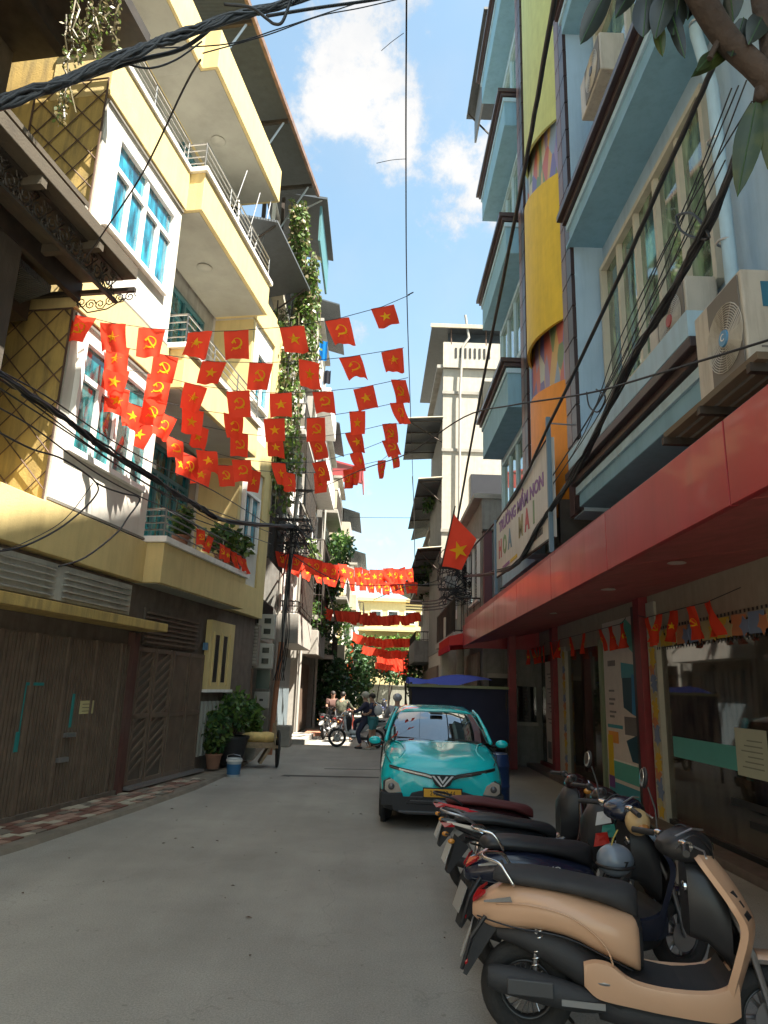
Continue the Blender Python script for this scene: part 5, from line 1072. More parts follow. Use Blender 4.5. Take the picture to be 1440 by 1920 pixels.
# ------------------------------------------------------------------ motor scooters and motorbikes
def sect(s, zb, zt, hw, n=12, pw=2.6, dy=0):
    """superellipse ring at station s"""
    r = []; cz = (zb + zt) / 2; hz = (zt - zb) / 2
    for k in range(n):
        a = 2 * pi * k / n; c, d = cos(a), sin(a)
        r.append((s, dy + hw * math.copysign(abs(c) ** (2 / pw), c), cz + hz * math.copysign(abs(d) ** (2 / pw), d)))
    return r
def body(st, n=16, pw=2.6): return MB().loft([sect(*(list(q) + [n, pw])) for q in st])
def crv(pts, m=5):
    """Catmull-Rom through stations of any width"""
    out = []; P = [pts[0]] + list(pts) + [pts[-1]]
    for i in range(1, len(P) - 2):
        for k in range(m):
            t = k / m; out.append(tuple(.5 * (2 * b + (c - a) * t + (2 * a - 5 * b + 4 * c - d) * t * t + (3 * b - a - 3 * c + d) * t ** 3) for a, b, c, d in zip(P[i - 1], P[i], P[i + 1], P[i + 2])))
    out.append(tuple(pts[-1])); return out
def wheel(par, s, r, tw, spokes=0, disc=.05, steer=0, dy=0, cast=6):
    rimm = 'alu' if spokes == 20 else paint('dark_grey_rim', (.07, .07, .072), .35, .0, .6)
    w = MB().torus((0, 0, 0), r - tw, tw, 'y', 36, 10).build('wheel', 'rubber', par, smooth=True, ); w.location = (s, dy, r); w.rotation_euler = (0, 0, steer)
    MB().torus((0, 0, 0), r - tw * 1.95, tw * .22, 'y', 36, 8, 2.6).build('rim', rimm, w, smooth=True)
    mb = MB()
    if spokes:
        for k in range(spokes): a = 2 * pi * k / spokes; mb.tube((.02 * cos(a + 1), .03 * (-1) ** k, .02 * sin(a + 1)), ((r - 2 * tw) * cos(a), 0, (r - 2 * tw) * sin(a)), .0028, 4)
    else:
        for k in range(cast): a = 2 * pi * k / cast; mb.tube((0, 0, 0), ((r - 2 * tw) * cos(a), 0, (r - 2 * tw) * sin(a)), .014, 6, .010)
    mb.build('spokes', 'alu', w); MB().lathe([(0, -.05), (.035, -.05), (.045, -.03), (.045, .03), (.035, .05), (0, .05)], (0, 0, 0), 16, 'y').build('hub', 'alu', w, smooth=40)
    if disc: MB().lathe([(.03, -.052), (.10, -.052), (.10, -.048), (.03, -.048)], (0, 0, 0), 20, 'y').build('brake_disc', 'alu', w)
    return w
def mirror(par, x, y, z, side, h=.24, lean=.05):
    m = MB().path([(x, y, z), (x + .01, y + side * .03, z + h * .5), (x - .02, y + side * lean, z + h)], .006, 6).build('mirror_stem', 'black', par)
    mb = MB().ball((0, 0, 0), (.015, .038, .065), 14, 8); mb.tf(Matrix.Translation((x - .03, y + side * (lean + .02), z + h + .05)) @ Matrix.Rotation(side * .25, 4, 'X')); mb.build('mirror', 'black', m, smooth=True)
    mb = MB().ball((0, 0, 0), (.004, .031, .056), 14, 8); mb.tf(Matrix.Translation((x - .047, y + side * (lean + .02), z + h + .05)) @ Matrix.Rotation(side * .25, 4, 'X')); mb.build('mirror_glass', 'chrome', m, smooth=True)
def handlebar(par, x, z, w, grip='black', yaw=0., chrome=True):
    h = MB().path([(x - .10, -w, z - .0), (x - .02, -w * .45, z + .01), (x, 0, z - .02), (x - .02, w * .45, z + .01), (x - .10, w, z)], .011, 8).build('handlebar', 'alu', par, smooth=True)
    for sd in (-1, 1):
        g = MB().path([(x - .035, sd * (w - .13), z + .007), (x - .105, sd * (w + .01), z)], .018, 10).build('grip', grip, h, smooth=40)
        MB().path([(x + .03, sd * (w - .17), z + .0), (x + .05, sd * (w - .10), z - .01), (x - .01, sd * (w + .03), z - .015)], .0055, 6).build('lever', 'alu' if chrome else 'black', h)
        MB().lathe([(.0, -.03), (.028, -.03), (.032, 0), (.028, .03), (0, .03)], (x - .02, sd * (w - .165), z + .006), 12, 'y').build('switch_block', 'chrome' if chrome else 'black', h, smooth=40)
    return h
def shield(par, m_out, m_in, st, name='leg_shield'):
    """st: (z, x_edge, bulge, half width); curved plate, coloured outside and dark inside"""
    ro = []; ri = []; n = 12
    for z, xe, bu, w in crv(st, 4):
        o = []; i_ = []
        for k in range(n + 1):
            a = -1 + 2 * k / n; x = xe + bu * (1 - abs(a) ** 2.2); o.append((x, a * w, z)); i_.append((x - .035 - .012 * (1 - abs(a)), a * (w - .012), z))
        ro.append(o); ri.append(i_)
    mb = MB().sheet(ro)
    for e in (0, n): mb.sheet([[r[e] for r in ro], [r[e] for r in ri]])
    mb.sheet([ro[-1], ri[-1]]); p = mb.build(name, m_out, par, smooth=50)
    MB().sheet(ri).build('shield_lining', m_in, p, smooth=50); return p
def scooter(name, label, loc, rz, col, trim, seat, fgroup, navy=False, decal=None, lamp=True):
    t = thing(name, label, 'scooter', loc, rz, fgroup)
    pt = paint('body_' + name + str(col[0])[:4], col, .38 if not navy else .22, .35, dirt=.06, var=.02)
    rw_ = wheel(t, -.20, .255, .058, 0 if navy else 24, 0); fw = wheel(t, 1.04, .245, .052, 0, .05, R(14), cast=8)
    # tail body: superellipse stations from the tail tip forward
    st = [(-.50, .60, .66, .03), (-.46, .575, .70, .075), (-.38, .555, .755, .125), (-.28, .56, .79, .165), (-.12, .575, .795, .20), (.04, .555, .775, .215), (.18, .50, .745, .215), (.30, .45, .715, .195), (.375, .42, .69, .16), (.40, .41, .66, .12)]
    b = body(crv(st, 4), 24, 2.9).build('tail_body', pt, t, smooth=55)
    # raised character line along the flank
    for sd in (-1, 1):
        c = [(-.36, sd * .142, .70), (-.2, sd * .196, .722), (0, sd * .222, .70), (.14, sd * .222, .63), (.22, sd * .218, .55), (.25, sd * .21, .47)]
        MB().path([tuple(q) for q in crv(c, 5)], .005, 6).build('crease', pt, b, smooth=True)
        MB().lathe([(0, 0), (.012, 0), (.01, .006), (0, .007)], (-.36, sd * .13, .71), 8, 'y')
        e = MB().hexa([(-.43, sd * .108, .695), (-.27, sd * .178, .725), (-.27, sd * .184, .725), (-.43, sd * .115, .695), (-.43, sd * .108, .705), (-.28, sd * .176, .752), (-.28, sd * .182, .752), (-.43, sd * .115, .705)]).build('side_emblem', 'chrome', b)
        if not navy:
            MB().ball((.215, sd * .212, .39), (.06, .012, .018), 10, 6).build('footrest', 'alu', t, smooth=True)
    if decal: 
        for sd in (-1,): text('lettering', decal, .055, 'white', b, frame_mt((-.02, sd * .218, .70), (1, 0, -.03), (0, 0, 1)), .002, shear=.25, sx=1.25)
    # lower black engine cover behind the body
    body(crv([(-.36, .50, .58, .09), (-.2, .46, .60, .15), (0, .36, .58, .18), (.15, .28, .50, .18), (.28, .20, .44, .17), (.36, .19, .40, .15)], 3), 14).build('under_cover', 'blackmatte', t, smooth=55)
    # seat
    body(crv([(-.38, .80, .83, .07), (-.33, .79, .865, .115), (-.15, .78, .872, .145), (.05, .765, .855, .15), (.2, .735, .84, .14), (.33, .69, .835, .115), (.39, .66, .82, .08), (.41, .66, .80, .04)], 4), 20, 2.7).build('seat', seat, t, smooth=60)
    # black box under the seat nose, inner panel
    body([(.33, .42, .70, .12), (.39, .41, .69, .11), (.42, .42, .66, .09)], 12, 4).build('seat_post', 'black', t, smooth=50)
    # foot board and its painted sill
    for sd in (-1, 1):
        ring = []
        for s, zb, zt, y in crv([(.10, .36, .47, .200), (.16, .315, .49, .212), (.24, .30, .48, .216), (.34, .29, .42, .216), (.5, .275, .395, .215), (.7, .265, .40, .215), (.80, .27, .43, .21), (.86, .30, .48, .20)], 4):
            ring.append([(s, sd * (y - .05), zb + .01), (s, sd * (y - .005), zb), (s, sd * (y + .008), (zb + zt) / 2), (s, sd * y, zt - .012), (s, sd * (y - .022), zt), (s, sd * (y - .05), zt - .015)])
        MB().loft(ring).build('side_sill', pt, t, smooth=50)
    MB().loft([[(s, y, z) for y, z in ((-.19, zt - .03), (.19, zt - .03), (.19, zt - .008), (-.19, zt - .008))] for s, zt in crv([(.26, .44), (.4, .41), (.6, .392), (.78, .42), (.84, .48)], 3)]).build('foot_mat', 'blackmatte', t)
    body(crv([(.18, .17, .33, .15), (.35, .15, .30, .17), (.6, .15, .29, .17), (.8, .18, .30, .15), (.88, .24, .34, .10)], 3), 12, 3).build('belly_pan', 'blackmatte', t, smooth=50)
    # leg shield
    sh = shield(t, pt, 'black', [(.28, .83, .05, .19), (.40, .83, .08, .215), (.55, .875, .09, .235), (.70, .915, .085, .245), (.80, .875, .09, .235), (.90, .81, .095, .20), (.98, .755, .09, .155), (1.03, .725, .075, .11)])
    # glove box inside the shield
    body([(.66, .60, .98, .12), (.75, .58, .98, .15), (.84, .5, .9, .15), (.86, .46, .8, .15)], 12, 4).build('inner_box', 'black', t, smooth=50)
    MB().lathe([(0, 0), (.028, 0), (.028, -.012), (.018, -.02), (0, -.02)], (.655, -.09, .86), 14, 'x').build('ignition_lock', 'chrome', t, smooth=40)
    for k in range(3): MB().hexa([(.925 - .03 * k, -.215 + .01 * k, .74 + .045 * k), (.955 - .03 * k, -.165, .75 + .045 * k), (.957 - .03 * k, -.165, .755 + .045 * k), (.925 - .03 * k, -.217 + .01 * k, .745 + .045 * k), (.905 - .03 * k, -.215 + .01 * k, .77 + .045 * k), (.935 - .03 * k, -.165, .78 + .045 * k), (.937 - .03 * k, -.165, .785 + .045 * k), (.907 - .03 * k, -.217 + .01 * k, .775 + .045 * k)]).build('vent_slot', 'black', sh)
    # front fender, fork
    rows = []
    for k in range(13):
        a = R(-25 + k * 13.5); rr = .285; hw = .07 * (1 - .5 * abs(k - 6) / 8)
        rows.append([(1.04 + rr * cos(a) * .98, q * hw, .245 + rr * sin(a) + (.0 if abs(q) > .9 else .02)) for q in (-1, -.9, 0, .9, 1)])
    MB().sheet(rows).build('front_fender', pt, t, smooth=True)
    for sd in (-1, 1): MB().path([(1.05, sd * .075, .245), (.97, sd * .075, .55), (.86, sd * .05, .80)], .018, 8).build('fork_leg', 'alu', t)
    # handlebar cowl with head lamp
    hbM = Matrix.Translation((.70, 0, 1.0)) @ Matrix.Rotation(R(16), 4, 'Z') @ Matrix.Translation((-.70, 0, -1.0))
    kids0 = set(bpy.data.objects)
    c = body(crv([(.53, 1.02, 1.07, .05), (.57, .99, 1.10, .10), (.64, .97, 1.135, .125), (.72, .96, 1.14, .115), (.79, .98, 1.11, .085), (.82, 1.0, 1.07, .04)], 4), 18, 2.6).build('handlebar_cowl', 'black' if not navy else pt, t, smooth=55)
    MB().ball((.80, 0, 1.045), (.035, .07, .05), 14, 8).build('head_lamp', 'chrome', c, smooth=True)
    MB().path([(.58, -.10, 1.112), (.68, -.09, 1.15), (.76, -.06, 1.14)], .006, 6).build('cowl_trim', 'alu', c)
    h = handlebar(t, .63, 1.07, .31); mirror(t, .62, .20, 1.08, 1, .24)
    for o in set(bpy.data.objects) - kids0:
        if o.parent == t: o.matrix_basis = hbM @ o.matrix_basis
    # indicator, tail lamp, plate, fender flap, rack
    for sd in (-1, 1):
        MB().hexa([(-.495, sd * .03, .67), (-.44, sd * .095, .72), (-.42, sd * .09, .74), (-.47, sd * .02, .715), (-.50, sd * .03, .685), (-.445, sd * .097, .735), (-.42, sd * .09, .755), (-.47, sd * .02, .735)]).build('tail_lamp', paint('red_lens', (.40, .01, .015), .15, .5), t)
    MB().path([tuple(q) for q in crv([(-.26, -.15, .80), (-.30, -.15, .86), (-.34, -.135, .905), (-.42, -.08, .915), (-.44, 0, .915), (-.42, .08, .915), (-.34, .135, .905), (-.30, .15, .86), (-.26, .15, .80)], 4)], .010, 8).build('grab_rail', 'chrome', t, smooth=True)
    MB().hexa([(-.53, -.06, .30), (-.36, -.08, .56), (-.36, .08, .56), (-.53, .06, .30), (-.55, -.06, .31), (-.46, -.08, .60), (-.46, .08, .60), (-.55, .06, .31)]).build('rear_fender', 'blackmatte', t)
    MB().hexa([(-.56, -.09, .40), (-.50, -.09, .56), (-.50, .09, .56), (-.56, .09, .40), (-.565, -.09, .405), (-.505, -.09, .565), (-.505, .09, .565), (-.565, .09, .405)]).build('licence_plate', paint('faded_plate', (.35, .33, .3), .5), t)
    MB().path([(-.42, -.13, .63), (-.50, -.15, .52), (-.55, -.14, .36)], .012, 6).build('fender_stay', 'black', t)
    MB().ball((-.53, -.14, .40), (.014, .012, .018), 8, 6).build('reflector', paint('red_lens', (.40, .01, .015), .15, .5), t)
    # exhaust, engine, shock absorber
    MB().loft([[(s, -.17 + r * cos(a) * .9, z + r * sin(a) * 1.05) for a in [2 * pi * k / 16 for k in range(16)]] for s, z, r in crv([(-.40, .35, .03), (-.385, .348, .058), (-.2, .33, .070), (0, .30, .066), (.15, .28, .045), (.2, .27, .02)], 3)]).build('muffler', 'blackmatte', t, smooth=50)
    MB().box(-.30, -.06, -.250, -.236, .30, .375).build('heat_shield', paint('grey_heat_shield', (.06, .06, .062), .5), t, bevel=.006)
    MB().path([(.15, -.13, .27), (.28, -.12, .2), (.42, -.06, .2)], .016, 8).build('exhaust_pipe', 'rustiron', t)
    body([(-.30, .18, .32, .04), (-.2, .15, .36, .05), (.1, .16, .38, .06), (.3, .16, .36, .06)], 12, 3).tf(Matrix.Translation((0, .12, 0))).build('engine_case', paint('engine_grey', (.09, .09, .09), .45), t, smooth=50)
    sp = MB(); pts = [(-.16 + .004 * k / 6 + .022 * cos(k * pi / 4), -.13 + .022 * sin(k * pi / 4), .36 + k * .0042) for k in range(56)]
    sp.path(pts, .005, 5); s_ = sp.build('shock_spring', 'chrome', t, smooth=True); MB().tube((-.16, -.13, .30), (-.14, -.13, .62), .010, 8).build('shock_rod', 'alu', s_)
    MB().path([(.1, .14, .2), (.02, .26, .05), (.06, .28, .0)], .010, 6).build('side_stand', 'iron', t)
    return t
def motorbike(label, loc, rz, col, stripe, group, seatm='black', chromeflank=False, white=False, spokes=0, name='motorbike', front_detail=None):
    """slim underbone motorbike, pointed tail"""
    t = thing(name, label, 'motorbike', loc, rz, group)
    pt = paint('bike_paint_' + name + '%.2f%.2f' % (col[0], col[1]), col, .22, .5); sp = paint('stripe_%.2f%.2f' % (stripe[0], stripe[1]), stripe, .25, .4)
    wheel(t, -.20, .285, .045, spokes or 0, 0, cast=6); wheel(t, 1.02, .285, .040, spokes or 0, .05, R(10), cast=6)
    body(crv([(-.62, .80, .83, .015), (-.52, .755, .82, .05), (-.35, .68, .80, .10), (-.15, .60, .79, .135), (.05, .52, .77, .14), (.2, .46, .74, .12), (.32, .45, .68, .085), (.42, .47, .62, .05)], 4), 18, 2.3).build('tail_cowl', pt, t, smooth=55)
    for sd in (-1, 1):
        MB().hexa([(-.58, sd * .035, .795), (-.30, sd * .118, .745), (-.30, sd * .126, .745), (-.58, sd * .045, .795), (-.58, sd * .035, .812), (-.30, sd * .118, .775), (-.30, sd * .126, .775), (-.58, sd * .045, .812)]).build('side_stripe', 'chrome' if chromeflank else sp, t)
        MB().hexa([(-.36, sd * .108, .76), (.22, sd * .124, .61), (.22, sd * .134, .60), (-.30, sd * .124, .735), (-.30, sd * .114, .765), (.22, sd * .124, .66), (.22, sd * .134, .66), (-.30, sd * .124, .765)]).build('side_stripe', 'chrome' if chromeflank else sp, t)
        MB().hexa([(-.40, sd * .105, .655), (.10, sd * .13, .53), (.10, sd * .136, .53), (-.40, sd * .111, .655), (-.40, sd * .105, .67), (.10, sd * .13, .56), (.10, sd * .136, .56), (-.40, sd * .111, .67)]).build('side_stripe', 'chrome', t)
    body(crv([(-.50, .805, .84, .05), (-.42, .80, .865, .10), (-.2, .79, .868, .125), (.0, .77, .84, .13), (.15, .75, .82, .12), (.28, .70, .80, .085), (.33, .69, .77, .05)], 4), 18, 2.7).build('seat', seatm, t, smooth=60)
    MB().path([tuple(q) for q in crv([(-.36, -.11, .80), (-.46, -.13, .86), (-.58, -.10, .885), (-.62, 0, .89), (-.58, .10, .885), (-.46, .13, .86), (-.36, .11, .80)], 4)], .011, 8).build('grab_rail', 'alu' if chromeflank or white else 'black', t, smooth=True)
    # main tube, leg shields, front
    body(crv([(.30, .44, .60, .07), (.45, .38, .52, .08), (.60, .40, .58, .09), (.70, .5, .8, .085), (.76, .64, .98, .07)], 4), 14).build('frame_cover', pt, t, smooth=55)
    for sd in (-1, 1):
        mb = MB(); rows = []
        for z, x, w in crv([(.30, .60, .16), (.42, .70, .21), (.58, .76, .22), (.75, .79, .19), (.90, .80, .12), (.98, .79, .07)], 3): rows.append([(x, sd * .06, z), (x + .03, sd * (w * .55 + .03), z), (x - .03, sd * w, z), (x - .06, sd * (w - .01), z), (x - .02, sd * (w * .5), z)])
        mb.sheet(rows).build('leg_shield', sp if white else pt, t, smooth=True)
    body([(.58, .50, .86, .09), (.66, .46, .98, .13), (.74, .5, 1.0, .15), (.78, .6, .95, .12)], 12, 3).build('inner_panel', 'black', t, smooth=50)
    body(crv([(.66, .98, 1.02, .05), (.70, .95, 1.08, .10), (.78, .93, 1.10, .10), (.86, .92, 1.06, .075), (.90, .95, 1.01, .03)], 4), 16).build('handlebar_cowl', pt, t, smooth=55)
    MB().ball((.885, 0, 1.0), (.03, .07, .045), 12, 8).build('head_lamp', 'chrome', t, smooth=True)
    for sd in (-1, 1): MB().ball((.84, sd * .115, .955), (.04, .03, .028), 10, 6).build('indicator', paint('amber_lens', (.65, .27, .04), .2, .5), t, smooth=True)
    handlebar(t, .72, 1.07, .31, chrome=white); (mirror(t, .72, -.2, 1.08, -1, .2), mirror(t, .72, .2, 1.08, 1, .2)) if white else None
    rows = []
    for k in range(12):
        a = R(-10 + k * 13); hw = .055 * (1 - .5 * abs(k - 6) / 8); rows.append([(1.02 + .325 * cos(a), q * hw, .285 + .325 * sin(a) + (.015 if abs(q) < .9 else 0)) for q in (-1, -.9, 0, .9, 1)])
    MB().sheet(rows).build('front_fender', sp if white else pt, t, smooth=True)
    for sd in (-1, 1): MB().path([(1.03, sd * .065, .285), (.93, sd * .065, .62), (.82, sd * .04, .92)], .018, 8).build('fork_leg', 'alu', t)
    # engine, chain case, exhaust
    mb = MB(); mb.lathe([(0, -.11), (.09, -.11), (.11, -.08), (.11, .08), (.09, .11), (0, .11)], (.30, 0, .30), 18, 'y'); mb.lathe([(0, 0), (.06, 0), (.065, .16), (.0, .17)], (.40, 0, .33), 12, 'x'); mb.build('engine', 'alu', t, smooth=40)
    MB().box(-.24, .26, .10, .14, .25, .33).build('chain_case', 'blackmatte', t, bevel=.01)
    MB().path([(.42, -.07, .28), (.30, -.14, .17), (.05, -.15, .19), (-.05, -.15, .22)], .016, 8).build('exhaust_pipe', 'chrome', t)
    MB().path([(-.05, -.15, .22), (.0 - .1, -.15, .24), (-.42, -.16, .33), (-.46, -.16, .34)], [.03, .048, .045, .03], 12).build('muffler', 'chrome' if chromeflank or white else 'blackmatte', t, smooth=50)
    for sd in (-1, 1): MB().path([(-.2, sd * .10, .30), (-.14, sd * .12, .62)], .022, 8).build('shock_absorber', 'chrome', t)
    MB().hexa([(-.56, -.05, .42), (-.40, -.06, .62), (-.40, .06, .62), (-.56, .05, .42), (-.58, -.05, .43), (-.50, -.06, .70), (-.50, .06, .70), (-.58, .05, .43)]).build('rear_fender', 'blackmatte', t)
    MB().hexa([(-.60, -.085, .50), (-.545, -.085, .64), (-.545, .085, .64), (-.60, .085, .50), (-.605, -.085, .505), (-.55, -.085, .645), (-.55, .085, .645), (-.605, .085, .505)]).build('licence_plate', paint('white_plate', (.55, .54, .5), .5), t)
    MB().hexa([(-.60, -.05, .765), (-.52, -.06, .77), (-.52, .06, .77), (-.60, .05, .765), (-.63, -.04, .80), (-.52, -.06, .80), (-.52, .06, .80), (-.63, .04, .80)]).build('tail_lamp', paint('red_lens', (.40, .01, .015), .15, .5), t)
    for sd in (-1, 1):
        q = MB().tube((-.54, sd * .05, .69), (-.56, sd * .13, .68), .008, 6).build('indicator_stem', 'black', t); MB().ball((-.56, sd * .145, .68), (.03, .022, .02), 10, 6).build('indicator', paint('amber_lens', (.65, .27, .04), .2, .5), q, smooth=True)
    MB().path([(.1, .12, .2), (.02, .22, .05), (.05, .24, 0)], .010, 6).build('side_stand', 'iron', t)
    MB().box(.16, .22, -.23, .23, .24, .27).build('foot_peg', 'rubber', t)
    if front_detail:
        for k, (c, a) in enumerate(front_detail): MB().hexa([(a[0], -.16, a[1]), (a[0] + .12, -.2, a[1] + .03), (a[0] + .12, -.205, a[1] + .03), (a[0], -.165, a[1]), (a[0] + .02, -.16, a[1] + .10), (a[0] + .10, -.2, a[1] + .12), (a[0] + .10, -.205, a[1] + .12), (a[0] + .02, -.165, a[1] + .10)]).build('decal', paint('decal%d' % k, c, .3, .3), t)
    return t
G = 'scooters and motorbikes parked in front of the shop'
scooter('scooter', 'tan scooter with black seat and chrome grab rail, nearest to the camera', (1.10, 4.36, 0), R(-12), (.60, .36, .22), None, 'blackmatte', G)
scooter('scooter', 'dark navy scooter with white lettering on its flank behind the tan one', (1.16, 5.32, 0), R(6), (.012, .016, .035), None, 'black', G, navy=True, decal='NOUVO')
motorbike('black motorbike with chrome stripes along its flank, third from the camera', (1.20, 6.2, 0), R(4), (.02, .02, .022), (.02, .02, .022), G, chromeflank=True, front_detail=[((.55, .03, .02), (.60, .66)), ((.05, .30, .24), (.66, .72)), ((.7, .7, .7), (.62, .82)), ((.65, .67, .7), (.70, .60))])
motorbike('black and red motorbike with red seat edge beside the teal car', (1.22, 7.15, 0), R(2), (.03, .010, .012), (.62, .015, .035), G, seatm=paint('dark_red_seat', (.10, .02, .02), .6))
# red front of another bike peeping out under the tan scooter
hm = thing('helmet', 'grey blue open helmet hanging on the navy scooter', 'helmet', (1.62, 4.98, .80), R(20))
MB().ball((0, 0, 0), (.125, .11, .10), 18, 12).build('shell', paint('grey_blue_helmet', (.17, .21, .26), .3, .4), hm, smooth=True)
MB().torus((0, 0, -.03), .115, .012, 'z', 20, 6).build('rim', 'black', hm, smooth=True); text('helmet_mark', 'z', .08, 'black', hm, frame_mt((0, -.113, .0), (1, 0, 0), (0, 0, 1)), .003)
MB().path([(-.08, 0, -.04), (-.02, -.02, .14), (.03, 0, .18)], .006, 4).build('chin_strap', paint('yellow_strap', (.4, .3, .06), .7), hm)
hm = thing('helmet', 'round cream helmet resting on the handlebar of the navy scooter', 'helmet', (1.86, 5.2, 1.0), 0)
MB().ball((0, 0, 0), (.085, .08, .09), 16, 10).build('shell', paint('cream_helmet', (.55, .38, .18), .35, .3), hm, smooth=True); MB().ball((.01, -.05, -.03), (.05, .04, .04), 12, 8).build('visor', paint('amber_visor', (.45, .2, .06), .2, .4), hm, smooth=True)

# ------------------------------------------------------------------ teal car
car = thing('parked_car', 'small turquoise electric hatchback parked facing the camera, yellow number plate', 'car', (.97, 10.15, 0), R(-1.5))
teal = mat('turquoise_car_paint', (.008, .58, .61), .20, .0, var=.0, coat=.7, spec=.6); cb = mat('car_black_plastic', (.02, .02, .022), .6)
def half(pts):  # half outline (x>=0) bottom to top -> closed ring
    return [(x, z) for x, z in pts] + [(-x, z) for x, z in pts[::-1]]
def cring(y, sx, zs, hood):
    zb, zt = zs
    h = [(.0, zb), (.60 * sx, zb), (.80 * sx, zb + .06), (.850 * sx, zb + .20), (.860 * sx, zb + .36), (.845 * sx, zt - .28), (.80 * sx, zt - .14), (.70 * sx, zt - .055), (.42 * sx, zt - .012), (.0, zt)]
    return [(x, y, z) for x, z in half(h)]
sts = [(0.0, .80, (.34, .80)), (.05, .88, (.30, .87)), (.16, .95, (.28, .945)), (.35, 1.0, (.27, 1.0)), (.65, 1.01, (.27, 1.055)), (.95, 1.01, (.27, 1.10)), (1.5, 1.01, (.27, 1.12)), (2.4, 1.01, (.27, 1.12)), (3.2, 1.01, (.27, 1.10)), (3.7, .98, (.30, 1.05)), (3.92, .90, (.36, .95))]
sts = [(a[0], a[1], (a[2], a[3])) for a in crv([(q[0], q[1], q[2][0], q[2][1]) for q in sts], 3)]
cbod = MB().loft([cring(y, sx, zz, 0) for y, sx, zz in sts]).build('body', teal, car, smooth=38)
# cladding, bumper
MB().loft([[(x * .985 * sx, y - .012, z) for x, z in half([(0, .20), (.62, .20), (.84, .25), (.875, .34), (.875, .42), (.0, .42)])] for y, sx in ((-.02, .80), (.06, .90), (.18, .97), (.4, 1.0), (3.6, 1.0), (3.95, .9))]).build('lower_cladding', cb, car, smooth=40)
MB().prism([(-.50, .33), (.50, .33), (.42, .47), (.30, .50), (-.30, .50), (-.42, .47)], -.045, .06, 'y').build('lower_grille', cb, car, bevel=.01)
for z in (.37, .42): MB().box(-.44, .44, -.052, -.045, z, z + .012).build('grille_bar', paint('grille_grey', (.08, .08, .085), .4), car)
MB().box(-.60, .60, -.035, .1, .215, .245).build('skid_plate', paint('grille_grey', (.08, .08, .085), .4), car, bevel=.01)
for sd in (-1, 1):
    # lamp housing low in the bumper corners
    MB().prism([(sd * a, z) for a, z in ((.50, .36), (.80, .34), (.815, .60), (.72, .66), (.58, .60), (.52, .50))], -.01, .20, 'y').tf(Matrix.Translation((0, .02, 0))).build('lamp_housing', cb, car, bevel=.015)
    hl = MB().prism([(sd * a, z) for a, z in ((.55, .47), (.73, .45), (.79, .50), (.785, .61), (.70, .645), (.60, .59))], -.022, .05, 'y').tf(Matrix.Translation((0, .02, 0))).build('headlight', paint('lamp_reflector', (.42, .36, .30), .15, .6), car, bevel=.01)
    MB().ball((sd * .70, -.01, .545), (.045, .03, .045), 14, 8).build('lens', paint('smoked_lens', (.08, .08, .09), .1, .8), hl, smooth=True)
    MB().prism([(sd * a, z) for a, z in ((.50, .30), (.84, .30), (.84, .48), (.72, .46), (.55, .47))], -.03, .20, 'y').build('corner_vent', cb, car, bevel=.012)
    # slim chrome light bar sweeping down to the badge
    pts = [(sd * .735, .085, .80), (sd * .60, .02, .77), (sd * .40, -.025, .735), (sd * .22, -.045, .705), (sd * .15, -.05, .685)]
    mb = MB(); mb.loft([[(x, y - .01, z - h), (x, y + .02, z - h), (x, y + .02, z + h), (x, y - .01, z + h)] for (x, y, z), h in zip(pts, (.006, .011, .012, .013, .014))]); mb.build('light_bar', 'chrome', car)
    MB().loft([[(x, y - .006, z - h - .014), (x, y + .02, z - h - .014), (x, y + .02, z + h + .012), (x, y - .006, z + h + .012)] for (x, y, z), h in zip(pts, (.006, .011, .012, .013, .014))]).build('light_bar_surround', cb, car)
    # mirrors
    mm = MB().ball((sd * .97, 1.02, 1.07), (.095, .05, .06), 16, 10).build('wing_mirror', teal, car, smooth=True); MB().ball((sd * .965, 1.04, 1.035), (.088, .048, .042), 14, 8).build('mirror_base', cb, mm, smooth=True); MB().tube((sd * .82, 1.05, 1.04), (sd * .95, 1.04, 1.05), .02, 6).build('mirror_arm', cb, mm)
    for y in (.72, 3.25):
        w = MB().torus((0, 0, 0), .235, .085, 'x', 32, 10, 1.15).build('wheel', 'rubber', car, smooth=True); w.location = (sd * .775, y, .32)
        MB().lathe([(0, -.02), (.17, -.03), (.19, .06), (.2, -.05)], (0, 0, 0), 20, 'x').build('rim', 'alu', w, smooth=40)
        MB().torus((sd * .80, y, .33), .365, .03, 'x', 28, 6, 1.6).build('wheel_arch', cb, car, smooth=True)
em = MB().prism([(-.17, .715), (.17, .715), (.10, .585), (.04, .555), (-.04, .555), (-.10, .585)], -.058, .03, 'y').build('badge_plate', cb, car, bevel=.006)
for sd in (-1, 1):
    MB().prism([(sd * .15, .705), (sd * .115, .705), (sd * .0, .572), (sd * .02, .565)], -.068, -.058, 'y').build('badge_stroke', paint('bright_silver', (.75, .75, .75), .3, .3, .3), em); MB().prism([(sd * .075, .70), (sd * .045, .70), (0, .635), (0, .60)], -.069, -.058, 'y').build('badge_stroke', paint('bright_silver', (.75, .75, .75), .3, .3, .3), em)
pl = MB().box(-.255, .255, -.068, -.055, .43, .535).build('number_plate', paint('yellow_number_plate', (.68, .34, .02), .45), car, bevel=.008)
text('plate_number', '29E 623.44', .088, paint('plate_ink', (.03, .02, .01), .6), pl, frame_mt((0, -.070, .480), (1, 0, 0), (0, 0, 1)), .002, sx=.88)
# hood creases
for sd in (-1, 1): MB().path([tuple(q) for q in crv([(sd * .60, .16, .905), (sd * .52, .4, .985), (sd * .58, .8, 1.055), (sd * .66, .98, 1.068)], 4)], .012, 6).build('bonnet_crease', teal, cbod, smooth=True)
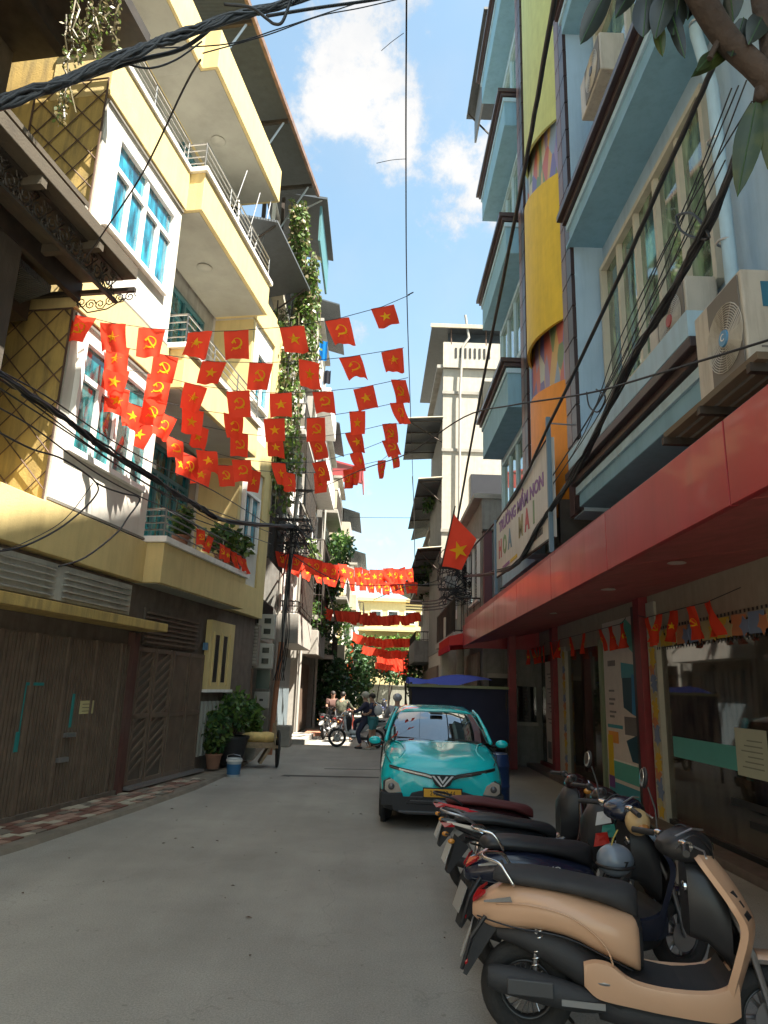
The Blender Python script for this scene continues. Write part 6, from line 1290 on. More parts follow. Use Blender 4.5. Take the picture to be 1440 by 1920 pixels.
# cabin: pillars and roof painted, glass between
def grow(y, w, z): return [(x * w, y, z) for x in (-1, -.75, -.4, 0, .4, .75, 1)]
def arch(y, w, z, dz): return [(x * w, y, z - dz * abs(x) ** 3) for x in (-1, -.75, -.4, 0, .4, .75, 1)]
ws = MB().sheet([[(p[0], p[1] + .10 * abs(p[0] / .78) ** 2, p[2]) for p in r] for r in (arch(.92, .77, 1.09, .02), arch(1.2, .72, 1.25, .02), arch(1.52, .655, 1.41, .03), arch(1.78, .60, 1.515, .04))]).build('windscreen', 'carglass', car, smooth=True)
rfm = MB(); rr = [arch(1.76, .60, 1.535, .035), arch(1.95, .61, 1.570, .045), arch(2.5, .62, 1.59, .05), arch(3.2, .60, 1.565, .05), arch(3.6, .56, 1.52, .05), arch(3.7, .54, 1.47, .05)]
r2 = [[(p[0] * 1.11, p[1] + .08 * abs(p[0] / .6) ** 2, p[2] - (.07 if abs(p[0]) > .5 else 0)) for p in r] for r in rr]
rfm.sheet(r2); rfm.sheet([[(p[0], p[1], p[2] - .04) for p in r] for r in r2]); rfm.sheet([r2[0], [(p[0], p[1], p[2] - .04) for p in r2[0]]])
rfm.build('roof', teal, car, smooth=50)
for sd in (-1, 1):
    MB().path([(sd * .80, .98, 1.075), (sd * .745, 1.32, 1.28), (sd * .68, 1.66, 1.45), (sd * .625, 1.88, 1.525)], [.028, .025, .022, .020], 8).build('windscreen_pillar', teal, car, smooth=True)
    MB().sheet([[(sd * .83, 1.05, 1.10), (sd * .84, 2.2, 1.12), (sd * .82, 3.4, 1.12)], [(sd * .69, 1.70, 1.44), (sd * .67, 2.4, 1.50), (sd * .66, 3.4, 1.46)]]).build('side_window', 'carglass', car)
    MB().hexa([(sd * .835, 2.15, 1.1), (sd * .84, 2.15, 1.1), (sd * .84, 2.27, 1.1), (sd * .835, 2.27, 1.1), (sd * .66, 2.15, 1.52), (sd * .68, 2.15, 1.52), (sd * .68, 2.27, 1.52), (sd * .66, 2.27, 1.52)]).build('door_pillar', cb, car)
    MB().tube((sd * .80, 3.45, 1.1), (sd * .62, 3.65, 1.48), .06, 8).build('rear_pillar', teal, car, smooth=True)
MB().box(-.72, .72, 1.0, 3.6, .9, 1.05).build('dashboard', cb, car, bevel=.04)
for sx in (-.36, .36):
    MB().box(sx - .22, sx + .22, 1.95, 2.1, .9, 1.28).build('front_seat', cb, car, bevel=.04); MB().box(sx - .12, sx + .12, 1.98, 2.08, 1.28, 1.44).build('head_rest', cb, car, bevel=.03)
MB().torus((.36, 1.5, 1.07), .16, .015, 'y', 20, 6).build('steering_wheel', cb, car, smooth=True)
MB().path([(-.05, .93, 1.09), (-.35, 1.0, 1.115), (-.68, 1.06, 1.13)], .008, 5).build('wiper', cb, car); MB().path([(.62, .97, 1.09), (.3, .98, 1.115), (.0, 1.0, 1.12)], .008, 5).build('wiper', cb, car); MB().path([(-.0, 1.78, 1.50), (.02, 1.3, 1.29), (.03, .98, 1.12)], .005, 4).build('antenna_wire', cb, car)

# blue drum behind the car
t = thing('blue_drum', 'blue plastic drum between the car and the red post', 'drum', (2.12, 12.4, 0)); MB().lathe([(0, 0), (.18, 0), (.19, .05), (.19, .3), (.20, .32), (.19, .34), (.19, .62), (.20, .64), (.19, .66), (.18, .8), (.15, .84), (0, .84)], (0, 0, 0), 20).build('body', paint('navy_blue_plastic', (.015, .04, .12), .45), t, smooth=40); MB().torus((0, 0, .83), .15, .012, 'z', 20, 6).build('rim', 'alu', t, smooth=True)

# ------------------------------------------------------------------ people and the bikes they ride
def limb(name, pts, rad, m, par, sub=2):
    """skinned chain or tree. pts: {name:(co, radius)}, edges list"""
    names = list(pts); idx = {k: i for i, k in enumerate(names)}
    me = bpy.data.meshes.new(name); me.from_pydata([pts[k][0] for k in names], [(idx[a], idx[b]) for a, b in rad], []); me.materials.append(M[m] if isinstance(m, str) else m)
    o = link(name, me, par); md = o.modifiers.new('s', 'SKIN'); md.use_smooth_shade = True
    for i, k in enumerate(names):
        r = pts[k][1]; v = me.skin_vertices[0].data[i]; v.radius = (r, r) if not isinstance(r, tuple) else r; v.use_root = (i == 0)
    sb = o.modifiers.new('u', 'SUBSURF'); sb.levels = sub; sb.render_levels = sub
    return o
def person(label, loc, rz, J, shirt, trousers, hat=None, hair=(.02, .015, .012), sleeves='short', legs='long', shoe=(.03, .03, .03), group=None):
    """J: joint positions in local metres (x forward). pelvis, chest, neck, head, sh/el/wr/hip/kn/an/toe for L and R"""
    t = thing('person', label, 'person', loc, rz, group); B = {}; E = []
    B['pelvis'] = (J['pelvis'], .12); B['waist'] = (tuple((a + b) / 2 for a, b in zip(J['pelvis'], J['chest'])), .11); B['chest'] = (J['chest'], .135); B['neck'] = (J['neck'], .05); B['head'] = (J['head'], .085); h = J['head']; B['crown'] = ((h[0], h[1], h[2] + .09), .075)
    E += [('pelvis', 'waist'), ('waist', 'chest'), ('chest', 'neck'), ('neck', 'head'), ('head', 'crown')]
    for s in 'LR':
        for k, r in (('sh', .058), ('el', .04), ('wr', .027), ('hd', .035), ('hip', .09), ('kn', .055), ('an', .035), ('toe', .03)): B[k + s] = (J[k + s], r)
        E += [('chest', 'sh' + s), ('sh' + s, 'el' + s), ('el' + s, 'wr' + s), ('wr' + s, 'hd' + s), ('pelvis', 'hip' + s), ('hip' + s, 'kn' + s), ('kn' + s, 'an' + s), ('an' + s, 'toe' + s)]
    bd = limb('body', B, E, 'skin', t)
    # five fingers on each hand, small face
    for s in 'LR':
        mb = MB(); hd = Vector(J['hd' + s]); wr = Vector(J['wr' + s]); d = (hd - wr).normalized(); u = d.orthogonal().normalized(); w = d.cross(u)
        for k in range(4): mb.path([hd + u * (.02 - .013 * k), hd + u * (.022 - .015 * k) + d * .035, hd + u * (.02 - .014 * k) + d * .055 + w * .02], .008, 5)
        mb.path([hd - d * .02 + u * .025, hd + u * .05 + d * .01, hd + u * .05 + d * .035 + w * .01], .009, 5); mb.build('fingers', 'skin', bd, smooth=True)
    mb = MB().ball((h[0] + .085, h[1], h[2] + .015), (.02, .013, .022), 8, 6)
    for q in (-1, 1): mb.ball((h[0] + .01, h[1] + q * .085, h[2] + .01), (.02, .01, .03), 8, 6)
    mb.build('face_features', 'skin', bd, smooth=True)
    for q in (-1, 1): MB().ball((h[0] + .083, h[1] + q * .03, h[2] + .035), (.006, .011, .007), 8, 6).build('eye', 'black', bd)
    MB().ball((h[0] + .085, h[1], h[2] - .035), (.005, .022, .006), 8, 5).build('mouth', paint('lip', (.25, .08, .06), .5), bd)
    if hat: MB().ball((h[0] - .01, h[1], h[2] + .07), (.135, .125, .11), 16, 10).box(h[0] + .08, h[0] + .17, h[1] - .07, h[1] + .07, h[2] + .045, h[2] + .06).build('helmet', hat, t, smooth=40)
    else: MB().ball((h[0] - .02, h[1], h[2] + .055), (.11, .10, .095), 14, 10).build('hair', paint('hair', hair, .6), t, smooth=True)
    S = {}; E = []
    S['chest'] = (J['chest'], .165); S['waist'] = (B['waist'][0], .15); S['hem'] = (tuple(J['pelvis']), .15); S['collar'] = (tuple(.6 * a + .4 * b for a, b in zip(J['neck'], J['chest'])), .085); E = [('chest', 'waist'), ('waist', 'hem'), ('chest', 'collar')]
    for s in 'LR':
        el = J['el' + s] if sleeves != 'short' else tuple(.3 * a + .7 * b for a, b in zip(J['sh' + s], J['el' + s]))
        S['sh' + s] = (J['sh' + s], .082); S['el' + s] = (el, .062); E += [('chest', 'sh' + s), ('sh' + s, 'el' + s)]
        if sleeves == 'long': S['wr' + s] = (J['wr' + s], .042); E.append(('el' + s, 'wr' + s))
    limb('shirt', S, E, shirt, t)
    T = {'pelvis': (J['pelvis'], .145)}; E = []
    for s in 'LR':
        T['hip' + s] = (J['hip' + s], .115); kn = J['kn' + s] if legs == 'long' else tuple(.2 * a + .8 * b for a, b in zip(J['hip' + s], J['kn' + s])); T['kn' + s] = (kn, .08); E += [('pelvis', 'hip' + s), ('hip' + s, 'kn' + s)]
        if legs == 'long': T['an' + s] = (tuple(.9 * b + .1 * a for a, b in zip(J['kn' + s], J['an' + s])), .06); E.append(('kn' + s, 'an' + s))
    limb('trousers' if legs == 'long' else 'shorts', T, E, trousers, t)
    for s in 'LR':
        a, b = J['an' + s], J['toe' + s]; MB().ball(((a[0] + b[0]) / 2, (a[1] + b[1]) / 2, min(a[2], b[2]) - .01), (.13, .05, .045), 12, 6).build('shoe', paint('shoe', shoe, .6), t, smooth=True)
    return t
def seated(hip_z=.86, hx=0., reach=.62, foot_down='R', lean=.05, hand_z=1.08):
    J = {'pelvis': (hx, 0, hip_z + .06), 'chest': (hx + lean, 0, hip_z + .42), 'neck': (hx + lean + .02, 0, hip_z + .58), 'head': (hx + lean + .05, 0, hip_z + .70)}
    for s, q in (('L', 1), ('R', -1)):
        J['sh' + s] = (hx + lean, q * .19, hip_z + .50); J['el' + s] = (hx + lean + .20, q * .27, hip_z + .30); J['wr' + s] = (hx + reach - .08, q * .30, hand_z + .0); J['hd' + s] = (hx + reach, q * .30, hand_z)
        J['hip' + s] = (hx + .05, q * .11, hip_z + .04)
        if s == foot_down or foot_down == 'B': J['kn' + s] = (hx + .28, q * .26, hip_z - .38); J['an' + s] = (hx + .16, q * .30, .10); J['toe' + s] = (hx + .30, q * .32, .04)
        else: J['kn' + s] = (hx + .42, q * .17, hip_z - .06); J['an' + s] = (hx + .38, q * .17, .42); J['toe' + s] = (hx + .52, q * .18, .38)
    return J
GB = 'motorbikes on the street in the distance'
motorbike('white motorbike standing side-on across the street with two people', (-.12, 22.9, 0), R(176), (.50, .50, .50), (.55, .55, .56), GB, white=True, spokes=20)
person('person in dark jacket and pale cap seated on the white motorbike', (-.12, 22.9, 0), R(176), seated(.84, .08, .52, 'L'), paint('dark_navy_jacket', (.03, .03, .06), .8), paint('dark_navy_trousers', (.025, .03, .06), .8), paint('cream_helmet_shell', (.42, .42, .34), .4), sleeves='long')
J = {'pelvis': (0, 0, .90), 'chest': (.03, 0, 1.22), 'neck': (.04, 0, 1.40), 'head': (.07, 0, 1.53)}
for s, q in (('L', 1), ('R', -1)):
    J.update({'sh' + s: (.03, q * .18, 1.33), 'el' + s: (.05, q * .26, 1.10), 'wr' + s: (.22, q * .20, 1.02), 'hd' + s: (.28, q * .18, 1.03), 'hip' + s: (0, q * .10, .86), 'kn' + s: (.04 * q + .02, q * .11, .48), 'an' + s: (.05 * q, q * .12, .09), 'toe' + s: (.14 + .05 * q, q * .13, .04)})
person('person in dark top and teal shorts standing at the white motorbike', (-.02, 22.45, 0), R(170), J, paint('navy_top', (.03, .035, .07), .8), paint('teal_shorts', (.06, .24, .26), .8), None, legs='short', shoe=(.4, .36, .28))
t = thing('shoulder_bag', 'white bag carried on the back of the person in teal shorts', 'bag', (.13, 22.3, 1.17)); MB().ball((0, 0, 0), (.13, .1, .17), 14, 10).build('bag_body', paint('white_bag', (.6, .6, .58), .7), t, smooth=True); MB().path([(0, .02, .15), (-.1, .1, .25), (-.18, .12, .1)], .012, 5).build('strap', 'white', t)
motorbike('dark motorbike with red tail lamp riding away ahead of the car', (.62, 19.2, 0), R(92), (.03, .03, .035), (.35, .02, .02), GB)
person('rider in light grey shirt and white helmet riding away from the camera', (.62, 19.2, 0), R(92), seated(.84, .05, .55, 'N'), paint('light_grey_shirt', (.38, .38, .41), .8), paint('dark_trousers', (.03, .03, .045), .8), paint('white_helmet_shell', (.45, .45, .47), .35), sleeves='long')
for i, (x, y, a, c, lab) in enumerate(((-1.15, 25.2, 70, (.16, .03, .02), 'maroon motorbike parked at the left behind the white one'), (-1.75, 26.3, 80, (.03, .03, .035), 'black motorbike parked against the left shrubs'), (-1.45, 29.5, 95, (.05, .07, .12), 'dark blue motorbike parked farther down the left side'), (1.6, 31.5, 100, (.05, .05, .05), 'black motorbike parked on the right beyond the stall'), (.3, 50.5, 60, (.05, .06, .12), 'dark motorbike left by the end wall'))):
    motorbike(lab, (x, y, 0), R(a), c, (.3, .3, .3), 'motorbikes parked down the street', name='motorbike')
person('person in mottled brown and grey clothes sitting on a parked bike at left', (-1.15, 25.2, 0), R(70), seated(.84, .02, .5, 'B'), mat('mottled_brown_cloth', (.08, .085, .055), .85, var=.6, vscale=14), paint('grey_trousers', (.10, .10, .10), .8), None, sleeves='long')
person('person in dark clothes standing by the shrubs at left', (-1.6, 27.3, 0), R(-60), J, paint('orange_brown_top', (.10, .05, .04), .8), paint('dark_trousers', (.03, .03, .045), .8), None)
# shut lines, number-plate frame and other small marks on the car
dk_ = paint('shut_line_black', (.01, .012, .012), .8)
for sd in (-1, 1):
    MB().path([tuple(q) for q in crv([(sd * .72, .10, .84), (sd * .80, .40, .935), (sd * .815, .80, .985), (sd * .80, .98, 1.02)], 5)], .006, 4).build('bonnet_gap', dk_, car)
    for y in (1.25, 2.25, 3.15): MB().path([(sd * .872, y, .42), (sd * .878, y, .7), (sd * .862, y, 1.0)], .005, 4).build('door_gap', dk_, car)
    for y in (1.95, 2.95): MB().box(*sorted((sd * .872, sd * .892)), y, y + .16, .90, .925).build('door_handle', teal, car, bevel=.004)
MB().box(-.27, .27, -.056, -.05, .415, .55).build('plate_frame', cb, car, bevel=.006)
for k in range(2): MB().lathe([(0, 0), (.012, 0), (.012, -.006), (0, -.006)], (-.35 + .7 * k, -.052, .40), 8, 'y').build('parking_sensor', dk_, car)
MB().box(-.10, .10, 1.55, 1.62, 1.455, 1.49).build('rear_view_mirror', cb, car, bevel=.01)
MB().box(-.42, -.18, 1.02, 1.10, 1.125, 1.128).build('windscreen_sticker', 'white', car)
# clutter against the end wall of the low building at right, seen past the red posts
for dims, m, nm in (((3.05, 3.75, 19.12, 19.18, .05, 2.2), paint('dark_doorway', (.02, .02, .018), .8), 'doorway'), ((3.8, 4.3, 19.1, 19.18, 1.1, 2.0), 'darkglass', 'window'), ((3.0, 3.8, 19.08, 19.16, 2.2, 2.32), 'concrete', 'lintel'), ((3.78, 4.34, 19.07, 19.14, 1.0, 1.08), 'concrete', 'sill')):
    o = MB().box(*dims).build(nm, m, lowb); o.location = (-2.9, -19.2, 0)
t = thing('plastic_crate', 'stack of dull red and grey crates beside the doorway behind the car', 'crate stack', (2.75, 17.9, 0))
for k, c in enumerate(((.22, .04, .03), (.12, .12, .12), (.20, .05, .04))):
    mb = MB().box(-.25, .25, -.18, .18, k * .28, k * .28 + .02)
    for a in ((-.25, .25, -.18, -.16), (-.25, .25, .16, .18), (-.25, -.23, -.16, .16), (.23, .25, -.16, .16)):
        for j in range(3): mb.box(a[0], a[1], a[2], a[3], k * .28 + .04 + j * .075, k * .28 + .09 + j * .075)
    mb.build('crate', paint('crate_plastic%d' % k, c, .6), t)
# cables, locks and joints on the two scooters nearest the camera
for sc_ in [o for o in bpy.data.objects if o.name in ('scooter', 'scooter.001')]:
    for sd in (-1, 1): MB().path([tuple(q) for q in crv([(.60, sd * .18, 1.06), (.70, sd * .16, 1.13), (.80, sd * .08, 1.05), (.82, sd * .04, .95)], 5)], .005, 5).build('brake_cable', 'black', sc_)
    for sd in (-1, 1): MB().path([tuple(q) for q in crv([(-.47, sd * .082, .615), (-.28, sd * .17, .60), (.0, sd * .21, .585), (.2, sd * .216, .52), (.35, sd * .18, .45)], 5)], .004, 4).build('panel_gap', 'black', sc_)
    MB().box(.30, .31, -.10, .10, .685, .70).build('seat_seam', 'black', sc_)
    MB().box(-.02, .20, -.234, -.229, .27, .30).build('muffler_mark', 'alu', sc_)
# a red and black motorbike front peeping between the near scooters
# ------------------------------------------------------------------ flag buntings
def flag_surface(u, v, amp, ph, W, Hh, skew):
    """u 0..1 across, v 0..1 down"""
    x = (u - .5) * W * (1 - .14 * v * (1 + sin(ph * 2)) / 2) + skew * v * Hh
    y = amp * (sin(u * 5.2 + v * 2.6 + ph) + .45 * sin(u * 11 - v * 4 + 2 * ph)) * (.25 + v) + .35 * skew * v * Hh * sin(ph * 3)
    return Vector((x, y, -v * Hh + .02 * amp * sin(u * 9 + ph)))
def hammer_sickle():
    """list of polygons in a unit square centred on 0"""
    P = []
    n = 14; o = []; i_ = []
    for k in range(n + 1):
        a = R(115 - k * 250 / n); o.append((.02 + .40 * cos(a), .06 + .40 * sin(a))); i_.append((-.02 + .33 * cos(a) * (1 - 0), .10 + .31 * sin(a)))
    for k in range(n): P.append([o[k], o[k + 1], i_[k + 1], i_[k]])
    P.append([(-.18, -.20), (-.12, -.14), (-.32, -.40), (-.38, -.34)])
    P.append([(-.18, .24), (-.12, .29), (.36, -.30), (.30, -.35)])
    P.append([(-.36, .20), (-.16, .40), (-.06, .30), (-.26, .10)])
    return P
def star_polys():
    p = [(r * cos(pi / 2 + k * pi / 5), r * sin(pi / 2 + k * pi / 5)) for k in range(10) for r in ((.44,) if k % 2 == 0 else (.168,))]
    return [[(0, 0), p[k], p[(k + 1) % 10]] for k in range(10)]
FM = {}
def flag_mesh(kind, var, W=.40, Hh=.46):
    k = (kind, var, W, Hh)
    if k in FM: return FM[k]
    rg = random.Random(var * 7 + 1); amp = rg.uniform(.015, .05); ph = rg.uniform(0, 6.28); sk = rg.choice([-.12, -.06, 0, 0, .06, .12])
    NU, NV = 10, 8
    rows = [[flag_surface(i / NU, j / NV, amp, ph, W, Hh, sk) for i in range(NU + 1)] for j in range(NV + 1)]
    fm = MB().sheet(rows).mesh('flag', 'flagred', True)
    em = MB(); S = .62 * min(W, Hh)
    for poly in (star_polys() if kind == 'star' else hammer_sickle()):
        for sgn_ in (-1, 1):
            vs = []
            for x, z in poly:
                u = .5 + x * S / W; v = .5 - z * S / Hh; q = flag_surface(u, v, amp, ph, W, Hh, sk); q.y += sgn_ * .006; vs.append(q)
            em.add(vs, [tuple(range(len(vs)))])
    FM[k] = (fm, em.mesh('emblem', 'flagyellow')); return FM[k]
def bunting(label, L, Rr, pts, W=.40, Hh=.46, start=0, emb=True, group='strings of red flags across the street', seed=0, rotz=0.):
    """cord from L to Rr passing through pts (world), a flag hanging from every point"""
    t = thing('flag_bunting', label, 'bunting', L, 0, group); L = Vector(L); rg = random.Random(seed + 99)
    MB().path([Vector(p) - L for p in [L] + list(pts) + [Vector(Rr)]], .006, 4).build('cord', 'cable', t)
    n = len(pts)
    for i, p in enumerate(pts):
        a = Vector(pts[max(0, i - 1)]); b = Vector(pts[min(n - 1, i + 1)]); d = (b - a) if n > 1 else Vector((1, 0, 0)); yaw = atan2(d.y, d.x)
        k = 'star' if (i + start) % 2 else 'sickle'; fm, em = flag_mesh(k, rg.randrange(12), W, Hh)
        f = link('flag', fm, t, loc=Vector(p) - L, rot=(rg.uniform(-.35, .2), rg.uniform(-.1, .1) + atan2(d.z, d.xy.length) * -.8, yaw + rotz + rg.uniform(-.35, .35) * (.3 if seed > 50 else 1)))
        if emb: link('emblem', em, f)
    return t
rows = [
 ('topmost string of red flags crossing from the dark house to the overhead cable', (150, 592), (768, 553), 9.3, 9.9, [(158, 593), (212, 606), (285, 616), (375, 622), (443, 620), (547, 612), (632, 598), (717, 575)], 0),
 ('second string of red flags from the top', (190, 640), (757, 652), 9.6, 10.9, [(222, 650), (312, 666), (402, 678), (490, 680), (580, 677), (655, 669), (735, 656)], 1),
 ('third string of red flags from the top, star flag at its right end', (200, 685), (765, 708), 9.8, 12.0, [(220, 690), (300, 705), (368, 722), (446, 733), (526, 737), (605, 734), (681, 726), (747, 712)], 1),
 ('fourth string of red flags from the top', (205, 722), (765, 752), 10.0, 13.2, [(220, 726), (292, 750), (362, 767), (438, 778), (514, 785), (592, 783), (670, 771), (744, 755)], 1),
 ('fifth string of red flags, lower middle of the cluster', (228, 755), (752, 795), 10.4, 14.4, [(248, 757), (314, 778), (376, 798), (448, 812), (515, 820), (592, 820), (662, 810), (730, 794)], 1),
 ('sixth string of red flags, second from the bottom of the cluster', (255, 790), (745, 822), 10.9, 15.4, [(273, 793), (327, 822), (387, 845), (452, 862), (522, 868), (598, 866), (667, 848), (728, 824)], 1),
 ('lowest string of red flags of the near cluster', (318, 840), (735, 852), 12.4, 16.4, [(340, 850), (360, 855), (379, 872), (421, 872), (478, 882), (541, 886), (601, 886), (652, 880), (668, 874), (716, 863), (737, 845)], 1)]
for i, (lab, l, r, yl, yr, pts, st) in enumerate(rows):
    Lp = at(l[0], l[1], (1, -.175, 0), -6.12) if i < 6 else at(l[0], l[1], (1, -.175, 0), -6.1)
    Rp = atY(r[0], r[1], yr); n = Vector((-(Rp.y - Lp.y), Rp.x - Lp.x, 0)).normalized(); d = n.dot(Lp)
    bunting(lab, Lp, Rp, [at(x, y, n, d) for x, y in pts], .38, .45, st, seed=i)
# the second cluster, hung close together farther down the street
def far_row(lab, a, b, n, ya, yb, sag, W, Hh, seed, emb=True, zigs=0):
    A = atY(a[0], a[1], ya); B = atY(b[0], b[1], yb); pts = []
    for i in range(n):
        s = (i + .5) / n; p = A.lerp(B, s); p.z -= sag * 4 * s * (1 - s) + random.Random(i * 7 + seed).uniform(-.05, .05); pts.append(p)
    bunting(lab, A, B, pts, W, Hh, seed, emb, seed=seed + 20)
far_row('steep string of red flags from the left pole, upper of the pair', (517, 1030), (772, 1066), 17, 19.9, 24.5, .22, .40, .48, 0)
far_row('string of red flags from the left pole, just under the upper one', (530, 1042), (785, 1090), 16, 21.5, 26.5, .28, .40, .48, 1)
far_row('short steep end string of the second flag group, meeting the right pole', (672, 1072), (756, 1064), 7, 25, 25.5, .15, .40, .48, 2)
far_row('string of red flags crossing below the second group at left', (582, 1130), (705, 1150), 9, 29, 31, .12, .40, .48, 1, False)
far_row('red flags strung before the yellow building', (632, 1142), (785, 1148), 16, 32, 34, .25, .40, .48, 2, False)
far_row('upper string of red flags over the leafy hedge', (663, 1187), (772, 1196), 15, 38, 40, .2, .40, .48, 3, False)
far_row('string of red flags just below the leafy hedge', (684, 1212), (802, 1216), 18, 42, 43, .2, .40, .48, 4, False)
far_row('orange lit string of flags far down the street', (708, 1228), (792, 1232), 15, 46, 47, .12, .40, .48, 5, False)
far_row('low orange string of flags far down the street', (706, 1240), (790, 1243), 16, 49, 50, .12, .40, .48, 6, False)
far_row('lowest and farthest string of orange flags above the grey wall', (712, 1250), (778, 1254), 14, 52, 53, .15, .40, .48, 7, False)
# small flags on the lowest balcony of the yellow house
cl = Vector((-5.82 + .175 * 13 + .02, 13.0, 4.62)); P = [Vector((-5.80 + .175 * y, y, 4.72 - .10 * (y - 13.0) / 2)) for y in (13.2, 13.7, 14.3, 14.6, 15.0, 15.3, 15.6)]
bunting('short string of small red flags tied along the lowest balcony rail', P[0] - Vector((0, .5, 0)), P[-1] + Vector((0, .3, 0)), P, .26, .34, 0, seed=50, group='small strings of flags on buildings')
# small flags under the shop canopy
P = [Vector((3.98, y, 2.98)) for y in (10.3, 9.85, 9.35, 8.85, 8.35)]
bunting('string of small red flags in front of the paper pennants at the shop door', Vector((4.0, 10.7, 3.05)), Vector((4.0, 7.6, 3.05)), P, .20, .42, 1, seed=51, group='small strings of flags on buildings')
P = [Vector((4.1, y, 3.02)) for y in (11.7, 12.3, 12.9, 13.9, 14.9, 15.8, 16.6)]
bunting('string of small red flags across the boat poster', Vector((4.1, 11.5, 3.1)), Vector((4.1, 17, 3.08)), P, .20, .40, 0, seed=52, group='small strings of flags on buildings')
P = [Vector((4.12, y, 2.98)) for y in (17.4, 17.8, 18.2, 18.6, 19.1, 19.6, 20.2)]
bunting('dim red flags at the far end of the shop front', Vector((4.1, 17.1, 3.05)), Vector((4.1, 20.5, 3.02)), P, .20, .40, 1, seed=53, group='small strings of flags on buildings')
# large national flag on the right
fl = thing('hanging_flag', 'large red flag with yellow star hanging from a slanting pole at right', 'flag', atY(850, 962, 18))
o_ = Vector(fl.location); c1 = atY(893, 1012, 18) - o_; c2 = atY(866, 1068, 18) - o_; c3 = atY(829, 1062, 18) - o_
rws = []
for j in range(9):
    v = j / 8; r = []
    for i in range(9):
        u = i / 8; p = (c1 * u).lerp(c3 + (c2 - c3) * u, v); p = Vector(p); p.y += .07 * sin(u * 5 + v * 3) ; r.append(p)
    rws.append(r)
MB().sheet(rws).build('flag_cloth', 'flagred', fl, smooth=True)
em = MB(); ctr = c3.lerp(c1, .5) * 1.0; ctr = Vector((ctr.x - .02, 0, ctr.z + .05))
for sg_ in (-.16, .16): em.add([(ctr.x + .26 * q[0], sg_ * .6, ctr.z + .26 * q[1]) for q in [(r * cos(pi / 2 + .3 + k * pi / 5), r * sin(pi / 2 + .3 + k * pi / 5)) for k in range(10) for r in ((1,) if k % 2 == 0 else (.38,))]], [tuple(range(10))])
em.build('star', 'flagyellow', fl); MB().tube(c3 + Vector((-.1, .02, -.35)), Vector((.05, .02, .2)), .02, 6).build('flag_pole', 'iron', fl)

# ------------------------------------------------------------------ cables
def cable(pts, r, label, n=6, sub=6, name='cable', group='overhead cables', m='cable', wob=0., par=None):
    c = crv([tuple(p) for p in pts], sub); rg = random.Random(len(label))
    if wob: c = [(x + rg.uniform(-wob, wob), y, z + rg.uniform(-wob, wob)) for x, y, z in c]
    o = MB().path(c, r, n).build(name, m, par, smooth=True)
    if par is None: tag(o, label, 'cable', group)
    return o
def bundle(label, pts, R0, n, r, seed=0, twist=1.2, group='overhead cables'):
    rg = random.Random(seed); c = [Vector(p) for p in crv([tuple(p) for p in pts], 8)]; t = thing('cable_bundle', label, 'cable bundle', c[0], 0, group)
    for k in range(n):
        ph = rg.uniform(0, 6.28); rr = R0 * sqrt(rg.random()); tw = rg.uniform(-twist, twist); q = []
        for i, p in enumerate(c): a = ph + tw * i * .5; q.append(p - c[0] + Vector((rr * cos(a), 0, rr * sin(a))) + Vector((0, 0, -.03 * rg.random())))
        MB().path(q, r * rg.uniform(.7, 1.3), 5).build('cable', 'cable', t, smooth=True)
    return t
bundle('thick black cable bundle sweeping over the top left corner', [atY(-120, 235, 3.7), atY(0, 192, 3.9), atY(120, 148, 4.2), atY(230, 104, 4.5), atY(330, 66, 4.8), atY(430, 32, 5.1), atY(530, 4, 5.5), atY(640, -26, 6.0)], .052, 17, .014, 1)
cable([atY(-60, 225, 4.0), atY(230, 122, 4.6), atY(330, 96, 4.9), atY(375, 70, 5.0), atY(400, 48, 5.2)], .018, 'single black cable sagging just under the thick bundle at top left')
cable([atY(420, 8, 5.0), atY(470, 14, 5.0), atY(500, 35, 5.0), atY(515, 45, 5.0), atY(530, 40, 5.0), atY(545, 0, 5.0), atY(555, -30, 5.0)], .014, 'black cable looping down against the sky beside the bundle')
cable([atY(500, 30, 5.3), atY(600, 14, 5.6), atY(700, 0, 6), atY(800, -18, 6.4)], .016, 'black cable leaving the bundle towards the right along the top edge')
cable([atY(380, 100, 5.2), atY(500, 66, 5.5), atY(600, 30, 5.8), atY(680, 14, 6), atY(790, -12, 6.4)], .006, 'thin wire crossing the sky under the top edge cables')
cable([atY(300, 90, 5.0), atY(430, 82, 5.3), atY(520, 55, 5.6), atY(620, 22, 6), atY(700, -4, 6.2)], .006, 'second thin wire across the top left sky')
cable([atY(376, 112, 5.0), atY(345, 165, 5.6), atY(270, 320, 6.6), atY(205, 420, 7.4), atY(150, 500, 8.2)], .010, 'slack black wire dropping across the blue window of the yellow house')
cable([atY(230, 118, 4.6), atY(280, 128, 4.8), atY(330, 112, 5.0), atY(378, 78, 5.2)], .009, 'thin cable drooping beneath the bundle at top left')
# straight cable along the street and its companions
cz = 7.8
cable([atZ(762, -90, cz), atZ(762, 0, cz), atZ(761, 300, cz), atZ(763, 560, cz), atZ(770, 780, cz - .05), atZ(776, 950, cz - .1)], .009, 'long straight black wire running down the middle of the sky', 5, 5)
cable([atY(765, 553, 9.9), atY(775, 548, 9.9)], .01, 'short knotted wire end where the top flag string meets the long wire')
cable([atY(773, 893, 18), atY(776, 950, 18.5), atY(778, 1060, 20)], .012, 'limp white string hanging below the awning of the cream tower', m='greywall')
cable([atY(715, 95, 7), atY(735, 78, 7), atY(757, 62, 7)], .004, 'short thin twig of wire high in the clouds'); cable([atY(706, 306, 8), atY(735, 300, 8), atY(760, 298, 8)], .004, 'second short wire stub against the sky')
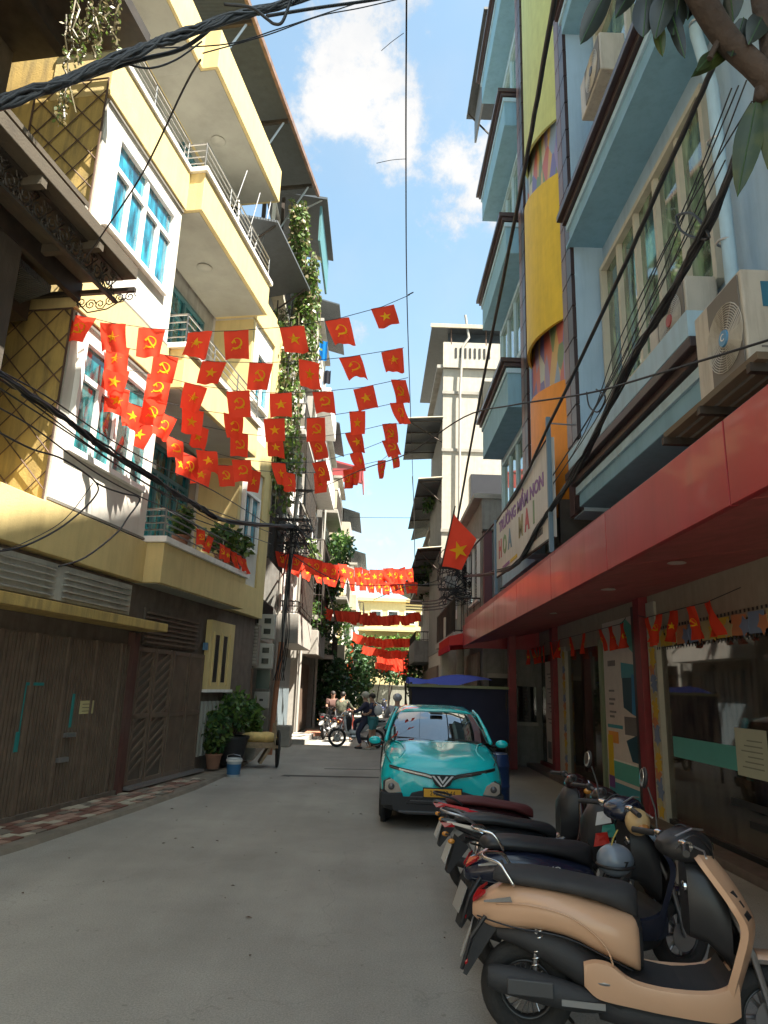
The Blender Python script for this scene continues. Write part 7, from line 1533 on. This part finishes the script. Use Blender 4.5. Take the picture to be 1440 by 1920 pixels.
# right hand cables to the right pole
PR = Vector((2.62, 21.95, 5.9))
cable([onx for onx in (atX(1052, -60, 1.45), atX(1040, 0, 1.5), atX(1008, 180, 1.6), atX(970, 390, 1.75), atX(920, 640, 1.95), atX(880, 850, 2.2), atY(852, 1000, 18.5), atY(826, 1068, 21.5))], .028, 'heavy black cable plunging from the top towards the right pole', 8, wob=.004)
cable([atX(1345, 100, 2.3), atX(1327, 148, 2.3), atX(1245, 330, 2.3), atX(1144, 556, 2.32), atX(1030, 795, 2.35), atX(950, 952, 2.4), PR], .022, 'black cable passing over the school sign towards the right pole', 8, wob=.003)
bundle('thick bundle of black cables running past the blue windows to the sign', [atX(1450, 130, 2.35), atX(1418, 200, 2.35), atX(1345, 372, 2.35), atX(1253, 560, 2.36), atX(1175, 690, 2.36), atX(1088, 868, 2.38), atX(1010, 985, 2.38), atX(952, 1066, 2.38), PR + Vector((.1, 0, -.5))], .040, 12, .013, 4)
for i, (a, b, c, d) in enumerate((((1385, 160), (1285, 400), (1215, 570), (1095, 800)), ((1400, 150), (1300, 405), (1190, 640), (1090, 830)), ((1372, 165), (1280, 395), (1160, 640), (1075, 850)), ((1410, 190), (1262, 440), (1180, 620), (1100, 790)), ((1360, 300), (1275, 470), (1200, 600), (1120, 760)))):
    cable([atX(*a, 2.45), atX(*b, 2.45), atX(*c, 2.45), atX(*d, 2.45), atX(940, 1040, 2.45)], .006, ['thin wire nearest the drain pipe above the bundle', 'second thin wire parallel to the right bundle', 'third thin wire crossing the blue building windows', 'slack thin wire just left of the right bundle', 'lowest of the thin wires beside the right bundle'][i], 5)
cable([atX(1268, 405, 2.4), atX(1275, 430, 2.38), atX(1300, 445, 2.36), atX(1330, 445, 2.35), atX(1300, 402, 2.38), atX(1270, 403, 2.4)], .011, 'coil of cable tied at the window of the blue building'); cable([atX(1100, 735, 2.4), atX(1105, 762, 2.4), atX(1122, 772, 2.4), atX(1135, 745, 2.4), atX(1118, 730, 2.4)], .009, 'small coil of wire lower on the blue wall')
cable([atY(545, 935, 19.5), atY(600, 915, 16), atY(680, 880, 13), atY(765, 850, 10.5), atY(870, 782, 8.5), atY(960, 760, 7.4), atY(1100, 738, 6.2), atY(1220, 705, 5.3), atY(1330, 672, 4.6), atY(1460, 632, 4.0)], .010, 'long thin wire crossing the whole street from the left pole to the right fascia', 5, 6)
cable([atY(520, 1022, 19.8), atY(640, 1092, 21), atY(760, 1096, 21.5), atY(835, 1095, 22), atY(885, 1078, 22)], .014, 'sagging cable between the left and right poles'); cable([atY(655, 970, 30), atY(780, 971, 29)], .01, 'faint horizontal wire across the far sky gap')
cable([atY(700, 1125, 24), atY(760, 1100, 23), atY(800, 1095, 22.4), atY(850, 1075, 22)], .012, 'cable joining the right pole above the flags')
for i, (a, b) in enumerate((((540, 965), (612, 1150)), ((556, 985), (640, 1200)), ((530, 1000), (600, 1120)))): cable([atY(*a, 20), atY((a[0] + b[0]) / 2 + 8, (a[1] + b[1]) / 2 - 14, 24), atY(*b, 31)], .022, ['black cable falling away down the left side', 'second black cable falling away down the left side', 'short black cable beneath the left pole'][i])
# the low bundle on the left, from the dark house to the left pole
PL = Vector((-2.5, 19.8, 6.35))
cy = lambda px, py: at(px, py, (1, -.09, 0), -4.35)
bundle('bundle of black cables sagging across the front of the yellow house to the left pole', [cy(-60, 655), cy(0, 700), cy(130, 792), cy(215, 850), cy(300, 903), cy(360, 940), cy(430, 975), PL], .045, 8, .015, 8)
for i, pts in enumerate((((-30, 680), (90, 745), (200, 820), (300, 875), (400, 920), (505, 985)), ((-40, 745), (60, 800), (170, 880), (250, 925), (330, 960), (440, 1000)), ((-20, 715), (110, 800), (240, 885), (320, 930), (420, 965), (510, 1000)), ((40, 740), (160, 830), (270, 905), (370, 962), (440, 995), (508, 1020)))):
    cable([cy(*q) for q in pts], .010, ['upper thin cable over the low left bundle', 'sagging thin cable below the low left bundle', 'thin cable twisted along the low left bundle', 'lowest thin cable reaching the left pole'][i], 5)
cable([cy(0, 812), cy(60, 842), cy(120, 862), cy(180, 905), cy(175, 935), cy(120, 985), cy(50, 1022), cy(-10, 1035)], .011, 'loose loop of black wire hanging at lower left under the bundle'); cable([cy(180, 905), cy(200, 915), cy(230, 925), cy(262, 935), cy(240, 970), cy(218, 1000), cy(160, 1045), cy(110, 1062)], .012, 'second loose wire looping down over the yellow band')
cable([cy(175, 905), cy(120, 975), cy(40, 1020), cy(5, 1030)], .005, 'very thin slack wire in front of the yellow band')
# tangle at the left pole
tg = thing('cable_tangle', 'tangle of looped black cables at the top of the left pole', 'cable bundle', PL, 0, 'overhead cables'); rg = random.Random(6)
for k in range(16):
    a = rg.uniform(0, 6); pts = [(0, 0, 0)] + [(rg.uniform(-.5, .6), rg.uniform(-.3, .3), rg.uniform(-1.0, .3)) for _ in range(4)] + [(.1, 0, -.2)]; MB().path(crv(pts, 5), rg.uniform(.007, .014), 4).build('cable', 'cable', tg)
for k in range(7): MB().path(crv([(rg.uniform(-.2, .2), 0, 0), (rg.uniform(-.3, .1), -.05, -1.5), (-.1 + rg.uniform(-.15, .15), 0, -3.2), (-.3 + .05 * k, -.1, -4.4)], 5), .012, 4).build('cable', 'cable', tg)
tg = thing('cable_tangle', 'tangle of black cables around the right pole', 'cable bundle', PR, 0, 'overhead cables')
for k in range(26):
    pts = [(rg.uniform(-.1, .1), 0, rg.uniform(-.6, .1))] + [(rg.uniform(-.75, .9), rg.uniform(-.4, .3), rg.uniform(-1.5, .3)) for _ in range(4)] + [(rg.uniform(-.2, .2), 0, rg.uniform(-.8, 0))]; MB().path(crv(pts, 5), rg.uniform(.008, .018), 4).build('cable', 'cable', tg)
for k in range(6): MB().path(crv([(-.2, 0, -.9 - .06 * k), (.5, -1.5, -1.2 - .08 * k), (.9, -3.5, -1.3 - .05 * k)], 5), .014, 4).build('cable', 'cable', tg)
for k in range(4): MB().path(crv([(-1.6, 3, -1.0 - .1 * k), (-.7, 1.5, -1.15 - .1 * k), (0, 0, -1.0 - .12 * k)], 5), .02, 4).build('cable', 'cable', tg)

# ------------------------------------------------------------------ near tree, top right
tr = thing('near_tree', 'dark branch with drooping leathery leaves hanging into the top right corner', 'tree', (1.5, 2.3, 0))
o_ = Vector((1.5, 2.3, 0))
def A(px, py, Y): return atY(px, py, Y) - o_
lm = mat('dark_leather_leaf', (.006, .010, .008), .4, var=.35, vscale=5, dirt=.4, dscale=6, tint=(.04, .05, .02)); lm2 = mat('olive_leather_leaf', (.016, .034, .008), .45, var=.35, vscale=5, dirt=.5, dscale=5, tint=(.14, .13, .02))
MB().path([tuple(q) for q in crv([tuple(A(1250, -130, 2.2)), tuple(A(1305, -20, 2.25)), tuple(A(1360, 70, 2.3)), tuple(A(1420, 130, 2.3)), tuple(A(1470, 190, 2.3))], 6)], .055, 10, .045).build('branch', 'bark', tr, smooth=True)
MB().path([tuple(q) for q in crv([tuple(A(1420, -120, 2.3)), tuple(A(1425, 0, 2.3)), tuple(A(1440, 90, 2.3)), tuple(A(1425, 190, 2.32))], 6)], .04, 10, .028).build('branch', 'bark', tr, smooth=True)
MB().path([(.9, .2, 0), (.8, .1, 2.0), (.7, 0, 4.0), (.3, -.1, 5.4)], .12, 10, .07).build('trunk', 'bark', tr, smooth=True)
for k, (x0, y0, x1, y1) in enumerate(((1300, -30, 1240, 0), (1330, 20, 1280, -10), (1270, -60, 1150, -20), (1360, 60, 1330, 110))): MB().path([tuple(A(x0, y0, 2.28)), tuple(A((x0 + x1) / 2, (y0 + y1) / 2 - 6, 2.3)), tuple(A(x1, y1, 2.3))], .012, 6).build('twig', 'bark', tr)
def bigleaf(a, b, w, mt_, curl=.03, seed=0, fold=.25):
    """leaf from stalk a to tip b (px,py,Y); slightly folded and curled, with thickness of a leaf"""
    a = A(*a); b = A(*b); d = b - a; L_ = d.length; d.normalize(); vd = (a + o_ - CAM).normalized(); u = d.cross(vd).normalized(); v = u.cross(d); rows = []
    for i in range(9):
        t = i / 8; ww = w * (sin(pi * min(1, t * .93 + .07)) ** .75) * (1 - .25 * t); c = a + d * L_ * t + v * (curl * sin(t * 3.2 + seed) * L_ * 1.4)
        rows.append([c - u * ww + v * ww * fold, c - u * ww * .5 + v * ww * fold * .4, c, c + u * ww * .5 + v * ww * fold * .4, c + u * ww + v * ww * fold])
    l = MB().sheet(rows).build('leaf', mt_, tr, smooth=True); MB().path([r[2] - v * .002 for r in rows], .0025, 4).build('midrib', 'green2', l)
LV = [((1150, -45), (1088, 84), .050, 0), ((1215, -35), (1205, 78), .060, 0), ((1200, -50), (1150, 40), .045, 0), ((1250, -20), (1228, 75), .055, 0), ((1232, 40), (1242, 104), .028, 1), ((1258, 20), (1282, 102), .030, 0), ((1275, -10), (1262, 66), .045, 0), ((1400, 60), (1292, 148), .040, 1), ((1345, 90), (1300, 140), .03, 1),
      ((1418, 188), (1382, 372), .060, 1), ((1450, 170), (1450, 330), .060, 1), ((1300, -60), (1290, 30), .05, 0), ((1365, -50), (1375, 40), .06, 0), ((1395, 30), (1370, 110), .05, 0), ((1330, -40), (1340, 50), .05, 0), ((1440, 10), (1400, 90), .055, 0), ((1120, -80), (1100, -5), .04, 0)]
for i, (a, b, w, k) in enumerate(LV): bigleaf((a[0], a[1], 2.3 + .02 * (i % 3)), (b[0], b[1], 2.3 + .05 * ((i * 7) % 5 - 2) / 2), w, lm2 if k else lm, .04, i)

# ------------------------------------------------------------------ litter on the road
lf = MB(); rg = random.Random(12)
for k in range(60):
    x = rg.uniform(-3.2, 2.2); y = rg.uniform(3.2, 16); a = rg.uniform(0, 6.28); s = rg.uniform(.012, .035); lf.add([(x, y, .008), (x + s * cos(a), y + s * sin(a), .016), (x + s * 1.8 * cos(a + .3), y + s * 1.8 * sin(a + .3), .008), (x + s * cos(a + .9), y + s * sin(a + .9), .012)], [(0, 1, 2, 3)])
tag(lf.build('leaf_litter', paint('dry_leaf_brown', (.10, .05, .03), .9)), kind='stuff', label='small dry leaves scattered on the road')
